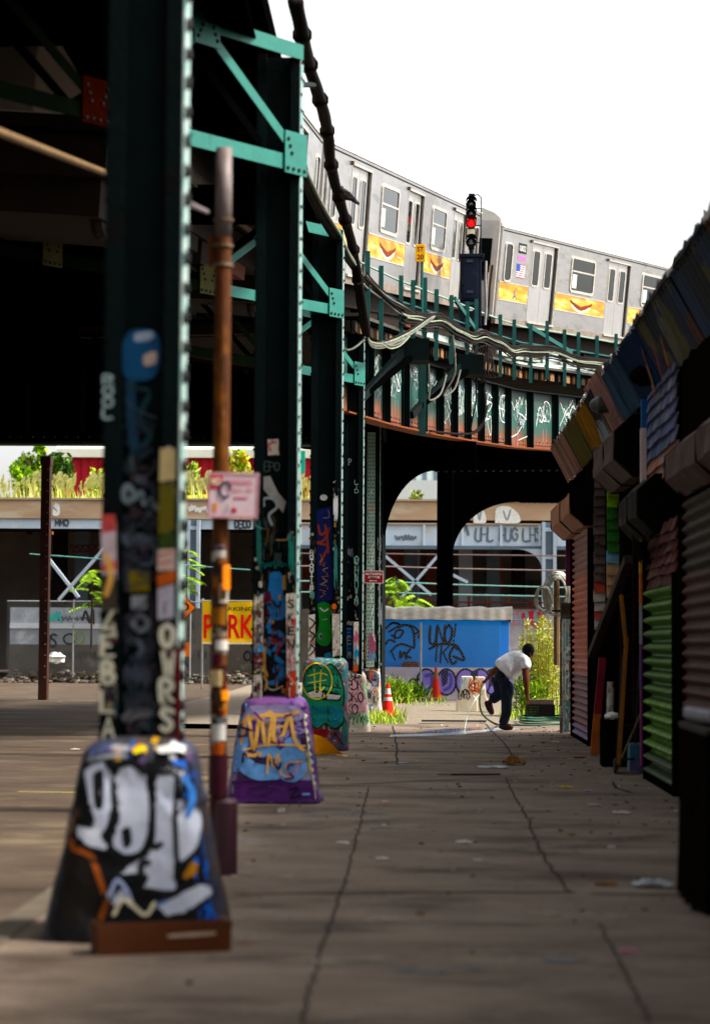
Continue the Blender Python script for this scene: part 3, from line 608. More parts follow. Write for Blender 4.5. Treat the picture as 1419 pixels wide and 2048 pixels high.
p.scrawl(514, 1030, 8, 120, K('#27584f'), .006, 9); p.scrawl(578, 1060, 10, 100, K('#2d6b60'), .006, 9); p.line(.012, K('#5a8f88'), [(510, 1050), (524, 1058)])
p.build(c2['fl'][1])
p = column_face(c2, False)
p.clutter(527, 572, 1030, 1180, 34, (5, 16), .008, ['#1c3430', '#3a2c14', '#27302c', '#3c4444', '#4a3a1c', '#2a1c1c']); p.i += 2
p.area(M('torn_poster', '#d4c8b8', .7, col2='#b0404a', scale=22, mix=.45, sharp=.05), [(535, 879), (557, 878), (558, 910), (536, 911)])
p.word('EPO', 529, 924, 18, 9, K('#5a6664'), .008); p.area(K('#b3aea6'), [(526, 954), (540, 952), (556, 985), (572, 1004), (566, 1026), (548, 1004), (526, 978)]); p.line(.026, K('#a9b0ae'), [(528, 1012), (528, 998), (546, 998), (554, 1014), (538, 1030), (544, 1050)])
p.line(.02, K('#5a3f16'), [(528, 1058), (536, 1060), (532, 1090)]); p.line(.02, K('#5a3f16'), [(544, 1066), (542, 1110)]); p.line(.02, Tn, [(553, 1080), (572, 1080)]); p.scrawl(526, 1122, 44, 16, Te, .012)
BL2 = K('#3f86c4')
p.area(K('#c79a5a'), [(560, 1152), (572, 1150), (572, 1184), (562, 1182)]); p.area(K('#140d14'), [(526, 1180), (573, 1180), (572, 1400), (524, 1400)])
p.area(BL2, [(540, 1146), (562, 1146), (566, 1190), (572, 1210), (570, 1234), (552, 1240), (540, 1228), (534, 1206)], True); p.area(K('#6a1520'), [(526, 1185), (540, 1182), (544, 1200), (528, 1210)])
p.line(.045, BL2, [(546, 1230), (536, 1260), (556, 1264), (566, 1280), (548, 1300)]); p.line(.045, BL2, [(534, 1300), (552, 1316), (566, 1330), (556, 1360), (540, 1366)]); p.line(.03, Tn, [(530, 1280), (528, 1330), (534, 1352)]); p.line(.03, Or, [(546, 1286), (558, 1294)])
p.clutter(527, 571, 1186, 1394, 60, (4, 12), .008, ['#3f86c4', '#12121a', '#6a1520', '#c79a5a', '#1a2a4a', '#0c0c10', '#3a6a9a', '#7a4a2a']); p.line(.014, Rd, [(540, 1276), (560, 1290), (552, 1310)]); p.line(.012, Cr, [(530, 1370), (545, 1380), (566, 1372)]); p.line(.018, Bk, [(544, 1200), (556, 1214), (562, 1204)]); p.line(.022, Tn, [(528, 1352), (534, 1366), (530, 1380)])
p.build(c2['web'])
# third column: the sleepy face is an ordinary street drawing
p = Paint(c3['p0'], c3['n'], .006)
p.clutter(606, 688, 1325, 1500, 60, (5, 16), .014)
TG = K('#1c7a5c'); TB = K('#14707a')

cloud = [(612, 1345), (628, 1330), (644, 1338), (660, 1330), (676, 1346), (684, 1372), (686, 1398), (682, 1418), (686, 1440), (670, 1456), (650, 1446), (634, 1456), (618, 1440), (606, 1416), (602, 1386)]
p.area(Bk, [(645+(x-645)*1.07, 1392+(y-1392)*1.05) for x, y in cloud], True); p.area(TG, cloud, True); p.area(TB, [(606, 1404), (640, 1412), (684, 1412), (684, 1440), (668, 1452), (650, 1442), (634, 1452), (618, 1438)], True)
p.area(Bk, [(608, 1384), (634, 1376), (656, 1382), (686, 1388), (680, 1402), (640, 1400), (618, 1396)]); p.area(Wt, [(614, 1386), (634, 1380), (648, 1386), (650, 1396), (624, 1395)]); p.area(Wt, [(654, 1388), (682, 1391), (676, 1399), (654, 1398)])
p.line(.016, Bk, [(606, 1374), (640, 1370), (688, 1378)]); p.line(.03, Bk, [(646, 1384), (644, 1394)]); p.line(.014, Bk, [(656, 1412), (656, 1444)]); p.line(.012, TG, [(620, 1420), (630, 1440), (640, 1424)]); p.line(.014, K('#1e88a0'), [(662, 1420), (676, 1432), (666, 1440)])
p.line(.018, Ye, circ(634, 1362, 30, 36)); p.line(.018, Ye, [(616, 1352), (640, 1346), (654, 1350)]); p.line(.018, Ye, [(628, 1338), (630, 1384)]); p.line(.018, Ye, [(642, 1340), (640, 1380), (648, 1374)]); p.line(.018, Ye, [(616, 1366), (652, 1360)])
p.area(K('#7a1c22'), [(614, 1462), (640, 1456), (660, 1462), (650, 1476), (618, 1474)]); p.line(.014, Rd, [(652, 1460), (664, 1490), (684, 1468)]); p.line(.012, Bk, [(630, 1478), (668, 1494)]); p.line(.03, K('#3a1c20'), [(670, 1466), (686, 1490)])
p.build(c3['base'], onto=c3['base'])
p = column_face(c3)
p.clutter(619, 630, 1020, 1225, 26, (3, 7), .006); p.clutter(666, 678, 960, 1225, 34, (3, 7), .006)
p.area(WORN, [(617, 1230), (630, 1228), (630, 1318), (616, 1318)]); p.area(WORN, [(664, 1228), (679, 1228), (680, 1310), (665, 1314)])
p.i += 1
for q in range(3): p.line(.02, Bk, [(619, 1236+q*26), (629, 1246+q*26), (620, 1258+q*26)])
p.word('NOTOUTTIME', 620, 1102, 7.4, 6, Wt, .014, vert=True, jit=.05); p.scrawl(667, 985, 8, 60, Wt, .007, 14); p.scrawl(668, 1080, 6, 100, K('#3f7a70'), .006, 16); p.scrawl(620, 1180, 8, 22, K('#5a8a80'), .006, 6); p.area(Or, circ(668, 1213, 5, 6)[:-1])
p.build(c3['fl'][0])
p = column_face(c3, False)
p.clutter(634, 664, 1200, 1318, 30, (3, 9), .006)
p.area(Wt, circ(647, 995, 7.5, 6)[:-1]); p.area(K('#101a5a'), [(633, 1020), (664, 1012), (666, 1200), (634, 1206)]); p.line(.03, K('#18207a'), [(636, 1030), (656, 1018)]); p.line(.012, Gy, [(656, 1020), (658, 1034), (646, 1036)])
for q in ([(636, 1050), (642, 1070), (658, 1056), (648, 1080), (634, 1086), (656, 1092), (648, 1110), (640, 1130)], [(650, 1050), (654, 1076), (656, 1106)]): p.line(.03, K('#a2421e'), q)
for i in range(16): p.line(.012, rnd.choice((Ye, K('#c98a24'), Or)), [(rnd.uniform(638, 658), 1108+i*5.5), (rnd.uniform(638, 660), 1110+i*5.5+rnd.uniform(0, 5))])
p.area(K('#1c8a3c'), [(634, 1208), (648, 1204), (662, 1214), (660, 1240), (664, 1270), (656, 1290), (640, 1290), (632, 1276), (638, 1246)], True); p.area(Gy, circ(641, 1272, 4, 7)[:-1]); p.area(Bk, circ(642, 1273, 2, 4)[:-1]); p.line(.02, Wt, [(640, 1216), (648, 1222), (656, 1218)]); p.line(.01, Wt, [(644, 1240), (654, 1238)])
p.area(Bk, [(632, 1292), (664, 1292), (664, 1316), (632, 1318)]); p.area(Cy, [(648, 1308), (660, 1304), (664, 1312), (650, 1316)])
p.build(c3['web'])
p = Paint(c4['p0'], c4['n'], .006)
p.clutter(690, 742, 1345, 1450, 40, (4, 10), .014)
p.area(K('#c79aa0'), [(690, 1360), (730, 1356), (736, 1420), (690, 1430)])
for q in range(3): p.word('RDKO'[q:q+3], 693, 1360+q*24, 20, 10, Bk, .02)
p.line(.03, K('#8fd08a'), [(724, 1356), (734, 1400), (744, 1450)]); p.line(.02, K('#7ac07a'), [(732, 1360), (738, 1420)]); p.scrawl(692, 1424, 40, 24, K('#4a7a5a'), .014)
p.build(c4['base'], onto=c4['base'])
p = column_face(c4)
p.clutter(708, 716, 1100, 1335, 40, (2, 6), .006)
p.area(WORN, [(707, 1244), (717, 1243), (717, 1330), (706, 1332)]); p.area(Or, [(706, 1332), (716, 1331), (716, 1342), (706, 1343)]); p.word('OHMVA', 709, 1112, 17, 7, K('#7fb0a2'), .014, vert=True); p.word('LTD', 709, 960, 8, 7, K('#8fa8a0'), .008, vert=True)
p.i += 1; p.scrawl(708, 1262, 8, 30, Pk, .012, 6); p.scrawl(708, 1290, 8, 34, Cy, .012, 6)
p.build(c4['fl'][1])
p = column_face(c4, False)
p.clutter(685, 703, 1080, 1340, 36, (3, 8), .006)
p.word('3XP', 686, 918, 12, 5, Wt, .008); p.scrawl(684, 1096, 20, 20, Gy, .008, 8); p.word('LAL', 688, 1118, 20, 8, K('#4a1a24'), .01, vert=True); p.scrawl(684, 1240, 20, 14, Wt, .008); p.area(K('#143a78'), [(683, 1256), (704, 1254), (704, 1304), (683, 1306)])
p.i += 1
for q in range(3): p.word('HE', 685, 1258+q*16, 13, 8, (LB, Ye, K('#2aa0a0'))[q], .012)
p.scrawl(684, 1304, 18, 14, Gy, .01); p.area(K('#2a1a3a'), [(683, 1322), (704, 1320), (704, 1344), (683, 1346)])
p.build(c4['web'])
p = Paint(c5['p0'], c5['n'], .006)
p.clutter(728, 762, 1334, 1420, 40, (4, 10), .014, ['#8a847a', '#b0502e', '#3a3a44', '#c9c4ba', '#6a7a8a'])
p.line(.02, K('#3a4a8a'), circ(750, 1362, 7, 10)); p.line(.03, Bk, [(728, 1338), (734, 1354), (742, 1366)]); p.line(.014, K('#b0502e'), [(740, 1390), (750, 1376), (758, 1396)]); p.line(.014, K('#3a4a8a'), [(748, 1356), (752, 1366)]); p.line(.02, Wt, [(744, 1340), (756, 1344)])
p.build(c5['base'], onto=c5['base'])
p = Paint((0, c5['yfl']-.03, 0), (0, -1, 0), .02)
p.word('LVIA', 739, 1046, 15, 7, K('#a8c8bc'), .014, vert=True, jit=.06); p.word('K', 741, 978, 12, 6, Wt, .014); p.word('Z', 740, 1012, 10, 7, Or, .018); p.scrawl(738, 1262, 12, 60, K('#8a4a60'), .014, 8); p.scrawl(738, 1300, 12, 24, K('#5a7aa0'), .014, 6)
for i in range(8): p.line(.03, rnd.choice((Wt, Cr, K('#d8e0d0'))), [(rnd.uniform(738, 750), 1086+i*26), (rnd.uniform(738, 750), 1100+i*26)])
p.build(pl)
p = column_face(c5)
p.clutter(727, 733, 1150, 1330, 20, (2, 5), .006); p.clutter(754, 762, 1060, 1330, 24, (2, 6), .006)
p.word('NTYDT', 755, 1076, 20, 7, K('#9a9aa6'), .012, vert=True); p.scrawl(757, 1200, 6, 60, Gy, .012, 8); p.word('LPOCAUG', 729, 1176, 17, 5, K('#6a5a3a'), .01, vert=True); p.word('TYNK', 729, 1240, 18, 6, K('#b06a2a'), .012, vert=True)
p.build(c5['fl'][0])
# ------------------------------------------------------------ lattice trusses across the line
OLIVE = M('shaded_olive_steel', (.004, .008, .003), .8, spec=0., col2=(.002, .004, .002), scale=5)  # olive steel darkened to hold the shade on the trusses' left parts
def truss(label, right, left_px, top_px, bot_px, Yr, slope, panels, mats):
    """right: x of the plate edge in the picture at depth Yr; the truss runs towards the viewer to the left"""
    o = None; (xr, yt, yb) = right
    A = P(xr, yb, Yr); At = P(xr, yt, Yr); d = V((slope[0], slope[1], 0)).normalized()
    o = thing('lattice_truss', label, 'truss', A, 'lattice trusses under the tracks')
    n = V((0, 0, 1)).cross(d); n = n if n.y < 0 else -n
    zb, zt = A.z, At.z; q = panels[0]; L = sum(panels)
    def pt(s, z, off=0.): return V((A.x, A.y, 0))+d*s+n*off+V((0, 0, z))
    ch = .145
    for nm, z in (('top_chord', zt-ch/2), ('bottom_chord', zb+.10)):
        b = MB()
        for k, (s0_, s1_) in enumerate(((0, panels[0]+panels[1]*.95), (panels[0]+panels[1]*.95, L))):
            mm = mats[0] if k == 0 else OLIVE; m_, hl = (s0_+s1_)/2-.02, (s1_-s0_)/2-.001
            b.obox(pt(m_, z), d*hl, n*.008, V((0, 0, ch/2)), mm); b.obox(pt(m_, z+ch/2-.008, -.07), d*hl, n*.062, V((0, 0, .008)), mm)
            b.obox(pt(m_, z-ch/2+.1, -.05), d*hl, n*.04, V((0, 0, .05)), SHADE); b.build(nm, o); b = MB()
    s = .10; up = False; nodes = [(s, zb+.21)]
    for k, w_ in enumerate(panels[:-1]):
        s += w_; up = not up; nodes.append((s, (zt-.14) if up else (zb+.21)))
    for k, ((s0, z0), (s1, z1)) in enumerate(zip(nodes, nodes[1:])):
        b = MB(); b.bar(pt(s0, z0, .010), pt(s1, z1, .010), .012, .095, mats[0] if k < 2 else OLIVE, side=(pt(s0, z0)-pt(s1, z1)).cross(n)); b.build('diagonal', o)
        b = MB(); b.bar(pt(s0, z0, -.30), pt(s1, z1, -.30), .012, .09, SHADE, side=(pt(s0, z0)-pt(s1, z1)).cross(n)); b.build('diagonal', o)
    for i, (s, z) in enumerate(nodes):
        b = MB(); w_, h_ = (.155, .20) if z < (zb+zt)/2 else (.165, .17); m_ = mats[1] if i > 1 else mats[0]
        zz = z-.015 if z < (zb+zt)/2 else z+.02
        b.obox(pt(s, zz, .026), d*w_, n*.006, V((0, 0, h_)), m_)
        low = z < (zb+zt)/2; sg = -1 if low else 1
        for k in range(4): b.rivet(pt(s-w_*.75+k*w_*.5, zz+sg*h_*.78, .032), n, .022, BOLT)
        for k in range(3):
            if i > 0: b.rivet(pt(s-w_*.78+k*w_*.16, zz-sg*h_*(.62-k*.33), .032), n, .022, BOLT)
            b.rivet(pt(s+w_*.72-k*w_*.16, zz-sg*h_*(.62-k*.33), .032), n, .022, BOLT)
        b.build('gusset_plate', o)
    return o
RUSTP = M('rusted_red_plate', '#381006', .8, spec=0., col2='#1c0703', scale=6, bump=.2)
PD = [1.22, 1.36, 1.36, 1.36, 1.36, 1.36]
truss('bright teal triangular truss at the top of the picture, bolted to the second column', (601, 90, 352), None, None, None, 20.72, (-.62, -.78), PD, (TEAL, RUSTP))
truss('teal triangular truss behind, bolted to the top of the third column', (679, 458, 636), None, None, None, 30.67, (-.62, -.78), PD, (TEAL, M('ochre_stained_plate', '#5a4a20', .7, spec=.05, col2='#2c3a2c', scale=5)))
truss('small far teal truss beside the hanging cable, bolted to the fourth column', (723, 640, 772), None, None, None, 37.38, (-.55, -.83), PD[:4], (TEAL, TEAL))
# ------------------------------------------------------------ the deck overhead
def edge(Y):
    """plan of the walkway's right edge"""
    T = [(0, -1.25), (36.5, -1.12), (40.1, -.42), (44.3, .62), (48, 1.45), (51.8, 2.42), (56.3, 4.86), (60.7, 7.16), (65.5, 9.6), (80, 17.2)]
    for (a, x0), (b, x1) in zip(T, T[1:]):
        if a <= Y <= b: return x0+(x1-x0)*(Y-a)/(b-a)
def EP(Y, in_=0., dz=0.):
    a, b = V((edge(max(Y-.6, 0)), max(Y-.6, 0), 0)), V((edge(min(Y+.6, 79.9)), min(Y+.6, 79.9), 0)); d = (b-a).normalized(); n = V((d.y, -d.x, 0))
    return V((edge(Y), Y, DZ(Y)+dz))-n*in_
def lin(T, Y):
    if Y <= T[0][0]: return T[0][1]
    for (a, x0), (b, x1) in zip(T, T[1:]):
        if a <= Y <= b: return x0+(x1-x0)*(Y-a)/(b-a)
    return T[-1][1]
def DZ(Y): return 1.5+lin([(37, 5.55), (44, 6.02), (53.5, 6.7), (60, 7.05), (80, 7.6)], Y)
def GB(Y): return 1.5+lin([(36, 3.86), (43.5, 4.15), (53.5, 4.74), (60, 5.1), (80, 5.7)], Y)
deck = thing('railway_deck', 'dark underside of the elevated railway deck overhead at left', 'deck', (-6, 30, 7))
b = MB()
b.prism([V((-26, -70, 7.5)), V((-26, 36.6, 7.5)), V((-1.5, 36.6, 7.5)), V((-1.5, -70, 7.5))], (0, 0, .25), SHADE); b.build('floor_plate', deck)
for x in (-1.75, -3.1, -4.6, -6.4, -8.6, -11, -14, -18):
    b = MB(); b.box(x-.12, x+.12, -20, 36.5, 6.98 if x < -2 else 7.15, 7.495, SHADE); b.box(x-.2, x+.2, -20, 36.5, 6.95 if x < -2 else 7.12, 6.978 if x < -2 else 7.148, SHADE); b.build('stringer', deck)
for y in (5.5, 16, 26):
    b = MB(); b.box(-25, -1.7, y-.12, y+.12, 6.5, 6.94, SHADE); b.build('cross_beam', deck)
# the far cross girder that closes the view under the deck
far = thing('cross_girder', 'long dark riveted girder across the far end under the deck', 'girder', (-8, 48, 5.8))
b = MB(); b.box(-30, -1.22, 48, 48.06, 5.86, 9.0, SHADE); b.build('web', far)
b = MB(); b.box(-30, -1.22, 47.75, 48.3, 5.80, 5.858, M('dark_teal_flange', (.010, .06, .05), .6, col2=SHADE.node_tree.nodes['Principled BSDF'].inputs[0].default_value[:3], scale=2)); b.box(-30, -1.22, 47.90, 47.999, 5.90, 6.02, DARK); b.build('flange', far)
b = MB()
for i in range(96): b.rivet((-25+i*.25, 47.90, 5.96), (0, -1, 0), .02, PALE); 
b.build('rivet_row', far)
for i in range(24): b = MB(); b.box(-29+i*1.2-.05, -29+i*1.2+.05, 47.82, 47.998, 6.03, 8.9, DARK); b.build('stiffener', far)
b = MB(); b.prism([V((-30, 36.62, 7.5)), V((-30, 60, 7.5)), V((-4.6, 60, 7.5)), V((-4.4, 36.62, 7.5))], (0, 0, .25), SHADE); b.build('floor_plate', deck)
# ------------------------------------------------------------ the curving viaduct
via = thing('railway_viaduct', 'curving elevated railway viaduct with a rusty green tagged girder', 'viaduct', (1.5, 50, 0))
GP = girder_paint('girder_green_rust')
def along(y0, y1, step):
    k = max(1, int((y1-y0)/step)); return [y0+(y1-y0)*i/k for i in range(k+1)]
def strip(b, ys, in0, in1, z0f, z1f, m):
    """a bar of rectangular section that follows the curve"""
    rings = []
    for y in ys:
        p0, p1 = EP(y, in0), EP(y, in1)
        rings.append([V((p0.x, p0.y, z0f(y))), V((p1.x, p1.y, z0f(y))), V((p1.x, p1.y, z1f(y))), V((p0.x, p0.y, z1f(y)))])
    b.loft(rings, m)
YS = along(36.8, 79, .7)
for inn, nm in ((.30, True), (4.6, False)):
    b = MB(); hs_ = 1.34
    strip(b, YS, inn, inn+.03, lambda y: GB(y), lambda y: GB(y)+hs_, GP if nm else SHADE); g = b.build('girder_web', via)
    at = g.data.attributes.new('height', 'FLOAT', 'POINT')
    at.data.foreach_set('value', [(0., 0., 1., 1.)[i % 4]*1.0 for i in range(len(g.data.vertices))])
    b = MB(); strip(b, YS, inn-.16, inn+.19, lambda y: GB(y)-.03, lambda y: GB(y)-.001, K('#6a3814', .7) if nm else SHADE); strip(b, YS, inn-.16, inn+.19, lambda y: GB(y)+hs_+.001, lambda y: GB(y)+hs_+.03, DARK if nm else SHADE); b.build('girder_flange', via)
    if nm:
        b = MB(); b2 = MB(); y = 37.4; sp = 1.42
        while y < 72:
            p0, p1 = EP(y, inn-.15), EP(y, inn-.001); d = (p0-p1).normalized(); t = V((-d.y, d.x, 0))
            c = (p0+p1)/2; b.obox(V((c.x, c.y, GB(y)+hs_/2)), d*.075, t*.012, V((0, 0, hs_/2-.003)), DARK); b.obox(V((c.x, c.y, GB(y)+hs_/2))-d*.055, d*.02, t*.07, V((0, 0, hs_/2-.004)), DARK); b.build('stiffener', via); b = MB()  # stiffeners take the dark paint to carry shade on their near faces
            for k in range(14):
                yy = y+k*sp*.066; pr = EP(yy, inn); b2.rivet((pr.x, pr.y, GB(yy)+.07), d, .022, BOLT); 
                if k % 2 == 0: b2.rivet((pr.x, pr.y, GB(yy)+.15), d, .022, BOLT)
            y += sp*abs((EP(y+.5)-EP(y-.5)).normalized().y)
        if 0: at = s_.data.attributes.new('height', 'FLOAT', 'POINT'); at.data.foreach_set('value', [min(1, max(0, (v.co.z+ORG[via.name].z-GB(v.co.y+50))/1.3)) for v in s_.data.vertices])
        b2.build('rivet_row', via)
        # white spray writing, one bay after another
        b = MB(); y = 37.4; k = 0; words_ = ['', 'KF', 'VS', '', 'X', 'KNOX', 'MW', 'HUX', 'ESPO', 'AE', 'MULZ', 'AD', 'XG', 'OK', 'HA']
        while y < 62 and k < len(words_):
            dy = sp*abs((EP(y+.5)-EP(y-.5)).normalized().y); p0, p1 = EP(y+dy*.25, inn-.006), EP(y+dy*.92, inn-.006); d = (p1-p0); n = V((d.y, -d.x, 0)).normalized(); tx = words_[k]
            if tx:
                two = len(tx) > 3; row = [tx[:2], tx[2:]] if two else [tx]; hh = .40 if two else .5; n_ = 0
                for j, rw in enumerate(row):
                    for i, c_ in enumerate(rw):
                        for stx in LET[c_]:
                            pts = [p0+d*((i+.1+a_/4*.85+rnd.uniform(-.16, .16))/len(rw))+V((0, 0, GB(y)-p0.z+1.12-j*.45-hh+b_/6*hh+rnd.uniform(-.09, .09))) for a_, b_ in stx]
                            ribbon(b, smooth2([tuple(q) for q in pts], 4), n, .024, Wt, .006+n_*.0006); n_ += 1
                for i in range(2):
                    f_ = rnd.uniform(.2, .8); q = p0+d*f_+V((0, 0, GB(y)-p0.z+.5)); ribbon(b, [q, q+V((0, 0, -.25-rnd.random()*.3))], n, .012, Gy, .012+i*.0007)
            for q_ in range(6):
                f0 = rnd.uniform(.1, .6); zz0 = rnd.uniform(.55, 1.2); pts = [p0+d*min(.95, f0+.07*j)+V((0, 0, GB(y)-p0.z+zz0+rnd.uniform(-.12, .12))) for j in range(6)]
                ribbon(b, smooth2([tuple(q) for q in pts], 4), n, rnd.choice((.014, .02, .026)), rnd.choice((Gy, Wt, Gy)), .016+q_*.0007)
            y += dy; k += 1
        b.build('graffiti', g)
b = MB(); strip(b, YS, .0, 5.0, lambda y: DZ(y)-.12, lambda y: DZ(y)-.06, SHADE); b.build('floor_plate', via)
b = MB(); strip(b, YS, -.02, .30, lambda y: DZ(y)-.055, lambda y: DZ(y), M('walkway_boards', '#4d4a44', .85, col2='#302d29', scale=6)); b.build('walkway', via)
ties = []; TAN = M('tie_end_wood', '#8a6a4c', .85, col2='#5a4330', scale=9); TIE = M('tie_wood', '#2a211a', .9, col2='#171310', scale=8)
y = 36.9; k = 0
while y < 70 and k < 96:
    p0, p1 = EP(y, .04, -.22), EP(y, 4.9, -.22); d = (p1-p0).normalized(); t = V((-d.y, d.x, 0)); b = MB()
    b.obox((p0+p1)/2+d*.05, d*2.38, t*.11, V((0, 0, .095)), TIE); b.obox(p0+d*.035, d*.03, t*.108, V((0, 0, .092)), TAN if k % 3 else TIE); b.build('track_tie', via); y += .40; k += 1
COVER = M('cover_board_white', '#e6eee6', .5, col2='#b4c8ba', scale=5)
b = MB(); strip(b, along(49.5, 63, .6), .10, .14, lambda y: DZ(y)+.12, lambda y: DZ(y)+.20, COVER); strip(b, along(50, 57.5, .6), .01, .06, lambda y: DZ(y)-.10, lambda y: DZ(y)+.06, COVER); strip(b, along(41.5, 46.5, .6), .01, .06, lambda y: DZ(y)-.04, lambda y: DZ(y)+.12, COVER); b.build('third_rail_cover', via)
for inn in (1.75, 3.2):
    b = MB(); strip(b, YS, inn, inn+.07, lambda y: DZ(y), lambda y: DZ(y)+.14, M('rail_steel', '#4a3a30', .5, .6)); b.build('running_rail', via)
# handrail
POST = M('handrail_green', (.008, .09, .08), .5, col2=(.005, .05, .045), scale=6)
post_px = [730, 757, 797, 821, 845, 868, 898, 930, 948, 996, 1024, 1057, 1090, 1125, 1153, 1190, 1228]
def y_at(px):
    lo, hi = 36.8, 70
    for _ in range(40):
        m_ = (lo+hi)/2; v = V((edge(m_), m_, 7.6))-EYE; x = 709.5+FPX*v.dot(RT)/v.dot(FW)
        lo, hi = (m_, hi) if x < px else (lo, m_)
    return lo
py_ = [y_at(x) for x in post_px]; PY = py_+[py_[-1]+1.6*i for i in range(1, 6)]
for i, y in enumerate(PY):
    b = MB(); p0 = EP(y, -.04); h0, h1 = (-.42, .98) if i % 4 else (-.30, 1.12); b.obox(p0+V((0, 0, (h0+h1)/2)), V((.042, 0, 0)), V((0, .03, 0)), V((0, 0, (h1-h0)/2)), POST)
    b.obox(p0+V((-.02, .06, (h0+h1)/2)), V((.012, 0, 0)), V((0, .05, 0)), V((0, 0, (h1-h0)/2-.004)), POST); b.build('handrail_post', via)
for dz in (.90, .52):
    b = MB(); b.tube([EP(y, .02, dz) for y in along(37, 72, .7)], .022, M('handrail_pale', '#9aa89a', .5, col2='#5e7a70', scale=8) if dz > .8 else POST, 6); b.build('handrail_bar', via)
for y in (44.6, 52.0, 59.2):
    b = MB(); b.bar(EP(y, .0, .95), EP(y+2.2, .0, .45), .05, .10, POST); b.build('handrail_brace', via)
# outriggers below the walkway
for y, L in ((40.0, 2.3), (44.6, 2.9)):
    b = MB(); q = EP(y, -.1, -.45); a = EP(y-L, .16); a.z = GB(y-L)+.25; b.bar(a, q, .10, .14, DARK); b.bar(a+V((.1, .3, .15)), q+V((.25, .2, .0)), .08, .10, SHADE); b.build('outrigger_brace', via)
    b = MB(); b.obox(EP(y+.3, -.25, -.42), V((.28, 0, 0)), V((0, .32, 0)), V((0, 0, .20)), DARK); b.build('outrigger_platform', via)
b = MB(); q = EP(42.3, .1); b.box(q.x-.08, q.x+.08, q.y-.05, q.y+.05, GB(42.3)-.1, GB(42.3)+1.5, M('girder_post_green', (.008, .06, .05), .55, col2=(.005, .03, .025), scale=4)); b.build('hanger_post', via)
# arched bents that carry the viaduct
def bent(label, X, Y, half, zb, ztop, xe, rad, ang):
    o = thing('arched_bent', label, 'steel bent', (X, Y, 0), 'arched steel bents under the viaduct')
    d = V((math.cos(R(ang)), math.sin(R(ang)), 0)); n = V((-d.y, d.x, 0)); c = V((X, Y, 0))
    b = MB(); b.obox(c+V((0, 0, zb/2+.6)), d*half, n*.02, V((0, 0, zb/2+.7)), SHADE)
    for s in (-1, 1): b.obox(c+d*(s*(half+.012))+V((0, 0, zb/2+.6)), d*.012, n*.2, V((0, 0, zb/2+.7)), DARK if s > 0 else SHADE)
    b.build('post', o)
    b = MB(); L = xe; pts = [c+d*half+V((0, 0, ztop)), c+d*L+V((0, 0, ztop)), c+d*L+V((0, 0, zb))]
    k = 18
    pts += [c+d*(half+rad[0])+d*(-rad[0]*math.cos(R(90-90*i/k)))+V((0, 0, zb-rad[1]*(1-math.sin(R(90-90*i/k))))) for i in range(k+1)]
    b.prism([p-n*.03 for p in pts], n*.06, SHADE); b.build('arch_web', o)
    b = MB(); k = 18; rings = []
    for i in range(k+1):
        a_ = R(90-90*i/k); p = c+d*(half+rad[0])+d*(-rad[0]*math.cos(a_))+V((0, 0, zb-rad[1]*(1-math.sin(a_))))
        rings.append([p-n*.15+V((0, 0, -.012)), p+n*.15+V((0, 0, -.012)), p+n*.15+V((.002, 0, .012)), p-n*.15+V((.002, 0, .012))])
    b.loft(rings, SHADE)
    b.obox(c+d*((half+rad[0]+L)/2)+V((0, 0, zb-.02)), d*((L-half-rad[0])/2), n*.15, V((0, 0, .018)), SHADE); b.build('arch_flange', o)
    b = MB()
    for i in range(34): b.rivet(c+d*(half+rad[0]+.1+i*.17)-n*.1+V((0, 0, zb-.038)), (0, 0, -1), .04, BOLT)
    b.build('rivet_row', o)
bent('dark arched steel bent joined to the riveted column with the red sign', -.92, 47.65, .12, 5.24, 5.84, 2.15, (1.12, 1.75), -10)
bent('dark arched steel bent rising behind the blue container', .755, 66.4, .21, 5.80, 7.9, 9.0, (2.05, 1.75), 4)
# ------------------------------------------------------------ train
STEEL = M('stainless_steel', '#b3b1af', .34, .85, col2='#9b9997', scale=1.6, bump=.03, bscale=9, st=(1, 1, 3), third='#878583', tscale=1.1, tamt=.40)
STEELD = M('door_steel', '#c2c0be', .34, .8, col2='#acaaa8', scale=2)
ROOFM = M('roof_white', '#dedcd6', .5, .1, col2='#c0beb8', scale=2)
GLASS = M('train_glass', '#0b100e', .08, 0, spec=.3); GASK = M('window_frame_alu', '#d2cdc4', .4, .5, col2='#a39d94', scale=8)
BLACKR = M('door_recess_black', '#120e0c', .7); UNDER = M('underframe_dark', '#15110e', .8, col2='#261a12', scale=4)
def band_mat():
    m = bpy.data.materials.new('poster_band'); m.use_nodes = True; t = m.node_tree; b = t.nodes['Principled BSDF']; b.inputs['Roughness'].default_value = .5
    tc = t.nodes.new('ShaderNodeTexCoord'); n = t.nodes.new('ShaderNodeTexNoise'); n.inputs['Scale'].default_value = 1.4; n.inputs['Detail'].default_value = 4
    mp = t.nodes.new('ShaderNodeMapping'); mp.inputs['Scale'].default_value = (1, 1, 4); t.links.new(tc.outputs['Object'], mp.inputs[0]); t.links.new(mp.outputs[0], n.inputs['Vector'])
    r = t.nodes.new('ShaderNodeValToRGB'); e = r.color_ramp.elements; cols = [(.30, '#a8661c'), (.45, '#bb822c'), (.56, '#c89e50'), (.68, '#cfbd90')]
    while len(e) < 4: e.new(.5)
    for i, (p_, c_) in enumerate(cols): e[i].position = p_; e[i].color = hx(c_)
    t.links.new(n.outputs[0], r.inputs[0]); t.links.new(r.outputs[0], b.inputs['Base Color']); return m
BAND = band_mat(); HAND = K('#6a3018'); HANDW = K('#cfc4ae'); HANDL = K('#7a3a1c')
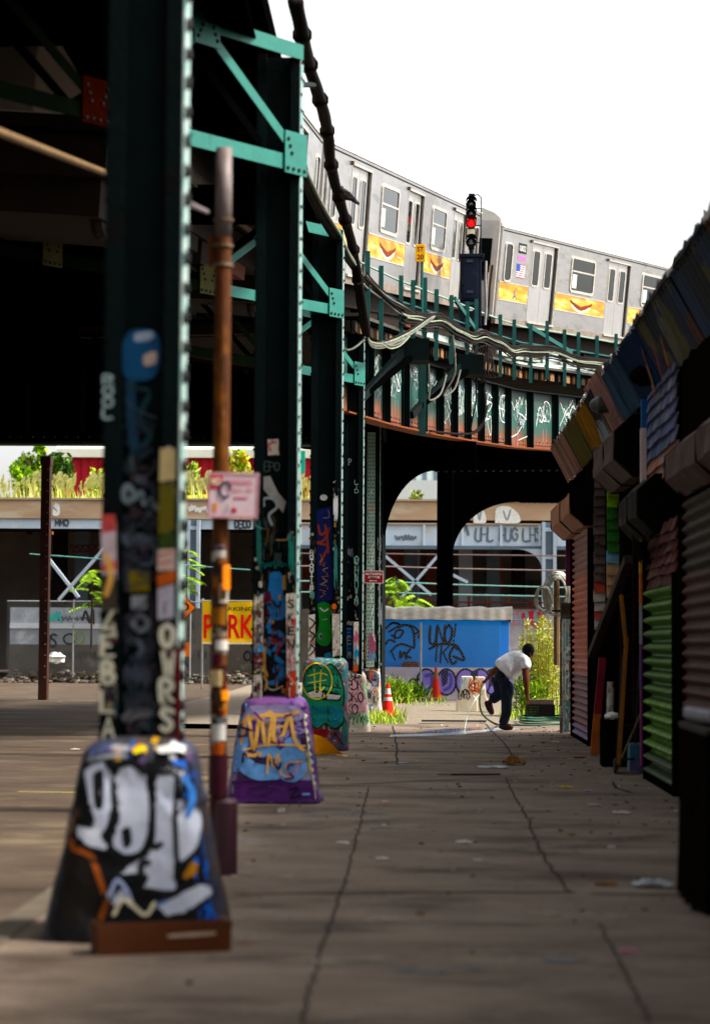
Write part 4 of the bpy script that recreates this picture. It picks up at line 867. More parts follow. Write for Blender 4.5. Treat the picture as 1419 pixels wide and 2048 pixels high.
def rrect(x0, x1, z0, z1, r, k=4):
    pts = []
    for cx, cz, a0 in ((x1-r, z1-r, 0), (x0+r, z1-r, 90), (x0+r, z0+r, 180), (x1-r, z0+r, 270)):
        pts += [(cx+r*math.cos(R(a0+90*i/k)), cz+r*math.sin(R(a0+90*i/k))) for i in range(k+1)]
    return pts
def subway_car(label, O, head, grade, bank, half, marks=False, flip=False):
    hd = R(head); u = V((math.sin(hd), math.cos(hd), grade)).normalized(); n0 = V((u.y, -u.x, 0)).normalized(); upv = n0.cross(u); upv = upv if upv.z > 0 else -upv
    z = upv*math.cos(R(bank))+n0*math.sin(R(bank)); n = n0*math.cos(R(bank))-upv*math.sin(R(bank))
    T = Matrix(((u.x, n.x, z.x, O.x), (u.y, n.y, z.y, O.y), (u.z, n.z, z.z, O.z), (0, 0, 0, 1)))     # local: along, outwards, up
    o = thing('subway_car', label, 'train car', O, 'coupled cars of the passing train'); bd = lambda: MB(T)
    doors = [-4.9, 0, 4.9]; dw = .78; dh = 1.95; H = 2.16; Wd = 2.6
    segs = []; x = -half
    for d_ in doors: segs.append((x, d_-dw)); x = d_+dw
    segs.append((x, half))
    b = bd(); b.box(-half+.02, half-.02, -Wd+.1, -.09, -.1, H, BLACKR)
    for (a, c) in segs: b.box(a, c, -.09, 0, 0, H, STEEL)
    for d_ in doors: b.box(d_-dw, d_+dw, -.09, 0, dh+.02, H, STEEL)
    b.box(-half, half, -.1, .012, -.16, -.001, M('sill_grime', '#9a8f84', .5, .4, col2='#6d6055', scale=5)); b.box(-half, half, -Wd, -Wd+.1, 0, H, STEEL)
    body = b.build('body', o)
    b = bd(); prof = [(.015, H), (.02, H+.06), (-.05, H+.2), (-.22, H+.33), (-.55, H+.44), (-1.3, H+.50), (-2.05, H+.44), (-2.38, H+.33), (-2.55, H+.2), (-2.62, H+.05), (-2.62, H)]
    ks = [(-half-.02, .98, .95), (-half+.12, 1, 1), (half-.12, 1, 1), (half+.02, .98, .95)]
    b.loft([[V((a, -1.3+(p_[0]+1.3)*s1, H+(p_[1]-H)*s2)) for p_ in prof] for a, s1, s2 in ks], ROOFM)
    for k in range(7): b.box(-half+.3, half-.3, -.30-k*.09, -.27-k*.09, H+.345+k*.03-(.004*k*k), H+.385+k*.027-(.004*k*k), ROOFM)
    b.box(-half, half, -.02, .022, H-.02, H+.012, M('gutter_white', '#dcd9d2', .4, .3)); b.box(-half+.05, half-.05, -.02, .008, H-.1, H-.075, UNDER)
    b.build('roof', o)
    for a in (-half, half):
        b = bd()
        s_ = 1 if a > 0 else -1; b.box(min(a, a+s_*.06), max(a, a+s_*.06), -Wd+.05, -.05, 0, H+.12, M('cab_fibreglass', '#c9c6c2', .35, 0, col2='#aca8a4', scale=2))
        b.box(min(a+s_*.061, a+s_*.075), max(a+s_*.061, a+s_*.075), -.75, -.22, .85, 1.85, GLASS); b.box(min(a+s_*.061, a+s_*.08), max(a+s_*.061, a+s_*.08), -1.75, -.95, .0, 1.98, STEELD); b.box(min(a+s_*.081, a+s_*.09), max(a+s_*.081, a+s_*.09), -1.6, -1.1, 1.0, 1.8, GLASS)
        b.box(min(a+s_*.061, a+s_*.16), max(a+s_*.061, a+s_*.16), -.2, -.13, .1, 1.2, M('gate_spring_tan', '#9a8a78', .5))
        b.build('end_wall', o)
    b = bd(); b.box(-half+.3, half-.3, -Wd+.3, -.25, -.55, -.161, UNDER)
    for a in (-half+2.2, half-2.2):
        b.box(a-1.6, a+1.6, -2.2, -.35, -.95, -.551, UNDER)
        for dx in (-1.0, 1.0): b.lathe((a+dx, -.45, -.72), [(.40, -.06), (.42, 0), (.38, .06)], UNDER, 18, Matrix(((1, 0, 0), (0, 0, 1), (0, 1, 0))))
    b.box(-1.2, .6, -.6, -.3, -.85, -.551, UNDER); b.box(1.1, 2.2, -.5, -.28, -.75, -.551, M('equipment_rust', '#7a3a20', .7, col2='#4a2414', scale=6)); b.box(-2.4, -1.6, -.5, -.28, -.75, -.551, UNDER)
    b.build('underframe', o)
    def frame(x0, x1, z0, z1, t, y0, y1, r, m, bb):
        A, B = rrect(x0, x1, z0, z1, r), rrect(x0+t, x1-t, z0+t, z1-t, max(.01, r-t)); N = len(A)
        vs = [V((p_[0], y1, p_[1])) for p_ in A]+[V((p_[0], y1, p_[1])) for p_ in B]+[V((p_[0], y0, p_[1])) for p_ in A]+[V((p_[0], y0, p_[1])) for p_ in B]
        fs = []
        for i in range(N):
            j = (i+1) % N; fs += [(i, j, N+j, N+i), (2*N+i, 2*N+j, j, i), (N+i, N+j, 3*N+j, 3*N+i)]
        bb.add(vs, fs, m)
    for d_ in doors:
        b = bd()
        for s_ in (-1, 1):
            x0, x1 = (d_-dw+.02, d_-.006) if s_ < 0 else (d_+.006, d_+dw-.10)
            b.box(x0, x1, -.075, -.05, .02, dh, STEELD)
        dr = b.build('door', o)
        for s_ in (-1, 1):
            x0, x1 = (d_-dw+.02, d_-.006) if s_ < 0 else (d_+.006, d_+dw-.10); xc = (x0+x1)/2
            b = bd(); frame(xc-.22, xc+.22, .88, 1.80, .045, -.05, -.035, .09, GASK, b); b.prism([V((p_[0], -.047, p_[1])) for p_ in rrect(xc-.176, xc+.176, .924, 1.756, .05)], V((0, .002, 0)), GLASS); b.build('door_window', dr)
        b = bd(); b.box(d_+dw-.098, d_+dw-.002, -.085, -.03, .02, dh, BLACKR); b.box(d_-dw+.0, d_-dw+.018, -.085, .006, 0, dh+.04, GASK); b.box(d_-dw, d_+dw, -.085, .006, dh+.001, dh+.04, GASK); b.box(d_+dw-.001, d_+dw+.02, -.085, .006, 0, dh+.04, GASK); b.box(d_-dw-.02, d_+dw+.02, -.02, .05, -.03, .015, GASK)  # black strip along the right jamb paints in the recess's shade
        b.box(d_-dw-.14, d_-dw-.06, 0, .05, dh-.02, dh+.05, M('door_light', '#5a4a3c', .5)); b.build('door_frame', o)
    for xc in (-2.45, 2.45):
        b = bd(); frame(xc-.78, xc+.78, .93, 1.86, .065, 0, .022, .12, GASK, b); b.box(xc-.72, xc+.72, .004, .020, 1.46, 1.50, GASK); wf = b.build('window', o)
        b = bd(); b.prism([V((p_[0], .002, p_[1])) for p_ in rrect(xc-.718, xc+.718, .992, 1.798, .07)], V((0, .003, 0)), GLASS); b.box(xc-.64, xc-.36, .0055, .007, 1.05, 1.40, M('window_poster', '#b9c4bc', .5)); b.build('pane', wf)
    for e_ in (-1, 1):
        xc = e_*(half-.45)
        b = bd(); frame(xc-.22, xc+.22, .86, 1.82, .05, 0, .022, .12, GASK, b); wf = b.build('end_window', o)
        b = bd(); b.prism([V((p_[0], .002, p_[1])) for p_ in rrect(xc-.172, xc+.172, .908, 1.772, .07)], V((0, .003, 0)), GLASS); b.build('pane', wf)
    for i, (a, c) in enumerate(segs):
        a += .06; c -= .06; b = bd(); b.box(a, c, 0, .006, .44, .84, BAND); b.box(a, c, 0, .012, .841, .866, GASK); b.box(a, c, 0, .012, .414, .439, GASK)
        ad = b.build('poster_band', o); xc = (a+c)/2+.05; b = bd(); nn = V((0, 1, 0))
        def st(w_, m_, pts, off): ribbon(b, [V((xc+p_[0]*1.5, .006, .62+p_[1])) for p_ in smooth2(pts)], nn, w_, m_, off)
        if 0 < i < 3:
            st(.09, HANDW, [(-.40, .0), (-.2, -.09), (0, -.13), (.2, -.09), (.40, .0)], .002); st(.075, HAND, [(-.46, .10), (-.36, .045), (-.2, .0), (-.03, -.04)], .0035); st(.075, HAND, [(.46, .09), (.36, .04), (.2, .0), (.02, -.045)], .005); st(.05, HAND, [(-.30, .0), (-.15, -.055), (0, -.085), (.15, -.055), (.3, .0)], .0058)
            st(.03, HANDL, [(-.30, .05), (-.12, .0), (0, -.02)], .0065); st(.03, HANDL, [(.3, .05), (.12, .01), (.02, -.02)], .0075); st(.05, K('#8f9496'), [(.0, .17), (.0, .06)], .002); st(.03, HANDW, [(.62, -.05), (.85, -.07)], .002); st(.03, HANDW, [(-.85, .03), (-.62, .02)], .002)
        else:
            st(.05, K('#2a5a9a'), [(0, .05), (.03, -.04), (-.04, -.11)], .002); st(.025, K('#1a2a3a'), [(0, .05), (.09, .16)], .0035); st(.025, K('#1a2a3a'), [(.02, -.03), (.12, -.13)], .0045); st(.02, K('#7a8a9a'), [(-.28, .10), (-.22, .05)], .002)
        b.build('poster_print', ad)
    if marks:
        b = bd(); x0 = -half+.98; b.box(x0, x0+.46, 0, .006, 1.62, 1.86, K('#121212')); b.box(x0, x0+.46, 0, .006, 1.46, 1.56, K('#b06aa0')); pl_ = b.build('number_plate', o)
        b = bd(); lettering(b, '1802', (x0+.23, .006, 1.74), (1, 0, 0), (0, 0, 1), .36, .14, Wt, 0, -.002); b.T = T; b.build('number', pl_)
        for p_ in (): pass
        b = bd(); z0 = 1.02
        for k in range(13): b.box(x0-.02, x0+.46, 0, .005, z0+k*.026, z0+(k+1)*.026, K('#b8303c') if k % 2 == 0 else K('#e6e2dc'))
        b.box(x0-.02, x0+.18, .0052, .008, z0+6*.026, z0+13*.026, K('#2a4a9a')); b.build('flag', o)
    return o
def car_at(px, Y, z): p_ = P(px, 1285, Y); p_.z = z; return p_
C1 = V((-.22, 44.5, 1.5+7.19)); subway_car('silver subway car on the curve, nearer end behind the hanging cable', C1, 11.6, .11, 5.2, 7.45)
C2s = V((1.76, 52.3, 1.5+7.80)); hd2 = 27.2; u2 = V((math.sin(R(hd2)), math.cos(R(hd2)), .062)); C2 = C2s+u2*7.45
subway_car('grey subway car with number 1802 and a flag, beyond the signal', C2, hd2, .062, 7.2, 7.45, marks=True)
hd0 = 4.5; u0 = V((math.sin(R(hd0)), math.cos(R(hd0)), .07)); e1 = C1-V((math.sin(R(11.6)), math.cos(R(11.6)), .11))*7.9
subway_car('silver subway car mostly hidden behind the second steel column', e1-u0*7.5, hd0, .07, 4.5, 7.45)
# ------------------------------------------------------------ signal, sign and cables on the viaduct
SIG = M('signal_black', '#0a0c0e', .6, spec=.08, col2='#16202a', scale=6); NAVY = M('relay_case_navy', '#0e1626', .6, spec=.1, col2='#0c1220', scale=5, third='#2a3448', tscale=6, tamt=.34)
SY = 47.2
def sp(x, y): return P(x, y, SY)
s_ = FPX/SY
base = sp(941, 655)
sg = thing('railway_signal', 'tall black railway signal with one red light lit above a navy relay case', 'signal', base)
c = lambda x, y: sp(x, y)
b = MB(); 
for x, y0_, y1_ in ((945, 516, 604), (945, 606, 656)):
    a, d_ = sp(919, y1_), sp(969, y0_); b.box(a.x, d_.x-.08, SY-.28, SY+.25, a.z, d_.z, NAVY)
    b.box(a.x+.06, d_.x-.16, SY-.30, SY-.281, a.z+.04, d_.z-.05, NAVY); 
a, d_ = sp(917, 519), sp(967, 514); b.box(a.x, d_.x, SY-.32, SY+.28, a.z, d_.z+.02, SIG)
case = b.build('relay_case', sg, bevel=.012)
b = MB()
for y in (527, 588, 612): q = sp(938, y); b.box(q.x-.07, q.x+.07, SY-.325, SY-.301, q.z-.03, q.z+.03, K('#2c3446'))
q = sp(924, 567); b.box(q.x-.02, q.x+.02, SY-.34, SY-.301, q.z-.08, q.z+.08, SIG); q = sp(938, 624); b.box(q.x-.06, q.x+.06, SY-.31, SY-.301, q.z-.025, q.z+.025, Wt)
b.build('latch', case)
b = MB(); q0, q1 = sp(942, 516), sp(942, 388); b.tube([q0, q0+V((0, 0, .25))], .05, SIG, 10); b.box(q1.x-.06, q1.x+.07, SY-.05, SY+.12, q0.z+.2, q1.z, SIG); b.lathe(q0, [(.11, 0), (.06, .06)], SIG, 12); b.build('mast', sg)
for i, y in enumerate((411, 430, 449, 467, 487)):
    q = sp(941, y); b = MB()
    if i == 3:
        b.box(q.x-.11, q.x+.11, SY-.16, SY-.05, q.z-.085, q.z+.085, SIG); hd = b.build('lamp_housing', sg); b = MB(); b.box(q.x-.085, q.x+.085, SY-.166, SY-.161, q.z-.065, q.z+.065, K('#cfc6ae')); b.build('marker_plate', hd); continue
    rot = Matrix(((1, 0, 0), (0, 0, -1), (0, 1, 0)))
    b.lathe((q.x, SY-.06, q.z), [(.10, 0), (.112, .02), (.112, .10), (.09, .10), (.09, .085)], SIG, 18, rot)
    N = 12; vs = []; 
    for k in range(N+1):
        a = R(-15+210*k/N); vs += [V((q.x+.118*math.cos(a), SY-.16, q.z+.118*math.sin(a))), V((q.x+.118*math.cos(a), SY-.36, q.z+.05+.10*math.sin(a)))]
    b.add(vs, [(2*k, 2*k+2, 2*k+3, 2*k+1) for k in range(N)], SIG); hd = b.build('lamp_housing', sg)
    b = MB(); b.lathe((q.x, SY-.148, q.z), [(.085, 0), (.07, .02), (.03, .035)], emit('red_lamp', '#ff1428', .4) if i == 2 else M('dark_lens', '#17191b', .15, spec=.9), 18, rot); b.build('lens', hd)
    if i == 4:
        b = MB(); lettering(b, 'S', (q.x, SY-.19, q.z), (1, 0, 0), (0, 0, 1), .07, .10, K('#7d8086'), .01, 0); b.build('letter', hd)
b = MB(); q = sp(962, 392); b.tube([sp(948, 390)+V((0, .05, 0)), sp(955, 389), sp(962, 396), sp(961, 410), sp(961, 480), sp(961, 515)], .012, SIG, 6)
for y in (417, 451, 485): b.tube([sp(946, y)+V((0, .03, 0)), sp(962, y)], .012, SIG, 6)
b.build('ladder_guard', sg)
b = MB(); b.tube([sp(971, 522), sp(970, 560), sp(972, 610), sp(969, 650)], .03, K('#8f8a88'), 8); b.tube([sp(984, 530), sp(979, 570), sp(975, 640)], .02, SIG, 6); b.tube([sp(976, 545), sp(972, 600), sp(975, 640)], .018, K('#b5b2ae'), 6); b.build('conduit', sg)
# yellow speed sign on its own post
ys = 41.9; q = P(840, 507, ys); t0 = P(843, 640, ys)
o = thing('track_sign', 'small yellow track sign reading ST 20 on a thin dark green post', 'sign', t0)
b = MB(); b.tube([t0, V((t0.x, ys, P(842, 488, ys).z))], .028, POST, 8); b.build('post', o)
YEL = M('sign_yellow', '#e8ae12', .5, col2='#c98f0c', scale=6)
b = MB(); b.box(q.x-.095, q.x+.095, ys-.05, ys-.035, q.z-.17, q.z+.17, YEL); pn = b.build('sign_panel', o, bevel=.01)
b = MB(); lettering(b, 'ST', (q.x, ys-.05, q.z+.075), (1, 0, 0), (0, 0, 1), .125, .095, Bk, .012); lettering(b, '20', (q.x, ys-.05, q.z-.075), (1, 0, 0), (0, 0, 1), .125, .095, Bk, .012); b.build('lettering', pn)
# heavy bundle of cables hanging down and on along the walkway
CAB = M('cable_black', '#0c0808', .7, spec=.06, col2='#1c1513', scale=20, bump=.5, bscale=60); CABG = M('cable_grey', '#6f6d66', .5, col2='#3a3a34', scale=15); CABL = M('cable_pale', '#9aa08c', .5, col2='#4f5648', scale=15)
yb = 33.5
def cpath(pts, k=8): return [P(x, y, Y) for x, y, Y in smooth2(pts, k)]
o = thing('cable_bundle', 'thick black cable bundle hanging down from the top beside the second column', 'cable', P(738, 680, 37))
main = [(590, 0, 22), (604, 70, 23), (618, 130, 25), (640, 200, 27), (654, 262, 29), (662, 330, 30.5), (678, 395, 32), (690, 440, 33), (706, 500, 34.5), (716, 560, 35.3), (724, 620, 36), (732, 668, 36.8)]
b = MB()
for k in range(3):
    off = [(-5, 0), (5, 2), (0, -3)][k]; pp = [(x+off[0]*22/Y+.8*math.sin(i*1.9+k), y+off[1], Y+.02*k) for i, (x, y, Y) in enumerate(main)]
    L = cpath(pp); b.tube(L, [(.055+.004*math.sin(i*.9+k*2)) for i in range(len(L))], CAB, 8)
b.build('sheath', o, smooth=True)
for i in range(9):
    b = MB(); L = cpath(main); q = L[8+i*8]; d = (L[9+i*8]-L[7+i*8]).normalized(); b.tube([q-d*.02, q+d*.02], .108, CAB, 10); b.build('tie_strap', o)
b = MB(); b.tube([P(600, 169, 21.5), P(630, 170, 26.2)], .03, DARK, 6); b.build('hanger_arm', o)
# the same cables run on to the right in loose loops
runs = [[(732, 668, 36.8), (742, 682, 37), (770, 682, 37.6), (815, 663, 38.6), (856, 636, 39.6), (868, 630, 40)], ]
o = thing('cable_run', 'loose grey cables looping along the walkway handrail posts', 'cable', P(868, 640, 40))
b = MB()
for k in range(5):
    pp = [(x, y+dy+rnd.uniform(-2, 2), Y) for (x, y, Y), dy in zip(runs[0], [0, 2+2*k, 1+k*3, k*2.5, k*2, k*1.5])]
    b.tube(cpath(pp, 6), .020 if k < 3 else .012, CAB if k == 0 else (CABG, CABL)[k % 2], 6)
pp = [(676, 690, 36.2), (696, 700, 36.3), (716, 690, 36.5), (730, 674, 36.9)]; b.tube(cpath(pp), .018, CABG, 6)
pp = [(762, 682, 37.4), (780, 692, 37.8), (800, 686, 38.2), (818, 668, 38.6)]; b.tube(cpath(pp), .016, CABG, 6); b.tube(cpath([(x, y+5, Y) for x, y, Y in pp]), .014, CABL, 6)
b.build('sagging_loop', o)
def along_px(pts, n):
    pass
def runs_on(b, dz0, sag, r, m, y0=40.0, y1=66, ph=0., inn=-.08):
    L = []; ys_ = along(y0, y1, .3)
    for y in ys_:
        q = EP(y, inn, dz0); f = (y+ph)/4.8*2*math.pi; q.z += -sag*(.5-.5*math.cos(f))+.02*math.sin(y*3.1+ph); L.append(q)
    b.tube(L, r, m, 6)
b = MB()
for k in range(12):
    runs_on(b, .22+.34*(k % 6)/6+rnd.uniform(-.03, .03), .14+rnd.uniform(-.05, .06), (.016, .020, .011, .024)[k % 4], (CABG, CAB, CAB, CABL, CAB)[k % 5], y0=39.8+.2*(k % 3), ph=rnd.uniform(-.5, .5), inn=-.08-.02*(k % 5))
b.build('wire_strand', o)
b = MB()
for k in range(5):
    L = [EP(y, -.05-.02*k, .22+.30*math.exp(-((y-37)/2.5))+.07*k/2+.02*math.sin(y*2+k)-.01*(y-37)) for y in along(36.9, 42.4, .3)]; b.tube(L, (.022, .016, .030)[k % 3], (CABG, CAB, CAB)[k % 3], 6)
for k, (x, y, r_) in enumerate(((0, 0, .055), (9, -3, .03), (14, 2, .018), (-5, 6, .02))):
    b.tube(cpath([(588+x, 318+y, 22.6), (606+x, 356+y, 24.4), (628+x, 402+y, 26.6), (648+x, 438+y, 28.6), (668+x, 470+y, 30.4), (690+x*.6, 508+y, 33), (716+x*.5, 545+y, 36.6)]), r_, (CAB, CABG, CABL, CAB)[k], 8)
b.build('wire_strand', o)
b = MB()
for (x0, y0_, x1, y1_, Y) in [(855, 745, 862, 800, 41.5), (948, 720, 945, 860, 45.5), (905, 700, 890, 790, 43)]:
    L = cpath([(x0, y0_-30, Y), (x0+4, (y0_+y1_)/2, Y), (x1-4, y1_, Y), (x1+18, y1_-12, Y+.3), (x1+30, y1_-50, Y+.6)]); b.tube(L, .018, (CABG, CAB)[Y > 45], 6)
for k in range(7): L = cpath([(945+k*5, 690, 45.4), (940+k*6, 735+k*3, 45.2), (955+k*7, 768-k*3, 45.2), (985-k*4, 735, 45.5), (978, 695, 45.8)]); b.tube(L, .014, CAB, 5)
L = cpath([(968, 775, 45.6), (970, 830, 45.4), (955, 862, 45.2), (920, 868, 44.6), (860, 862, 43)]); b.tube(L, .022, CAB, 6)
b.build('dangling_wire', o)
# pigeon on the bundle
q = P(692, 392, 31.6)
o = thing('pigeon', 'dark pigeon perched on the thick hanging cable bundle', 'bird', q); FEA = M('pigeon_feather', '#1f1a1c', .7, col2='#3a3236', scale=30)
b = MB(); k = 10; d = V((.72, -.1, -.55)).normalized(); u = V((-d.z, 0, d.x)); sdv = d.cross(u); q2 = q+V((0, 0, .02))
rings = []
for s, r_ in ((-.15, .012), (-.12, .035), (-.085, .042), (-.05, .05), (0, .068), (.06, .062), (.11, .035), (.17, .028), (.24, .02)):
    rings.append([q2+d*s+(u*math.cos(2*math.pi*i/k)*r_+sdv*math.sin(2*math.pi*i/k)*r_*(1.0 if s < .1 else .9))+u*(.04 if s < -.09 else (.015 if s < -.03 else 0)) for i in range(k)])
b.loft(rings, FEA); b.build('body', o, smooth=True)
for s in (-1, 1):
    b = MB(); b.prism([q2+sdv*s*.066+d*-.04+u*.03, q2+sdv*s*.07+d*.04+u*.045, q2+sdv*s*.05+d*.2+u*.02, q2+sdv*s*.066+d*.08-u*.03, q2+sdv*s*.066-u*.02-d*.02], sdv*s*.01, FEA); b.build('wing', o)
b = MB(); b.tube([q2+d*-.15+u*.035, q2+d*-.185+u*.03], [.008, .002], K('#3a3a3a'), 6); b.build('beak', o)
# ------------------------------------------------------------ rusty pole with a parking sign
bx = G(446, 1752); Yp = 14.3; tp = P(448, 297, Yp-.05); q = P(436, 1590, Yp)
RUST = M('rusty_pipe', '#4f2c12', .75, col2='#2a130a', scale=3.5, mix=.48, sharp=.14, bump=.3, bscale=30, third='#7a4c24', tscale=5, tamt=.42, st=(1, 1, .35))
GALV = M('bare_galvanised', '#77706f', .55, .2, col2='#54453f', scale=6)
o = thing('sign_pole', 'tall rusty sign pole plastered with stickers in front of the second column', 'pole', (q.x, Yp, 0), None)
b = MB(); b.tube([q+V((0, 0, -.3)), q.lerp(tp, .45), q.lerp(tp, .86)], .054, RUST, 18, cap=False); b.build('shaft', o, smooth=True)
b = MB(); b.tube([q.lerp(tp, .86), q.lerp(tp, .93), tp], .0545, GALV, 18); b.build('shaft_top', o, smooth=True)
b = MB()
for f in (.815, .845, .885): z_ = q.lerp(tp, f); b.tube([z_, z_+V((0, 0, .02))], .066, M('clamp_steel', '#7a6a58', .5, .4, col2='#3d2a1c', scale=9), 16)
zz = q.lerp(tp, .852); b.box(zz.x-.10, zz.x-.055, Yp-.03, Yp+.03, zz.z-.14, zz.z+.06, RUST); b.build('clamp', o)
b = MB(); a = P(378, 408, 11.6); b.tube([a, P(414, 424, 14.1)], .016, GALV, 8); b.build('tie_bar', o)
SLEEVE = mess('sleeve_paint', ['#1c0a10', '#2a0d18', '#16080c', '#34101e', '#24380f', '#180c0e'], 3, .6, .5, (1, 1, .4))
q3 = P(449, 1750, Yp); b = MB(); zt = P(447, 1598, Yp).z; b.lathe((q3.x, Yp, -.02), [(.082, 0), (.082, zt), (.07, zt+.02), (.055, zt+.022)], SLEEVE, 20); b.build('base_sleeve', o, smooth=False)
# stickers wrapped on the lower pole
b = MB()
def wrap(y0_, y1_, a0, a1, m, off):
    z0, z1 = P(430, y1_, Yp).z, P(430, y0_, Yp).z; f0 = (z0-q.z)/(tp.z-q.z); f1 = (z1-q.z)/(tp.z-q.z); A, B = q.lerp(tp, f0), q.lerp(tp, f1); n_ = 8; vs = []
    for k in range(n_+1):
        a_ = R(-90+a0+(a1-a0)*k/n_); dv = V((math.cos(a_), math.sin(a_), 0))*(.0545+off); vs += [A+dv, B+dv]
    b.add(vs, [(2*k, 2*k+2, 2*k+3, 2*k+1) for k in range(n_)], m)
pal = ['#8f897c', '#7a6e5e', '#a8a196', '#4a1a16', '#8a5416', '#1c1816', '#43372b', '#62656a', '#96601a', '#2a120e', '#847c6e', '#48141e', '#3a2414', '#2a1a12']
y_ = 1090; k = 0
while y_ < 1585:
    h_ = rnd.uniform(12, 38); a0 = rnd.uniform(-80, 40); wrap(y_, y_+h_, a0, min(85, a0+rnd.uniform(35, 100)), K(rnd.choice(pal)), .0012+.0006*(k % 7)); k += 1
    if rnd.random() < .8: a0 = rnd.uniform(-80, 40); wrap(y_+4, y_+h_*.8, a0, min(85, a0+rnd.uniform(25, 60)), K(rnd.choice(pal)), .0062+.0006*(k % 5)); k += 1
    y_ += h_*rnd.uniform(.45, .9)
for (y0_, y1_, a0, a1, c_) in [(1102, 1116, -30, 40, '#b9b4ae'), (1130, 1180, 20, 85, '#d8801c'), (1448, 1480, -40, 50, '#d2cfca'), (1510, 1590, -70, 80, '#3a1420'), (1484, 1508, -30, 40, '#a8541a'), (1380, 1400, 20, 80, '#e08a14'), (1280, 1300, -20, 60, '#cfc9c2'), (1340, 1372, -60, 20, '#c9b48a'), (1216, 1250, -60, 40, '#8a5a1c')]:
    wrap(y0_, y1_, a0, a1, K(c_), .010+.0004*(k % 9)); k += 1
b.build('sticker', o)
# sign plate on the pole
so_ = thing('parking_sign', 'white and red parking sign with worn red letters fixed to the rusty pole', 'sign', P(466, 1038, 14.2))
cs = P(466, 991, 14.22); xd = V((.97, .22, 0)).normalized(); w2, h2 = .165, .148; nd = V((xd.y, -xd.x, 0))
SGW = M('sign_white_worn', '#cbb9bd', .5, col2='#b5979d', scale=7, mix=.42, third='#94707a', tscale=6, tamt=.36)
zr = V((.035, 0, 1)).normalized()
b = MB(); b.obox(cs, xd*w2, nd*.002, zr*h2, SGW); pn = b.build('sign_panel', so_)
p_ = lambda x, z: cs+xd*x+zr*z+nd*.002
b = MB(); RS = K('#a83444'); RS2 = K('#b05a68')
for s in (-1, 1): b.obox(p_(s*(w2-.008), 0)+nd*.002, xd*.003, nd*.001, zr*(h2-.01), RS2); b.obox(p_(0, s*(h2-.008))+nd*.0035, xd*(w2-.012), nd*.001, zr*.003, RS2)
b.obox(p_(-.115, .085)+nd*.002, xd*.042, nd*.001, zr*.045, RS); lettering(b, 'NO', p_(-.118, .09), xd, zr, .06, .05, Cr, .03, .006); lettering(b, 'PARKING', p_(.035, .085), xd, zr, .17, .04, RS2, .01, .003)
lettering(b, '8AM-7PM', p_(.06, .03), xd, zr, .13, .028, RS2, .0, .003); b.obox(p_(.05, -.015)+nd*.002, xd*.045, nd*.001, zr*.006, RS2); b.obox(p_(.01, -.095)+nd*.002, xd*.017, nd*.001, zr*.015, RS)
b.add([p_(-.13, -.05)+nd*.003, p_(-.10, -.05)+nd*.003, p_(-.105, -.11)+nd*.003, p_(-.122, -.11)+nd*.003], [(0, 1, 2, 3)], K('#c8803c'))
ribbon(b, [p_(-.055+.035*math.cos(a*.5), .035+.05*math.sin(a*.5)) for a in range(12)], nd, .02, K('#3f3a4c'), .005); ribbon(b, [p_(-.04, -.06), p_(-.03, -.09), p_(-.05, -.11)], nd, .012, Gy, .004)
b.build('lettering', pn)
# NO STANDING sign on the far riveted column
cs = P(747, 1154, 46.3); o = thing('street_sign', 'small dark red no standing sign on the riveted far column', 'sign', cs); w2, h2 = .205, .132
b = MB(); b.box(cs.x-w2, cs.x+w2, cs.y-.006, cs.y, cs.z-h2, cs.z+h2, K('#d8cfcf')); b.box(cs.x-w2+.012, cs.x+w2-.012, cs.y-.008, cs.y-.0061, cs.z-h2+.012, cs.z+h2-.012, K('#7d1420')); pn = b.build('sign_panel', o)
b = MB(); lettering(b, 'NO STANDING', cs+V((0, -.008, .065)), (1, 0, 0), (0, 0, 1), .34, .052, Wt, .01); lettering(b, 'ANYTIME', cs+V((0, -.008, -.005)), (1, 0, 0), (0, 0, 1), .25, .05, Wt, .01)
b.box(cs.x-.06, cs.x+.07, cs.y-.012, cs.y-.0085, cs.z-.085, cs.z-.075, Wt); b.add([cs+V((-.10, -.012, -.08)), cs+V((-.055, -.012, -.065)), cs+V((-.055, -.012, -.095))], [(0, 1, 2)], Wt); b.build('lettering', pn)
b = MB(); n_ = V((0, -1, 0)); ribbon(b, [cs+V((-.08+.02*i, -.008, -.01+.03*math.sin(i*2.2))) for i in range(9)], n_, .014, Bk, .006); b.build('scribble', pn)
b = MB(); b.box(cs.x-.04, cs.x+.04, cs.y+.001, cs.y+.5, cs.z-.03, cs.z+.03, DARK); b.build('bracket', o)
# tan pipe hung under the deck
a, d_ = P(60, 288, 15), P(207, 345, 18.6); o = MB(); o.tube([a-(d_-a)*.4, d_], .032, M('tan_pipe', '#6d563a', .6, col2='#4a3824', scale=5), 10); o = tag(o.build('conduit_pipe'), 'tan pipe slanting through the dark under the deck at upper left', 'pipe')
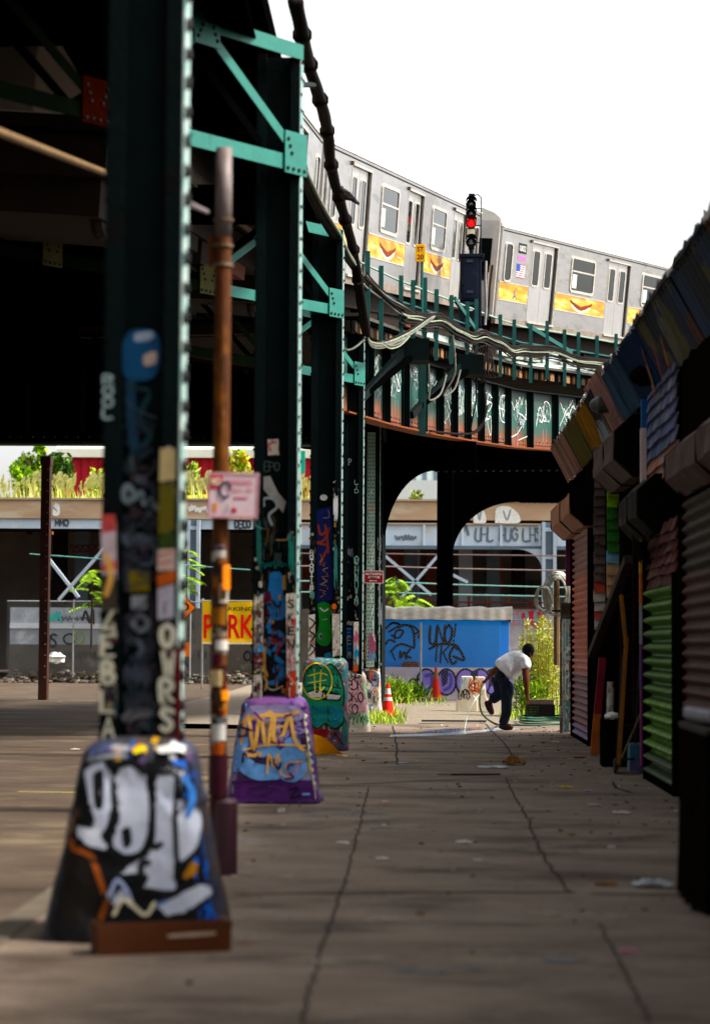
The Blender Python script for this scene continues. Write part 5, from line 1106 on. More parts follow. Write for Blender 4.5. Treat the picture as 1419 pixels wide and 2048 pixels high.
# ------------------------------------------------------------ market shacks along the right
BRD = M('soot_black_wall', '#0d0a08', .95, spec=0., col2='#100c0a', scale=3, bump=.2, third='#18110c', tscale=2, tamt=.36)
FX = 2.62
mk = thing('market_building', 'row of low dark market shacks with patched fronts along the right side', 'building', (5, 28, 0))
b = MB(); b.box(FX+.16, 8.5, 16, 37.0, 0, 4.85, BRD); b.box(2.5, 8.5, -40, 8.5, 0, 4.85, BRD); b.box(1.5, 2.49, -40, 8.0, 3.1, 3.2, BRD); b.box(3.6, 8.5, 8.51, 15.99, 0, 4.85, BRD); b.box(2.60, 2.779, 16, 21.9, 0, 4.84, BRD); b.build('wall', mk)  # includes an unseen near shop and canopy, added to darken the near pavement
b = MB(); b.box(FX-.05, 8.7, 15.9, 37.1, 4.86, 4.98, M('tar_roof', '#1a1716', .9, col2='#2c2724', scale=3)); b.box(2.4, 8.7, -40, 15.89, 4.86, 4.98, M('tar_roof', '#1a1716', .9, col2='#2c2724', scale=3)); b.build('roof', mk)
def corrug(b, fa, fb, L, pitch, amp, m, nrm, k=8):
    """corrugated sheet: fa(t), fb(t) are the two long edges; ribs run from one to the other"""
    n = int(L/pitch*k); A = []; B = []
    for i in range(n+1):
        t = i/n; o_ = V(nrm)*amp*math.sin(2*math.pi*i/k); A.append(fa(t)+o_); B.append(fb(t)+o_+V((0, 0, .05*mnoise.noise(fb(t)*2.3))))
    mid = [[A[i].lerp(B[i], f)+V((0, 0, 0)) for i in range(n+1)] for f in (0, .25, .5, .75, 1)]
    vs = [p for r_ in mid for p in r_]
    b.add(vs, [(j*(n+1)+i, j*(n+1)+i+1, (j+1)*(n+1)+i+1, (j+1)*(n+1)+i) for j in range(4) for i in range(n)], m)
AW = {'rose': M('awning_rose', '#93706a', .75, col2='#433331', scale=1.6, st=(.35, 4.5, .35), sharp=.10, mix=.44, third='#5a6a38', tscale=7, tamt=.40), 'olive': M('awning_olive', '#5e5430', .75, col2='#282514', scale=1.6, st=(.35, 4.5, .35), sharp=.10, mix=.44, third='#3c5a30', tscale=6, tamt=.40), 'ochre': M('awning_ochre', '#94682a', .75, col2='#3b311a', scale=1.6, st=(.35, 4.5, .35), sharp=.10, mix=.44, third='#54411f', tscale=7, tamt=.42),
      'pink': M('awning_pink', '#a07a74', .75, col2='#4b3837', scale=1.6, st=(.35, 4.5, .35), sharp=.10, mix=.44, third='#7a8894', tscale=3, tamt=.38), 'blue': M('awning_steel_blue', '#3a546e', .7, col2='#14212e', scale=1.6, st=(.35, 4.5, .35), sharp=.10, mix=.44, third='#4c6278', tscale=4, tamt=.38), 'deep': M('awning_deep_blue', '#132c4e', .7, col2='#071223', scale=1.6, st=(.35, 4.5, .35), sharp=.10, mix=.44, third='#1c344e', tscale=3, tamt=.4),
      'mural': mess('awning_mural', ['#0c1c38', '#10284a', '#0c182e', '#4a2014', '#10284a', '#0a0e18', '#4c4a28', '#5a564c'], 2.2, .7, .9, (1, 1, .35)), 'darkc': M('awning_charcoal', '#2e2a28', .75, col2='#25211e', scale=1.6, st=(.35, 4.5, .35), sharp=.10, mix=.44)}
def awning(label, y0, y1, top, bot, mats, rip=True, amp=.045):
    """tilted fascia of corrugated sheet: top edge leans out over the pavement"""
    o = thing('corrugated_awning', label, 'awning', (FX, (y0+y1)/2, bot[1]), 'corrugated sheets along the shop roofs')
    nrm = V((-(top[1]-bot[1]), 0, top[0]-bot[0])).normalized()
    if nrm.x > 0: nrm = -nrm
    L = y1-y0; a = y0
    for fr, mt in mats:
        c_ = a+L*fr; b = MB(); ja, jb = rnd.uniform(-.03, .03), rnd.uniform(-.03, .03)
        corrug(b, lambda t: V((top[0], a+(c_-a)*t, top[1]+ja)), lambda t: V((bot[0], a+(c_-a)*t, bot[1]+jb)), c_-a, .24, amp, mt, nrm)
        b.build('sheet', o); a = c_-.02
    b = MB()
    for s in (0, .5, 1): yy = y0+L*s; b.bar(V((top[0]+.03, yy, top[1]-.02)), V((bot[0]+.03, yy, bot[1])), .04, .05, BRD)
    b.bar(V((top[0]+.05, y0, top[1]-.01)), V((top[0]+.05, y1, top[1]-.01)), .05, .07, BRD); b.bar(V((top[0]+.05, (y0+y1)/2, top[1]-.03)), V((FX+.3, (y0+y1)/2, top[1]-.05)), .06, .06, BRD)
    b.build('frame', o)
    if rip:                                    # torn strips of white roof lining hanging on the upper edge
        b = MB(); WL = M('torn_lining', '#d5d2cf', .8, col2='#8a8684', scale=12); TL = M('tar_lip', '#0c0b0b', .9)
        yy = y0
        while yy < y1-.1:
            st_ = min(rnd.uniform(.15, .5), y1-yy); h_ = rnd.uniform(.02, .10)
            pts = [V((top[0]-.02, yy+st_*k/4, top[1]+rnd.uniform(0, h_)+.005)) for k in range(5)]+[V((top[0]-.02, yy+st_*(4-k)/4, top[1]-rnd.uniform(.02, .05))) for k in range(5)]
            b.prism(pts, (.012, 0, 0), WL if rnd.random() < .3 else TL); yy += st_+.001
        b.build('torn_edge', o)
    return o
TOP, BOT = (2.27, 4.88), (2.58, 4.33)
awning('farthest awning, rose and olive corrugated sheet with ochre boards', 29.2, 38.0, TOP, BOT, [(.12, AW['darkc']), (.24, AW['ochre']), (.30, AW['olive']), (.34, AW['rose'])])
o_ = awning('dusty pink awning sheet with black scrawl between ochre and blue ones', 27.4, 30.0, (2.25, 4.98), (2.60, 4.28), [(1, AW['pink'])], False)
p = Paint((2.235, 28, 4.98), V((-.7, 0, -.35)), .02)
for q in ([(1215, 790), (1228, 820), (1222, 840), (1236, 860)], [(1222, 806), (1236, 826), (1232, 850)], [(1206, 812), (1214, 836), (1206, 846)], [(1240, 830), (1228, 846), (1242, 866)], [(1200, 826), (1208, 850)]): p.line(.05, K('#2a1a1c'), q)
p.build(o_); p = Paint((2.235, 28, 4.98), V((-.7, 0, -.35)), .03); p.area(K('#6a8490'), [(1196, 838), (1208, 842), (1222, 872), (1212, 890), (1200, 866)], True); p.build(o_)
awning('pale steel blue corrugated awning next to the pink sheet', 23.4, 27.6, TOP, BOT, [(.5, AW['deep']), (.5, AW['blue'])])
o_ = awning('deep blue awning with a red and orange painted mural, nearest of the awnings', 16.8, 23.5, (2.27, 4.90), (2.60, 4.30), [(1, AW['mural'])], amp=.018)
p = Paint((2.235, 22, 4.90), V((-.6, 0, -.33)), .03)
for x, y in ((1288, 700), (1298, 730), (1310, 690), (1318, 720), (1326, 676), (1304, 760)): p.line(.04, rnd.choice((K('#a8481c'), K('#8a2a1c'), K('#b0a088'))), [(x, y), (x+8, y+24), (x+14, y+50)]); p.line(.03, K('#8a2018'), [(x-2, y-8), (x+3, y+4)])
p.build(o_)
for i, (x, y, Y) in enumerate(((1195, 810, 28.6), (1278, 752, 24.0))):
    q = P(x, y, Y); b = MB(); 
    b.lathe((q.x-.02, q.y, q.z), [(.10, -.16), (.12, -.02), (.07, .06), (.03, .09)], M('floodlight_grey', '#5f625f', .5, .3, col2='#3a3c3a', scale=6) if i == 0 else BRD, 14, Matrix(((.0, .0, -1), (0, 1, 0), (1, 0, 0))) )
    b.bar(q+V((.05, 0, 0)), q+V((.42, 0, .03)), .04, .04, BRD); tag(b.build('floodlight', smooth=False), 'grey floodlight on the edge of the pink awning' if i == 0 else 'dark floodlight sticking out from the blue awning', 'floodlight', 'floodlights on the awnings')
# roller shutters with their boxes
def shutter(label, y0, y1, xs, ztop, cols, box=None, pitch=.085, amp=.02, boxm=None, endm=None, zb=.02):
    o = thing('roller_shutter', label, 'shutter', (xs, (y0+y1)/2, 0), 'roller shutters on the shacks')
    L = ztop-zb; z = zb
    for fr, mt in cols:
        b = MB(); z1 = z+L*fr; n = max(8, int((z1-z)/pitch*8)); 
        def f(u, v): zz = z+(z1-z)*v; return V((xs+amp*math.sin(2*math.pi*zz/pitch)+.004*math.sin(u*40), y0+(y1-y0)*u, zz))
        b.sheet(f, 20, n, mt); b.build('slats', o); z = z1
    b = MB()
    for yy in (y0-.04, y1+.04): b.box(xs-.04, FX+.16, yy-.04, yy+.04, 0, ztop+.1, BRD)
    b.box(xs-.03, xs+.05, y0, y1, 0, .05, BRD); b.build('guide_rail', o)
    if box:
        bx0, bz0, bz1, by0, by1 = box; h_ = bz1-bz0; c_ = h_*.28; x1 = FX+.16
        prof = [(bx0, bz0+c_), (bx0+c_*1.1, bz0), (x1, bz0), (x1, bz1), (bx0+c_*1.1, bz1), (bx0, bz1-c_)]
        b = MB(); pf = [(prof[i][0]+(prof[(i+1) % 6][0]-prof[i][0])*k/4, prof[i][1]+(prof[(i+1) % 6][1]-prof[i][1])*k/4) for i in range(6) for k in range(4)]; rings = []
        for j in range(15):
            yy = by0+(by1-by0)*j/14; rings.append([V((x+.030*mnoise.noise(V((x*3, yy*1.7, z_*4)))*(x < x1-.05), yy, z_+.030*mnoise.noise(V((x*3+9, yy*1.7, z_*4)))*(x < x1-.05))) for x, z_ in pf])
        b.loft(rings, boxm)
        for yy in (by0+.02, (by0+by1)/2, by1-.03): b.prism([V(((x-(bx0+x1)/2)*1.02+(bx0+x1)/2, yy, (z_-(bz0+bz1)/2)*1.03+(bz0+bz1)/2)) for x, z_ in prof], (0, .025, 0), BRD)
        hb = b.build('housing', o)
        b = MB(); b.prism([V((x+.006, by0-.012, z_)) for x, z_ in prof], (0, .010, 0), endm or BRD); b.build('end_cap', hb)
    return o
    return o
RUSTBX = M('rusty_housing', '#8a7a68', .7, col2='#a3501a', scale=5, mix=.5, sharp=.1, st=(1, 4, .5))
shutter('orange and purple roller shutter at the far end under a rust streaked box', 32.6, 36.2, 2.51, 3.42, [(.06, M('shutter_purple', '#5d3f6a', .5, col2='#7a5a84', scale=3)), (.24, M('shutter_brownpurple', '#7a3f38', .5, col2='#573048', scale=3)), (.45, M('shutter_orange', '#c8622c', .5, col2='#8a4a50', scale=2.5, third='#d8c0a4', tscale=5, tamt=.36)), (.25, M('shutter_rose', '#7d4254', .5, col2='#8a5a4a', scale=3))], (2.17, 3.22, 3.88, 32.0, 36.6), boxm=RUSTBX, pitch=.105, amp=.024)
b = MB(); b.prism([V((2.40, 36.34, 2.45)), V((2.48, 36.34, 2.45)), V((2.48, 36.34, 3.35)), V((2.40, 36.34, 3.35))], (0, .04, 0), mess('magenta_blue_strip', ['#6a1446', '#7a1a50', '#6a1446', '#2a5a80'], 1.5, .6, .4));
tag(b.build('banner_strip'), 'magenta and blue painted strip below the rusty shutter box', 'strip')
BROWNBX = M('brown_housing', '#5a4640', .7, col2='#2a1f1c', st=(1, 3, 1), scale=4, third='#8a7872', tscale=3, tamt=.38)
shutter('dark shutter under the brown and black shutter box beneath the pink awning', 26.4, 29.0, 2.66, 3.5, [(1, BRD)], (2.30, 3.50, 4.24, 26.2, 29.3), boxm=BROWNBX)
GRAYBX = M('torn_housing', '#2c2a29', .8, spec=.05, col2='#191716', scale=4, third='#6f6c69', tscale=3, tamt=.36)
shutter('dark shutter under the torn grey shutter box', 20.6, 23.2, 2.70, 2.55, [(1, BRD)], (2.29, 2.68, 3.30, 23.3, 25.6), boxm=GRAYBX)
b = MB()
for k in range(5):
    y0_ = 23.4+k*.42; pts = [V((2.24+.09*k, y0_, 2.66-.02*k)), V((2.30+.1*k, y0_+.3, 2.62)), V((2.36+.12*k, y0_+.2, 2.36-.05*k)), V((2.27+.1*k, y0_+.1, 2.45))]; b.prism(pts, (.012, 0, 0), GRAYBX)
tag(b.build('torn_sheet'), 'torn strips of grey sheet metal dangling under the grey shutter box', 'sheet metal')
LIME = M('shutter_lime', '#5f8f14', .5, col2='#24420e', scale=6, mix=.48, third='#9cb83c', tscale=5, tamt=.40)
shutter('bright green roller shutter with maroon shingled panel above at the right edge', 22.0, 24.75, 2.54, 2.12, [(.14, M('shutter_dark_green', '#33481f', .5, col2='#1c2a14', scale=4)), (.28, LIME), (.36, M('shutter_green_b', '#4c7a14', .5, col2='#24420e', scale=6, third='#2f4d16', tscale=4, tamt=.42)), (.22, M('shutter_green_c', '#5a8a1c', .5, col2='#2a4418', scale=6))], pitch=.15, amp=.05)
o_ = shutter('dark rust red roller shutter nearest the camera on the right, with faint pale tags', 16.9, 21.5, 2.56, 2.9, [(.3, M('shutter_soot', '#2a1a18', .6, col2='#140d0c', scale=4)), (.45, M('shutter_rust_red', '#4a241c', .6, col2='#2a1512', scale=4, third='#5a4a44', tscale=5, tamt=.38)), (.25, M('shutter_soot', '#2a1a18'))], (2.40, 2.95, 3.5, 16.8, 21.7), boxm=BROWNBX, pitch=.12, amp=.022)
# shingle cladding
def shingles(label, y0, y1, z0, z1, xs, rows, wd, colf, name='shingle_panel'):
    o = MB(); h_ = (z1-z0)/rows
    for r_ in range(rows):
        yy = y0-(wd*.5 if r_ % 2 else 0)
        while yy < y1-.01:
            a, c_ = max(y0, yy)+.006, min(y1, yy+wd)-.006
            if c_-a > .03:
                zz = z0+r_*h_-rnd.uniform(0, .025); m_ = colf(r_, rows, (a+c_)/2); j = rnd.uniform(0, .012)
                o.obox(((xs-.02-j/2), (a+c_)/2, zz+h_*.55), ((.009, 0, .0)), (0, (c_-a)/2, 0), (.02, 0, h_*.58), m_)
                o.poly([V((xs-.045-j, a+.004, zz-.002)), V((xs-.045-j, c_-.004, zz-.002)), V((xs-.01, c_-.004, zz-.002)), V((xs-.01, a+.004, zz-.002))], m_)
            yy += wd
    return tag(o.build(name), label, 'wall panel')
shb = [M('shingle_brown%d' % i, c_, .8, col2='#3a302c', scale=7, st=(1, 1, .3)) for i, c_ in enumerate(('#5c4d48', '#6d5c57', '#4c3f3b', '#7a6762'))]
shg = [M('shingle_green%d' % i, c_, .7, col2=d_, scale=6) for i, (c_, d_) in enumerate((('#93c040', '#6f9a34'), ('#a0cc4a', '#7aa83c'), ('#4c8a3c', '#35682e'), ('#3f7a38', '#2a562a'), ('#84b4c8', '#4c6a74'), ('#c8a884', '#9a7a5c')))]
def gcol(r_, n, y):
    f = r_/n; return shg[5] if f < .16 else (shg[4] if f < .28 else (rnd.choice((shg[2], shg[3])) if f < .56 else rnd.choice((shg[0], shg[1]))))
wb = [M('shingle_white%d' % i, c_, .7, col2='#1a1618', scale=5, mix=.4, sharp=.06) for i, c_ in enumerate(('#c2b4b4', '#b5a8a0', '#a84a3a'))]
def strip_shingles(label, Y, x0, x1, z0, z1, rows, colf):
    o = MB(); h_ = (z1-z0)/rows
    for r_ in range(rows):
        zz = z0+r_*h_; k = 2 if r_ % 2 else 1; m_ = colf(r_, rows, 0); ed = [x0+rnd.uniform(-.012, .006)]+([(x0+x1)/2+rnd.uniform(-.03, .03)] if k == 2 else [])+[x1]
        for a_, c_ in zip(ed, ed[1:]):
            t_ = rnd.uniform(.012, .02); y_ = rnd.uniform(0, .015); dz = rnd.uniform(-.02, .01)
            o.add([(a_+.002, Y-.055-y_, zz+dz), (c_-.002, Y-.055-y_, zz+dz+rnd.uniform(-.01, .01)), (c_-.002, Y-.005, zz+h_*1.15), (a_+.002, Y-.005, zz+h_*1.15), (a_+.002, Y-.04-y_+t_, zz+dz), (c_-.002, Y-.04-y_+t_, zz+dz), (c_-.002, Y, zz+h_*1.15), (a_+.002, Y, zz+h_*1.15)], [(0, 1, 2, 3), (7, 6, 5, 4), (0, 4, 5, 1), (1, 5, 6, 2), (3, 2, 6, 7), (0, 3, 7, 4)], m_)
    o.box(x0+.004, FX+.16, Y+.002, Y+.30, 0, z1, BRD); return tag(o.build('shingle_panel'), label, 'wall panel')
strip_shingles('narrow strip of brown weathered shingles between the orange shutter and the green strip', 31.0, 2.44, 2.605, 1.7, 4.25, 19, lambda r_, n, y: rnd.choice(shb) if r_ > 4 else rnd.choice(wb))
strip_shingles('narrow strip of lime green shingles under the black shutter box', 29.6, 2.50, 2.665, 2.12, 4.1, 13, gcol)
blu = [M('shingle_blue%d' % i, c_, .65, col2=d_, scale=9, st=(1, 3, .4), mix=.47, sharp=.08) for i, (c_, d_) in enumerate((('#28306c', '#7a8094'), ('#1c2458', '#4a6a7a'), ('#34407a', '#a09a98'), ('#20285c', '#8a8480')))]
org = [M('shingle_orange%d' % i, c_, .65, col2='#8a7a74', scale=8, mix=.5, sharp=.06) for i, c_ in enumerate(('#a84a24', '#8a8078'))]
shingles('blue and white painted shingle wall above the green shutter', 22.2, 24.9, 3.28, 4.42, 2.60, 8, .3, lambda r_, n, y: rnd.choice(blu) if r_ > 1 else rnd.choice(org))
mar = [M('shingle_maroon%d' % i, c_, .75, col2='#3a1f20', scale=8, mix=.45) for i, c_ in enumerate(('#5a2a2c', '#6a3a34', '#4a2628', '#6d4a3c'))]
shingles('maroon shingle panel just above the green shutter', 22.0, 24.75, 2.13, 2.78, 2.58, 6, .3, lambda r_, n, y: rnd.choice(mar))
b = MB(); b.box(2.50, 2.56, 24.95, 25.1, 3.25, 3.95, K('#c2aeac')); b.box(2.52, 2.60, 25.11, 25.2, 3.2, 4.3, K('#1f5a94')); b.box(2.50, 2.58, 24.85, 24.95, .2, 2.9, BRD); b.build('trim_board', mk)
b = MB()
for k, (z0, z1, c_) in enumerate([(2.3, 2.75, '#c89a14'), (1.95, 2.3, '#c2641c'), (1.5, 1.95, '#8f8a90'), (1.0, 1.5, '#5a2a6a'), (.5, 1.0, '#6a2a5a'), (.14, .5, '#7a2a60')]): b.box(2.47+.002*k, 2.498+.002*k, 24.86, 24.94, z0, z1, K(c_))
b.build('painted_jamb', mk)
for y in (25.4, 26.1, 27.3, 28.2, 29.0): b = MB(); b.box(2.66+rnd.uniform(-.05, .05), 2.78, y-.05, y+.05, 0, 3.4, M('dark_stud', '#17110d', .9, spec=0., col2='#2a1e16', scale=5)); b.build('stud', mk)
# ------------------------------------------------------------ timber and junk leaning on the fronts
def lean(name, label, cat, a, c_, w_, t_, m, side=None, group=None, m2=None, split=.5):
    b = MB(); a, c_ = V(a), V(c_)
    if m2:
        k = a.lerp(c_, split); b.bar(a, k, w_, t_, m, side); b.bar(k, c_, w_, t_, m2, side)
    else: b.bar(a, c_, w_, t_, m, side)
    return tag(b.build(name, bevel=.004), label, cat, group)
RD2 = M('plank_red', '#7a1420', .6, col2='#4f1020', scale=5); OR2 = M('plank_orange', '#a85a1a', .65, col2='#6d3a14', scale=5)
def gx(x, y): return G(x, y)
q = G(1186, 1514); lean('painted_plank', 'red and orange painted plank leaning against the shacks', 'plank', q+V((0, 0, .02)), P(1204, 1316, q.y+.35), .10, .05, OR2, (0, 1, 0), None, RD2, .42)
q = G(1167, 1482); lean('white_post', 'tapered white post leaning beside the red plank', 'post', q+V((0, 0, .03)), P(1180, 1374, q.y+.25), .055, .055, K('#b5aba0'))
lean('timber_beam', 'long dark timber propped diagonally against the shack front', 'timber', P(1182, 1310, 29.5), P(1256, 1118, 25.8), .10, .10, M('dark_timber', '#3d352d', .8, col2='#241d18', scale=5))
q = G(1233, 1560); k1 = lean('broom_handle', 'orange brown stick propped beside the dark doorway', 'stick', P(1236, 1530, 25.7), P(1252, 1275, 26.0), .045, .045, M('stick_orange', '#8a5a24', .7, col2='#5f3c18', scale=6)); 
lean('bent_stick', 'short bent brown stick leaning high in the doorway', 'stick', P(1251, 1290, 26.2), P(1241, 1190, 26.4), .045, .045, M('stick_orange', '#8a5a24'))
lean('bamboo_cane', 'thin tan cane leaning in the doorway over the hand truck', 'stick', G(1234, 1540)+V((0, 0, .02)), P(1284, 1420, 25.6), .025, .025, M('cane_tan', '#7d6a4c', .7, col2='#5a4a34', scale=6))
o = thing('hand_truck', 'dark metal hand truck standing in the shop doorway', 'hand truck', G(1248, 1548)); q = G(1232, 1548); q2 = G(1272, 1546); b = MB()
for a, t in ((q, P(1244, 1310, q.y+.35)), (q2+V((-.02, .1, 0)), P(1279, 1312, q.y+.40))): b.tube([a+V((0, .03, .03)), t], .014, BOLT, 8)
for f in (.12, .4, .7): b.tube([q.lerp(P(1244, 1310, q.y+.35), f), q2.lerp(P(1279, 1312, q.y+.4), f)], .012, BOLT, 6)
b.build('frame', o); b = MB(); b.box(q.x, q2.x, q.y-.14, q.y+.03, .015, .03, M('plate_olive', '#4f4836', .6, col2='#2c2820', scale=6)); b.build('toe_plate', o)
for qq in (q, q2):
    b = MB(); b.lathe(qq+V((0, .12, .085)), [(.05, -.025), (.085, -.02), (.085, .02), (.05, .025)], BOLT, 16, Matrix(((0, 0, 1), (0, 1, 0), (1, 0, 0)))); b.build('wheel', o)
q = G(1275, 1546); b = MB(); b.box(q.x-.10, q.x+.12, q.y-.02, q.y+.3, 0, .34, mess('teal_purple_block', ['#1f6a74', '#2a7a84', '#3a2a5a', '#4a3a6a', '#1a4a5a'], 4, .6, .6)); tag(b.build('painted_block', bevel=.015), 'small teal and purple painted block beside the green shutter', 'block')
q = G(1206, 1508); b = MB(); b.lathe(q, [(.09, 0), (.10, .02), (.115, .24), (.122, .26), (.105, .26), (.1, .24)], M('bucket_grime', '#6d6760', .6, col2='#3c3632', scale=6), 18); tag(b.build('plastic_bucket', smooth=False), 'grimy grey bucket behind the foot of the orange plank', 'bucket')
q = G(1220, 1516); b = MB(); b.tube([q+V((0, .1, 0)), q+V((0, .12, .5)), q+V((.02, .15, 1.0))], .05, M('pipe_spotted', '#5a5048', .6, col2='#bdb6ae', scale=9, mix=.55, sharp=.06), 10); tag(b.build('stub_pipe'), 'spattered upright pipe in the dark doorway beside the bucket', 'pipe')
o = thing('coil_reel', 'white plastic rag bundle on top of dark crates in the doorway', 'bundle', P(1220, 1460, 27.2)); b = MB(); q = P(1222, 1432, 27.2); b.ball(q, (.09, .08, .05), Wt, 10, 7, .2); b.build('rag', o); b = MB(); b.box(q.x-.12, q.x+.2, 27.1, 27.5, 0, q.z-.04, BRD); b.build('crate', o)
# stall table at the right edge, close to the camera
o = thing('stall_table', 'black draped stall table with pale top at the right edge, out of focus', 'table', (1.75, 12.2, 0)); b = MB(); 
BLK = M('black_cloth', '#16110e', .95, spec=0., col2='#0c0907', scale=6, bump=.4, bscale=9)
b.sheet(lambda u, v: V((1.61+.03*math.sin(u*23)+.02*math.sin(u*51)*(1-v)-.03*(1-v), 12.3+1.2*u, 1.0*v+.01)), 60, 6, BLK); b.sheet(lambda u, v: V((1.59+.8*u, 13.5+.02*math.sin(u*30), 1.0*v+.01)), 20, 4, BLK); b.sheet(lambda u, v: V((1.59+.8*u, 12.3+.02*math.sin(u*30), 1.0*v+.01)), 20, 4, BLK); b.build('drape', o)
b = MB(); b.box(1.58, 2.4, 12.25, 13.55, 1.0, 1.03, M('table_top_dark', '#2a2420', .7)); b.build('table_top', o)
b = MB(); q = PX(1318, 1440, 1.40); b.obox((1.73, 13.0, 1.075), (.12, .05, -.02), (-.02, .45, 0), (0, 0, .035), M('pale_wrap', '#9a9aa6', .4, col2='#6d6d7a', scale=6)); tag(b.build('plastic_package', bevel=.02), 'pale plastic wrapped package on the black stall table', 'package')
b = MB()
for k in range(14):
    y = 12.6+rnd.uniform(-.25, .35); z = rnd.uniform(.42, .86); b.prism([V((1.575, y, z)), V((1.56, y+.07, z+.02)), V((1.545, y+.05, z-rnd.uniform(.1, .22))), V((1.55, y+.02, z-rnd.uniform(.08, .25)))], (.008, 0, 0), BLK)
b.build('ragged_fringe', o)
# ------------------------------------------------------------ things near the end of the pavement
def cone(label, x, yb_, h_, w_, Y=None, old=False):
    q = G(x, yb_, -.05); o = thing('traffic_cone', label, 'traffic cone', q, 'traffic cones on the gravel')
    ORG_ = M('cone_orange_old', '#b8381a', .55, col2='#8a2c18', scale=8) if old else M('cone_orange', '#d83a10', .5, col2='#b02c0c', scale=8); WH = M('cone_white', '#d5cfc6', .5, col2='#9d968c', scale=8)
    b = MB(); b.box(q.x-w_/2, q.x+w_/2, q.y-w_/2, q.y+w_/2, q.z, q.z+.035, ORG_); b.build('base', o, bevel=.02)
    r = lambda f: w_*.40*(1-f)+.028*f
    for nm, f0, f1, m_ in (('lower_body', 0, .45, ORG_), ('reflective_collar', .45, .56, WH), ('mid_body', .56, .66, ORG_), ('reflective_collar', .66, .84, WH), ('tip', .84, 1, ORG_)):
        if old: m_ = ORG_ if nm != 'reflective_collar' or f0 < .5 else M('cone_brown_band', '#8a6a4c', .6, col2='#5a3a28', scale=6)
        b = MB(); b.lathe(q+V((0, 0, .035)), [(r(f0)+(.002 if 'coll' in nm else 0), h_*f0), (r(f1)+(.002 if 'coll' in nm else 0), h_*f1)], m_, 20); b.build(nm, o, smooth=False)
cone('bright orange cone with white collars, standing in grass by the tagged base', 775, 1433, .66, .36)
cone('older plain orange cone leaning by the purple mural, farther off', 871, 1399, .86, .40, old=True)
# rusted stump and concrete barrier block
q = G(820, 1396, -.05); b = MB(); b.loft([[q+V((sx*w_/2*1, sy*w_/2, z_)) for sx, sy in ((-1, -1), (1, -1), (1, 1), (-1, 1))] for w_, z_ in ((.74, 0), (.62, .45), (.50, .85), (.46, 1.0), (.36, 1.03))], M('rust_stained_block', '#5a3326', .8, col2='#2f1a14', scale=4, bump=.4, bscale=15, third='#7a5a4a', tscale=4, tamt=.38)); tag(b.build('concrete_footing', bevel=.04), 'rust brown concrete footing standing in weeds before the blue wall', 'footing')
q = G(942, 1424, -.05); o = thing('concrete_barrier', 'pale concrete barrier with red and black tags beside the bending man', 'barrier', q)
b = MB(); prof = [(-.38, 0), (-.38, .26), (-.26, .36), (-.20, .80), (.20, .80), (.26, .36), (.38, .26), (.38, 0)]; bm_ = M('barrier_concrete', '#d8cfbd', .85, col2='#b5aa96', scale=5, bump=.25, third='#8a7a64', tscale=3, tamt=.36)
b.prism([V((q.x-.10+x*.62, q.y, q.z+z_)) for x, z_ in prof], (0, .5, 0), bm_); b.prism([V((q.x+.20+x*.5, q.y+.05, q.z+z_*.99)) for x, z_ in prof], (0, .45, 0), bm_); bo = b.build('block', o, bevel=.015)
p = Paint((0, q.y, 0), (0, -1, 0), .05)
for i in range(12): p.line(.02, rnd.choice((K('#b03a24'), K('#c04a2a'), K('#8a2a20'), K('#c07a4a'))), [(934+rnd.uniform(0, 30), 1352+rnd.uniform(0, 14)), (936+rnd.uniform(0, 28), 1370+rnd.uniform(0, 8)), (936+rnd.uniform(0, 28), 1378+rnd.uniform(0, 14))])
p.word('LARO', 916, 1380, 18, 5, Bk, .02); p.line(.02, Bk, [(918, 1394), (930, 1378), (940, 1396)]); p.scrawl(920, 1352, 10, 24, K('#7a9ab0'), .015, 4)
p.build(bo)
q = G(905, 1443); b = MB(); b.obox((q.x+.02, q.y, .012), (.62, .03, 0), (0, .16, 0), (0, 0, .012), M('drain_dark', '#15110e', .8)); tag(b.build('flat_board'), 'dark flat board lying along the edge of the pavement', 'board')
# blue container with tarpaulin
BLU = M('container_blue', '#0084d4', .5, col2='#0076c0', scale=1.5, mix=.45); yb_ = 62.5
a, d_ = P(740, 1345, yb_), P(1000, 1236, yb_); zt = P(900, 1238, yb_).z
o = thing('blue_container', 'bright blue container with black tags and a white tarpaulin over its roof', 'container', ((a.x+d_.x)/2, yb_, 0))
b = MB(); b.box(a.x-.4, d_.x, yb_, yb_+3.0, .02, zt, BLU); b.box(d_.x-.0, d_.x+.26, yb_+.35, yb_+3.0, .02, zt-.02, M('container_lit_side_blue', '#1292e2', .5, col2='#1084d2', scale=1.5)); bw = b.build('body', o, bevel=.02)  # right side in a lighter blue copy, the light on it painted in
b = MB(); TARP = M('white_tarp', '#e2ded6', .6, col2='#b4afa6', scale=3, bump=.5, bscale=5, st=(1, 1, 2))
def tf(u, v):
    x = a.x-.42+(d_.x+.34-a.x+.42)*u; s = v*1.2
    if s < .36: return V((x, yb_-.05-.02*math.sin(u*37)-.015*math.sin(u*90), zt-.02+.34*s/.36-.010*math.sin(u*24)*(1-s/.36)))
    return V((x, yb_-.05+(s-.36)*3.6, zt+.32+.05*math.sin(u*31+s*5)))
b.sheet(tf, 120, 14, TARP); b.sheet(lambda u, v: V((d_.x+.30+.02*math.sin(u*20), yb_-.05+3.05*u, zt-.08+.40*v)), 20, 3, TARP); b.build('tarpaulin', o, smooth=True)
p = Paint((0, yb_, 0), (0, -1, 0), .01); lw = .075
p.word('UNO!', 860, 1252, 36, 13.5, Bk, lw, slant=-.2, jit=.04, dy=-1); p.word('TKC', 866, 1288, 34, 15, Bk, lw, slant=-.2, jit=.04, dy=3); p.line(lw, Bk, [(858, 1298), (880, 1288), (912, 1290)]); p.line(lw, Bk, [(914, 1292), (928, 1320), (905, 1312)])
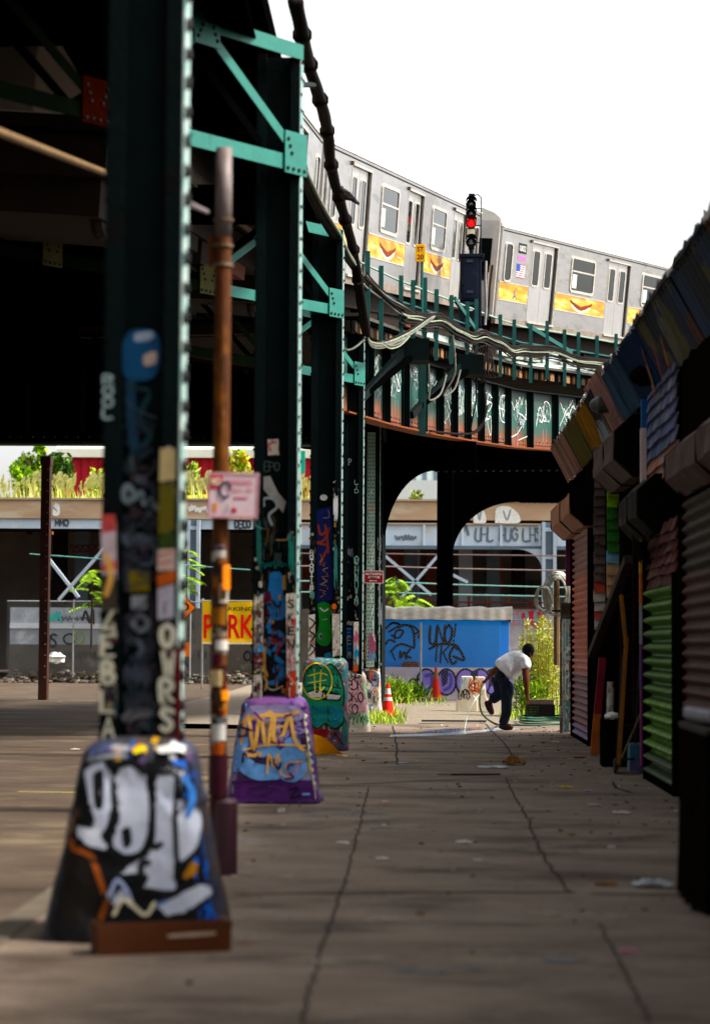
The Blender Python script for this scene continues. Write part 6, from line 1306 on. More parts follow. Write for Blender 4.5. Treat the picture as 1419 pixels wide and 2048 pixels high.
for q in ([(770, 1258), (784, 1246), (798, 1250), (776, 1264)], [(796, 1256), (812, 1250), (826, 1262), (828, 1296)], [(782, 1270), (796, 1276), (806, 1262), (792, 1262), (788, 1278)], [(770, 1290), (778, 1280), (790, 1284)], [(780, 1304), (800, 1288), (826, 1296)], [(784, 1306), (790, 1320)], [(800, 1302), (800, 1316), (808, 1304), (812, 1318)], [(820, 1298), (812, 1310), (822, 1316)], [(830, 1268), (840, 1262), (836, 1276)], [(800, 1250), (824, 1252), (836, 1262)]): p.line(.06, Bk, q)
p.build(bw)
# low mural wall
ym = 61.6; a2, d2 = P(700, 1390, ym), P(1052, 1336, ym); b = MB(); b.box(a2.x, d2.x, ym, ym+.18, -.12, d2.z, M('mural_ground', '#c9c2cc', .7, col2='#a9a2b4', scale=4)); mw = tag(b.build('mural_wall'), 'low wall painted with purple bubble letters below the blue container', 'wall'); ORG[mw.name] = mw.location.copy()
p = Paint((0, ym, 0), (0, -1, 0), .01); PU2 = K('#8a78d0'); PU3 = K('#4a4a9a')
for x in (852, 892, 986, 1020, 960, 930): p.area(Bk, circ(x, 1364, 21, 28)[:-1]); p.area(PU2, circ(x, 1364, 17, 24)[:-1])
for x in (858, 896, 1000): p.line(.10, PU3, [(x-8, 1352), (x+4, 1350), (x+4, 1372), (x-8, 1380)])
for x in (826, 836, 1036): p.line(.05, Bk, circ(x, 1370, 8, 12)); 
for x in (880, 940, 976): p.area(K('#1c1c4a'), [(x, 1342), (x+16, 1340), (x+14, 1366), (x+4, 1374)])
p.build(mw)
# chain link fence in front of it
def chain_mat():
    m = bpy.data.materials.new('chain_link'); m.use_nodes = True; t = m.node_tree; b_ = t.nodes['Principled BSDF']; b_.inputs['Base Color'].default_value = (.28, .29, .29, 1); b_.inputs['Metallic'].default_value = .5
    tc = t.nodes.new('ShaderNodeTexCoord'); sx = t.nodes.new('ShaderNodeSeparateXYZ'); t.links.new(tc.outputs['Object'], sx.inputs[0]); outs = []
    for op in ('ADD', 'SUBTRACT'):
        a_ = t.nodes.new('ShaderNodeMath'); a_.operation = op; t.links.new(sx.outputs[0], a_.inputs[0]); t.links.new(sx.outputs[2], a_.inputs[1])
        f_ = t.nodes.new('ShaderNodeMath'); f_.operation = 'PINGPONG'; f_.inputs[1].default_value = .045; t.links.new(a_.outputs[0], f_.inputs[0])
        l_ = t.nodes.new('ShaderNodeMath'); l_.operation = 'LESS_THAN'; l_.inputs[1].default_value = .0024; t.links.new(f_.outputs[0], l_.inputs[0]); outs.append(l_)
    mx = t.nodes.new('ShaderNodeMath'); mx.operation = 'MAXIMUM'; t.links.new(outs[0].outputs[0], mx.inputs[0]); t.links.new(outs[1].outputs[0], mx.inputs[1]); t.links.new(mx.outputs[0], b_.inputs['Alpha']); return m
CHAIN = chain_mat(); GALP = M('galvanised_post', '#a9aaa6', .5, .3, col2='#7d7e7a', scale=6)
def fence(label, x0, x1, Y, z0, z1, posts, rail=True):
    o = thing('chain_link_fence', label, 'fence', ((x0+x1)/2, Y, z0)); b = MB(); b.add([(x0, Y, z0), (x1, Y, z0), (x1, Y, z1), (x0, Y, z1)], [(0, 1, 2, 3)], CHAIN); b.build('wire_mesh', o)
    for x in posts: b = MB(); b.tube([(x, Y+.05, z0-.05), (x, Y+.05, z1+.06)], .032, GALP, 8); b.build('post', o)
    if rail: b = MB(); b.tube([(x0, Y+.05, z1), (x1, Y+.05, z1)], .022, GALP, 6); b.build('top_rail', o)
    return o
fence('chain link fence before the blue container with one pale post', a2.x, d2.x+.2, 61.2, .05, 2.0, [P(841, 1290, 61.2).x], rail=False)
fence('dark chain link fence panel to the right of the blue container', P(1022, 1290, 66).x, 9, 66, -.05, 2.2, [P(1047, 1290, 66).x, 5.5])
# coiled razor wire on a post, lamp box, gate posts at the far corner
o = thing('razor_wire_coil', 'shiny coil of razor wire hanging on a post by the last shack', 'razor wire', P(1110, 1300, 37.9)); WIRE = M('razor_wire', '#cfcec6', .3, .6, col2='#7d7c74', scale=10)
for (cx, cy, rx, ry, n_) in ((1113, 1188, 26, 44, 16), (1088, 1198, 17, 28, 7)):
    b = MB()
    for k in range(n_):
        f = rnd.uniform(.72, 1.05); L = []; Y = 37.9+.5*k/n_
        for i in range(25):
            a_ = 2*math.pi*i/24; L.append(P(cx+rx*f*math.cos(a_)+rnd.uniform(-.8, .8)+k*.5-3, cy+ry*f*math.sin(a_)+rnd.uniform(-.8, .8), Y+.15*math.sin(a_)))
        b.tube(L, .012, WIRE, 5)
    b.build('coil', o)
b = MB(); b.tube([P(1112, 1330, 38.2), P(1112, 1160, 38.2)], .05, M('timber_post', '#7a6248', .8, col2='#5a4634', scale=6), 8); b.build('post', o)
q = P(1132, 1222, 36.6); b = MB(); b.box(q.x-.10, q.x+.10, q.y-.1, q.y+.06, q.z-.135, q.z+.135, M('junction_box', '#5f5446', .5, col2='#33291f', scale=7, third='#8a7a5a', tscale=5, tamt=.4)); b.bar(q+V((-.1, 0, 0)), q+V((-.24, 0, 0)), .02, .03, BRD); tag(b.build('junction_box', bevel=.008), 'stained square metal box beside the orange shutter', 'box')
o = thing('gate_frame', 'tagged teal and white gate posts at the corner of the last shack', 'gate', G(1128, 1466)); cols_ = [(1121, '#6d4a44'), (1127, '#9fb4b4'), (1133, '#3f7d88'), (1139, '#5a2f2a')]
for x, c_ in cols_:
    Y = 37.2+(x-1121)*.03; t = P(x+2, 1238, Y); f = P(x, 1300, Y); b = MB(); b.box(f.x-.022, f.x+.022, Y-.02, Y+.02, 0, t.z, mess('gatepost'+c_[1:], [c_, '#8a8078', c_, '#d0c8c0', c_, '#4a5a5c'], 9, .6, .4)); b.build('post', o)
b = MB(); f = P(1130, 1316, 37.1); b.box(f.x-.03, f.x+.12, 37.05, 37.1, f.z-.035, f.z+.035, Wt); b.build('latch_plate', o)
# crate, hose, plants in pots
cr0 = G(1050, 1440); q = G(1080, 1440); o = thing('plastic_crate', 'black plastic crate with a grey wooden box on top by the bending man', 'crate', q); b = MB(); w2 = .27; zc = .30
x0, x1, y0_, y1_ = q.x-w2, q.x+w2, q.y, q.y+.36
PB = M('black_plastic', '#060506', .6, spec=.15)
for (ax, cst, lo, hi) in (('y', y0_, x0, x1), ('y', y1_, x0, x1), ('x', x0, y0_, y1_), ('x', x1, y0_, y1_)):
    for k in range(6):
        z_ = .01+k*.052; L_ = (lo, hi)
        if ax == 'y': b.box(lo, hi, cst-.006, cst+.006, z_, z_+.026, PB)
        else: b.box(cst-.006, cst+.006, lo, hi, z_, z_+.026, PB)
    n_ = 11
    for k in range(n_+1):
        s_ = lo+(hi-lo)*k/n_
        if ax == 'y': b.box(s_-.010, s_+.010, cst-.004, cst+.004, .01, .30, PB)
        else: b.box(cst-.004, cst+.004, s_-.010, s_+.010, .01, .30, PB)
b.box(x0, x1, y0_, y1_, .005, .012, PB); b.box(x0+.25, x1-.01, y0_+.02, y1_-.02, .014, .27, PB); b.build('crate_body', o)
b = MB(); b.box(x0+.06, x1-.01, y0_+.01, y1_-.01, .305, .40, M('grey_box', '#4f433e', .7, col2='#352c28', scale=5)); tag(b.build('wooden_box', bevel=.006), 'grey wooden box lying on the black plastic crate', 'box')
HOSE = M('hose_green', '#1c4430', .45, col2='#12301f', scale=10)
o = thing('garden_hose', 'dark green garden hose curving from the hand of the man and coiled by the crate', 'hose', G(1060, 1450))
hz = lambda pts: [P(x, y, Y) for x, y, Y in smooth2(pts, 8)]
b = MB(); HY = 38.2
b.tube(hz([(972, 1357, 39.0), (964, 1372, 38.9), (959, 1392, 38.7), (959, 1412, 38.4), (964, 1428, 38.0), (976, 1440, 37.6), (990, 1448, 37.1)])+[V((p_.x, p_.y, .018)) for p_ in [G(x, y) for x, y in smooth2([(996, 1451), (1020, 1452), (1060, 1452), (1100, 1451), (1128, 1450)], 6)]], .017, HOSE, 8); b.build('run', o, smooth=True)
b = MB()
for k in range(3): b.tube([V((p_.x, p_.y, .022+.03*k)) for p_ in [G(x, y) for x, y in smooth2([(1130, 1449-k*2), (1090, 1450-k*3), (1050, 1449-k*2), (1038, 1445-k*2), (1060, 1442-k*2), (1100, 1441-k), (1128, 1442-k)], 6)]], .017, HOSE, 8)
b.build('coil', o, smooth=True)
# water jet
b = MB(); b.tube(hz([(968, 1372, 39.2), (958, 1388, 39.0), (948, 1402, 38.8), (938, 1420, 38.4), (932, 1442, 38.0), (928, 1464, 37.4)]), [.004]*8 if False else .0045, M('water_spray', '#dfe4e6', .2, spec=.9), 6)
for i in range(24): q = P(930+rnd.gauss(0, 5)+i*.3, 1470-i*2.0+rnd.uniform(-6, 6), 38+.02*i); b.ball(q, rnd.uniform(.004, .010), M('water_spray', '#dfe4e6'), 5, 4)
tag(b.build('water_jet'), 'thin white jet of water falling from the hose end', 'water')
def potted(label, x, y, r_, h_, mats, seed, lf, n_):
    q = G(x, y); o = thing('potted_plant', label, 'potted plant', q); b = MB(); b.lathe(q, [(r_*.75, 0), (r_, h_), (r_*1.08, h_), (r_*1.08, h_+.03), (r_*.9, h_+.03), (r_*.88, h_)], M('pot_dark', '#1a1413', .6, col2='#2a2020', scale=6), 18); b.build('pot', o)
    b = MB(); leaf_cloud(b, q+V((0, 0, h_+.16)), (r_*1.7, r_*1.5, .24), n_, lf, mats, seed); b.build('foliage', o)
LG = [M('leaf_%d' % i, c_, .6, col2=d_, scale=3, spec=.3) for i, (c_, d_) in enumerate((('#7a9c30', '#5c8028'), ('#9cbc40', '#7a9c30'), ('#b4cc50', '#8cac3c'), ('#4c7026', '#38581e')))]
LY = [M('weed_%d' % i, c_, .6, col2=d_, scale=3, spec=.3) for i, (c_, d_) in enumerate((('#b8b45c', '#98984a'), ('#c8c070', '#a8a25a'), ('#98a448', '#7c8a3a'), ('#c4b078', '#a4945a')))]
LD = [M('dark_leaf_%d' % i, c_, .6, col2='#1c3014', scale=3, spec=.3) for i, c_ in enumerate(('#2c4a20', '#35562a', '#24401c'))]
potted('dark pot with a grey green plant at the corner of the orange shutter', 1133, 1463, .11, .28, [LD[0], K('#5a7a64'), LG[0]], 3, .07, 220)
# tall yellow weeds behind the man
def weed_bush(label, x, y, w_, h_, dpt, n_, mats, seed, lf=.05, stems=9, group=None, spike=True, z=-.05):
    q = G(x, y, z); o = thing('weed_bush', label, 'weeds', q, group); rr = random.Random(seed); b = MB(); st_ = M('weed_stem', '#6a6a30', .7, col2='#4c5022', scale=5)
    fo = MB()
    for k in range(stems):
        bx_ = q+V((rr.uniform(-.5, .5)*w_*.7, rr.uniform(0, dpt), 0)); H_ = h_*rr.uniform(.55, 1.05); tpx = bx_+V((rr.uniform(-.25, .25)*w_*.5, rr.uniform(-.1, .1), H_)); mid = bx_.lerp(tpx, .5)+V((rr.uniform(-.06, .06), 0, 0))
        b.tube([bx_, mid, tpx], [.014, .010, .004], st_, 5)
        for j in range(int(n_/stems)):
            f = rr.random()**.8; p_ = (bx_.lerp(mid, f*2) if f < .5 else mid.lerp(tpx, f*2-1)); rad = (w_*.30)*(1-f*.75) if spike else w_*.35
            d_ = V((rr.gauss(0, 1), rr.gauss(0, 1), rr.gauss(0, .6)+.3)).normalized(); p_ = p_+d_*rad*rr.random(); up_ = (d_+V((0, 0, .5))).normalized(); s2 = up_.cross(V((rr.gauss(0, 1), rr.gauss(0, 1), rr.gauss(0, 1)))).normalized(); s_ = lf*rr.uniform(.5, 1.5)
            fo.add([p_-up_*s_*.6, p_+s2*s_*.2, p_+up_*s_*.8, p_-s2*s_*.2], [(0, 1, 2, 3)], rr.choice(mats))
    b.build('stems', o); fo.build('foliage', o)
weed_bush('tall yellow green weeds behind the bending man', 1090, 1434, 1.15, 2.05, 1.0, 11000, LY+LY[:2]+LG[2:3], 11, .05, 22)
weed_bush('shorter green weeds at the knees of the bending man', 1062, 1434, .9, .85, .6, 1500, LG, 12, .07, 12, spike=False)
weed_bush('dark leafy weeds around the rust brown footing', 832, 1402, .8, .40, .4, 900, LG+LD, 13, .09, 10, spike=False)
weed_bush('light green weeds beside the pale tagged base', 794, 1408, .7, .62, .6, 1500, LG+LY[:1], 14, .08, 12, spike=False)
weed_bush('creeping green weeds against the purple mural wall', 906, 1396, .5, .30, .4, 600, LG+LD, 15, .08, 8, spike=False)
gr = MB(); rr = random.Random(5); pts = []
for i in range(1700):
    x, y = rr.uniform(684, 812), rr.uniform(1412, 1452)
    if y < 1424 and x > 790: continue
    if rr.random() < max(0, (x-770)/50)*.8: continue
    pts.append(G(x, y, -.04))
for i in range(500): pts.append(G(rr.uniform(1000, 1120), rr.uniform(1424, 1440), -.04))
for i in range(200): pts.append(G(rr.uniform(740, 900), rr.uniform(1392, 1412), -.04))
blades(gr, pts, .17, .010, LG+LY[:2], 5, .5, 1); kind(gr.build('grass'), 'stuff')
# ------------------------------------------------------------ the man bending over the crate
def skin(name, nodes, edges, mat, parent, sub=2, root=None, jig=0, smooth=True):
    keys = list(nodes); me = bpy.data.meshes.new(name); org = ORG[parent.name]
    me.from_pydata([tuple(nodes[k][0]-org) for k in keys], [(keys.index(a), keys.index(b_)) for a, b_ in edges], [])
    o = bpy.data.objects.new(name, me); COL.objects.link(o); md = o.modifiers.new('skin', 'SKIN'); md.use_smooth_shade = True; md.branch_smoothing = .6
    for i, k in enumerate(keys):
        r_ = nodes[k][1]; sv = me.skin_vertices[0].data[i]; sv.radius = r_ if isinstance(r_, tuple) else (r_, r_); sv.use_root = (k == (root or keys[0]))
    sb = o.modifiers.new('sub', 'SUBSURF'); sb.levels = sub; sb.render_levels = sub
    dg = bpy.context.evaluated_depsgraph_get(); m2 = bpy.data.meshes.new_from_object(o.evaluated_get(dg)); o.modifiers.clear(); o.data = m2; m2.name = name
    if jig:
        for v in m2.vertices:
            p_ = v.co*9; v.co = v.co+V((math.sin(p_.y*2.1+p_.z*1.7), math.sin(p_.x*2.3+p_.z), math.sin(p_.x*1.9+p_.y*2.7)))*jig
    m2.materials.clear(); m2.materials.append(mat); o.parent = parent; ORG[o.name] = org
    return o
MY = 38.35
h = lambda x, y, dy=0.: P(x, y, MY+dy)
man = thing('person', 'man in white t-shirt and dark jeans bending over a crate, holding a green hose', 'person', G(1008, 1457))
SKIN = M('skin_brown', '#5f3524', .55, col2='#4c2a1c', scale=6); SHIRT = M('white_shirt', '#ecebee', .85, col2='#d2d0d8', scale=3, bump=1.0, bscale=8); JEAN = M('dark_jeans', '#141c2e', .85, col2='#0b0f1a', scale=5, bump=.4, bscale=12, third='#1f3048', tscale=4, tamt=.36); SHOE = M('brown_boot', '#2c1410', .6, col2='#190c0a', scale=8); HAIR = M('black_hair', '#070606', .8, bump=.5, bscale=60); GLOVE = M('work_glove', '#8f8a80', .8, col2='#4a4640', scale=9)
J = {'pelvis': (h(1001, 1346), (.13, .125)), 'waist': (h(1012, 1336), .125), 'chest': (h(1030, 1322), .155), 'uchest': (h(1041, 1315), .135), 'neck': (h(1049, 1309), .058), 'headb': (h(1053, 1305), .085), 'head': (h(1057.5, 1303), .125), 'heade': (h(1061, 1302.5), .10),
     'shr': (h(1049, 1322, -.16), .072), 'elr': (h(1051, 1360, -.20), .062), 'wrr': (h(1053, 1391, -.18), .040), 'pr': (h(1054, 1399, -.18), .036),
     'shl': (h(1042, 1322, .17), .07), 'ell': (h(994, 1336, .26), .06), 'wrl': (h(977.5, 1353, .30), .042), 'pl': (h(973, 1359, .3), .036),
     'hpr': (h(1008, 1356, -.09), .095), 'knr': (h(1013.5, 1398, -.10), .062), 'anr': (h(1008, 1446, -.08), .045), 'ftr': (h(1016, 1453, -.08), .04),
     'hpl': (h(999, 1356, .09), .092), 'knl': (h(1000, 1389, .10), .062), 'anl': (h(978, 1402, .12), .045), 'ftl': (h(980, 1412, .12), .038)}
E = [('pelvis', 'waist'), ('waist', 'chest'), ('chest', 'uchest'), ('uchest', 'neck'), ('neck', 'headb'), ('headb', 'head'), ('head', 'heade'), ('uchest', 'shr'), ('shr', 'elr'), ('elr', 'wrr'), ('wrr', 'pr'), ('uchest', 'shl'), ('shl', 'ell'), ('ell', 'wrl'), ('wrl', 'pl'), ('pelvis', 'hpr'), ('hpr', 'knr'), ('knr', 'anr'), ('anr', 'ftr'), ('pelvis', 'hpl'), ('hpl', 'knl'), ('knl', 'anl'), ('anl', 'ftl')]
# fingers: short chains rooted inside each palm
def fingers(side, palm, dirs, lens, sp_):
    p_ = J[palm][0]; prev_d = None
    for i, (dx, dy, dz) in enumerate(dirs):
        b_ = p_+sp_*(i-1.5)*.016; d_ = V((dx, dy, dz)).normalized(); k0, k1, k2 = f'{side}f{i}a', f'{side}f{i}b', f'{side}f{i}c'
        L = lens[i]; J[k0] = (b_+d_*.035, .0105); J[k1] = (b_+d_*(.035+L*.5)+V((0, 0, -.006)), .0095); J[k2] = (b_+d_*(.035+L*.8)+V((-.012, 0, -L*.25)), .0075)
        E.extend([(palm, k0), (k0, k1), (k1, k2)])
fingers('r', 'pr', [(.15, -.2, -1), (.08, 0, -1), (0, .1, -1), (-.1, .2, -1)], [.062, .07, .066, .052], V((.3, .9, 0)))
J['rt1'] = (J['pr'][0]+V((.035, -.02, -.01)), .0125); J['rt2'] = (J['pr'][0]+V((.05, -.02, -.05)), .009); E += [('pr', 'rt1'), ('rt1', 'rt2')]
fingers('l', 'pl', [(-.8, -.3, -.5), (-.8, -.1, -.6), (-.75, .1, -.65), (-.7, .2, -.7)], [.055, .062, .058, .046], V((.2, .5, -.6)))
J['lt1'] = (J['pl'][0]+V((-.005, -.04, .005)), .0125); J['lt2'] = (J['pl'][0]+V((-.04, -.05, -.02)), .009); E += [('pl', 'lt1'), ('lt1', 'lt2')]
body = skin('body', J, E, SKIN, man, 2, 'pelvis')
S = {'hem': (h(1002, 1345.5), (.25, .25)), 'a': (h(1013, 1336), (.255, .25)), 'b': (h(1027, 1324), (.255, .26)), 'c': (h(1041, 1313.5), (.215, .23)), 'nk': (h(1048, 1306), .11), 'sr': (h(1050, 1321, -.17), .115), 'er': (h(1053, 1341, -.20), .105), 'sl': (h(1042, 1322, .19), .11), 'el': (h(1016, 1332, .25), .09)}
skin('t_shirt', S, [('hem', 'a'), ('a', 'b'), ('b', 'c'), ('c', 'nk'), ('c', 'sr'), ('sr', 'er'), ('c', 'sl'), ('sl', 'el')], SHIRT, man, 3, 'hem', .014)
Jn = {'p': (h(1001, 1349), (.20, .215)), 'wb': (h(1006, 1342), (.195, .21)), 'hr': (h(1009, 1359, -.08), .165), 'mr': (h(1012, 1379, -.10), .135), 'kr': (h(1014, 1398, -.10), .102), 'sr': (h(1011, 1424, -.09), .090), 'ar': (h(1005.5, 1451, -.08), .092), 'hl': (h(998, 1360, .08), .155), 'ml': (h(1000, 1376, .095), .125), 'kl': (h(999, 1390, .10), .110), 'sl': (h(989, 1396, .11), .098), 'al': (h(979, 1401, .12), .088)}
skin('jeans', Jn, [('p', 'wb'), ('p', 'hr'), ('hr', 'mr'), ('mr', 'kr'), ('kr', 'sr'), ('sr', 'ar'), ('p', 'hl'), ('hl', 'ml'), ('ml', 'kl'), ('kl', 'sl'), ('sl', 'al')], JEAN, man, 3, 'p', .010)
for nm, pts in (('r', [((1002, 1448.5, -.08), .085), ((1003, 1453.2, -.08), .075), ((1015, 1453.4, -.09), .066), ((1026.5, 1455, -.10), .052)]), ('l', [((976.5, 1401, .12), .085), ((975.5, 1408, .12), .076), ((980, 1420, .12), .064), ((985, 1430, .12), .050)])):
    N = {str(i): (h(*c_), r_) for i, (c_, r_) in enumerate(pts)}; skin('boot', N, [(str(i), str(i+1)) for i in range(len(pts)-1)], SHOE, man, 2, '0')
# hair and ear
b = MB(); N_ = 20; rings = []; hc = h(1055.5, 1300.5); hd_ = V((.55, .45, -.35)).normalized()
for j in range(1, 14):
    t = math.pi*j/14; rings.append([hc+V((math.cos(2*math.pi*k/N_)*math.sin(t)*.108, math.sin(2*math.pi*k/N_)*math.sin(t)*.112, -math.cos(t)*.122))*(1+.05*mnoise.noise(V((k*.7, j*.6, 2)))) for k in range(N_)])
b.loft(rings, HAIR); b.build('hair', man, smooth=True)
b = MB(); q = h(1058.5, 1304, -.085); b.ball(q, (.018, .012, .028), SKIN, 8, 6); q = h(1064.5, 1303); b.ball(q, (.016, .014, .022), SKIN, 8, 6)
b.build('ear', man, smooth=True)
# ------------------------------------------------------------ near litter and odds
q0, q1 = G(196, 1912), G(462, 1902); CARD = M('cardboard', '#5a3420', .85, col2='#472818', scale=5); CARDL = M('cardboard_edge', '#8a6448', .8)
o = thing('cardboard_tray', 'low brown cardboard tray lying in front of the nearest column base', 'box', (q0+q1)/2); d = (q1-q0).normalized(); n = V((-d.y, d.x, 0)); L = (q1-q0).length; hh = .145; dp = .32
b = MB(); c0 = (q0+q1)/2
b.obox(c0+V((0, 0, hh/2)), d*(L/2), n*.004, V((0, 0, hh/2)), CARD); b.build('front_panel', o)
b = MB(); b.obox(c0+n*dp*.55+V((0, 0, hh*.45)), d*(L/2), n*.004, V((0, 0, hh*.45)), CARD); b.obox(c0+n*dp*.28+V((0, 0, .004)), d*(L/2-.005), n*(dp*.26), V((0, 0, .003)), CARD); b.build('tray_body', o)
for s in (-1, 1):
    b = MB(); b.obox(c0+d*(s*(L/2-.004))+n*dp*.28+V((0, 0, hh*.52)), d*.004, n*(dp*.26), V((0, 0, hh*.52)), CARDL if s > 0 else CARD); b.build('end_panel', o)
b = MB(); a_ = PP(338, 1872, q0, n); c_ = PP(428, 1866, q0, n); ribbon(b, [a_, a_.lerp(c_, .5), c_], -n, .022, K('#b8a090'), .006); b.build('tape_strip', o)
# yellow plastic piece against the third base
q = G(640, 1512); o = MB(); YP = M('yellow_plastic', '#d39a10', .4, col2='#b07c0c', scale=4)
o.sheet(lambda u, v: q+V((-.10+.42*u, .12-.05*v+.12*math.sin(u*3.1), .015+(.27*v)*(1-u*.92)+.03*math.sin(u*5)*v)), 14, 8, YP); o.sheet(lambda u, v: q+V((-.12+.48*u, .12-.20*v, .012+.02*math.sin(u*4)*v)), 14, 4, YP); tag(o.build('plastic_scoop', smooth=True), 'bent yellow plastic piece leaning against the foot of the teal painted block', 'plastic piece')
PAPER = M('litter_paper', '#c9c4bc', .8, col2='#a8a298', scale=12); PLAST = M('litter_plastic', '#b4b8bc', .3, col2='#8a8f94', scale=12); BRN = M('litter_brown', '#8a6440', .8, col2='#5a3f28', scale=10); BLU2 = M('litter_blue', '#a3a8c4', .7, col2='#8085a0', scale=9)
def crumple(name, label, x, y, w_, dp, hh, m, seed, cat='litter', group='litter scattered on the pavement'):
    q = G(x, y); rr = random.Random(seed); b = MB(); N = 9; hts = [[rr.random() for _ in range(N+1)] for _ in range(N+1)]
    def f(u, v):
        i, j = round(u*N), round(v*N); e = 1+.35*math.sin(u*9+seed)*math.cos(v*7+seed); rr_ = min(1, 1.25-max(abs(u-.5), abs(v-.5))*2+hts[i][j]*.2)
        return q+V(((u-.5)*w_*e+rr.uniform(-.03, .03)*w_, (v-.5)*dp*e+rr.uniform(-.03, .03)*dp, .008+hts[i][j]*hh*max(0, rr_)))
    b.sheet(f, N, N, m); o_ = b.build(name); sl_ = o_.modifiers.new('thickness', 'SOLIDIFY'); sl_.thickness = .003; tag(o_, label, cat, group)
LIT = [(562, 1627, .06, .05, PAPER, 'white crumpled paper beside the foot of the purple painted base'), (1243, 1628, .13, .03, PAPER, 'crumpled white tissue, largest scrap toward the right shops'), (926, 1687, .10, .02, PAPER, 'flat white slip in the middle of the pavement'), (763, 1720, .08, .015, PAPER, 'pale scrap just right of the left pavement crack'), (686, 1688, .08, .014, PAPER, 'thin yellowish white scrap on the left pavement crack'), (1211, 1771, .11, .02, BRN, 'tan scrap near the right edge of the cross joint'), (1301, 1773, .22, .05, PLAST, 'clear crumpled plastic bag at the right edge'), (1176, 1583, .06, .02, BLU2, 'lilac scrap in front of the green shutter'), (1187, 1611, .10, .012, PLAST, 'greyish flat wrapper in front of the shops'), (805, 1527, .13, .012, BLU2, 'flat blue white slip beyond the left crack'), (840, 1831, .05, .02, BRN, 'small tan scrap on the near pavement'), (1255, 1907, .07, .02, M('litter_pink', '#b4808a', .8), 'pink scrap in the near right corner'), (770, 1606, .05, .03, M('litter_peach', '#c9a890', .8), 'small peach coloured crumple near the purple base'), (768, 1652, .03, .01, PAPER, 'tiny white scrap before the blue spill'), (955, 1722, .05, .008, PAPER, 'faint white scrap right of the middle slip'), (1150, 1705, .04, .015, M('litter_pink', '#b4808a'), 'little pink scrap between the right crack and the shops'), (1222, 1697, .05, .02, PAPER, 'small white scrap above the plastic bag'), (1143, 1672, .05, .012, BRN, 'brownish scrap right of the right crack'), (1129, 1576, .12, .02, M('litter_yellow', '#b4a040', .8), 'yellow leaf like scrap on the far pavement'), (1110, 1485, .10, .02, PAPER, 'white rag scrap by the bamboo crossing of the far pavement'), (1067, 1504, .09, .02, BRN, 'dark brown scrap beyond the cardboard litter'), (150, 1500, .10, .02, PAPER, 'white scrap on the road at the left'), (120, 1405, .12, .03, PAPER, 'pale litter far across the road at left')]
for i, (x, y, w_, hh, m, lb) in enumerate(LIT): crumple('paper_litter', lb.replace('by the bamboo crossing of', 'on'), x, y, w_, w_*.8, hh, m, i)
crumple('cardboard_litter', 'torn tan cardboard and crumpled bag beyond the right crack', 1026, 1530, .22, .2, .13, BRN, 40); crumple('paper_litter', 'whitish film trailing from the torn cardboard', 985, 1536, .34, .2, .03, PLAST, 41)
q = G(950, 1551); b = MB(); b.obox(q+V((0, 0, .014)), (.28, .01, .003), (-.004, .03, 0), (0, 0, .008), M('dark_stick', '#2a1f18', .8, col2='#15100c', scale=6)); b.obox(q+V((-.33, -.02, .012)), (.1, .02, 0), (-.004, .02, 0), (0, 0, .006), M('stick_light', '#6d5442', .8)); tag(b.build('wood_strip'), 'dark splintered wood strip lying across the pavement', 'stick')
q = G(1158, 1516); b = MB(); b.lathe(q+V((0, 0, .006)), [(.075, 0), (.085, .012), (.06, .016), (.02, .014)], BRN, 18); tag(b.build('paper_lid'), 'round tan lid lying near the foot of the orange plank', 'lid')
# crumbs of grit and paper nobody could count
b = MB(); rr = random.Random(77); GM = [M('grit_%d' % i, c_, .9) for i, c_ in enumerate(('#8a7f72', '#2a221b', '#b4aa9c', '#5a4a3a', '#1c1713'))]
for i in range(420):
    x, y = rr.uniform(-1.9, 2.5), 9.5+31*rr.random()**1.1; s_ = rr.uniform(.004, .013)*(1+y/40); c_ = V((x, y, s_*.3)); a_ = rr.uniform(0, 3)
    if rr.random() < .35 and x < 1.6: x = 2.4-abs(rr.gauss(0, .6)); c_.x = min(x, 2.45)
    b.obox(c_, (s_*math.cos(a_), s_*math.sin(a_), 0), (-s_*.6*math.sin(a_), s_*.6*math.cos(a_), 0), (0, 0, s_*.3), rr.choice(GM))
kind(b.build('grit'), 'stuff')
# ------------------------------------------------------------ across the road: old concrete and steel line
FY = 92.0; GRY = M('grey_steel', '#a9b5c0', .6, col2='#8f9ba6', scale=1.2, third='#a3a39c', tscale=.8, tamt=.40); GRYD = M('grey_steel_shade', '#5f6b76', .6, col2='#4c565f', scale=1.2); PARA = M('parapet_concrete', '#b8a28a', .85, col2='#987e68', scale=.8, st=(.4, 1, 1.6), bump=.2, third='#b5a894', tscale=.7, tamt=.42); SHADOW = M('shadow_black', '#100d0c', .9)  # darker copies hold the shade of recesses and undersides in their colour
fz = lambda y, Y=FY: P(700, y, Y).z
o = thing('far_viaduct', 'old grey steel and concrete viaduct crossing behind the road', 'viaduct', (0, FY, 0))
b = MB(); b.box(-40, 40, FY-.3, FY+.1, fz(1040), fz(1003), PARA); b.box(-40, 40, FY-.42, FY+.1, fz(1003)+.002, fz(1000)+.02, M('parapet_cap', '#a89884', .85, col2='#8a7864', scale=2)); b.box(-40, 40, FY+.1, FY+7, fz(1050), fz(1012), SHADOW); b.build('parapet', o)
xm = P(600, 1000, FY).x; SG = M('girder_sky_grey', '#c2ced8', .6, col2='#a6b4c0', scale=1, third='#b9b9b0', tscale=1.4, tamt=.40)
b = MB(); b.box(-40, xm, FY-.15, FY+.05, fz(1060), fz(1040)-.002, SG); b.box(xm, 40, FY-.15, FY+.05, fz(1093), fz(1047), SG); b.box(xm, 40, FY-.3, FY-.151, fz(1098), fz(1091), GRYD); b.box(xm, 40, FY-.28, FY-.152, fz(1049), fz(1046), PARA); b.build('girder', o)
gw = o
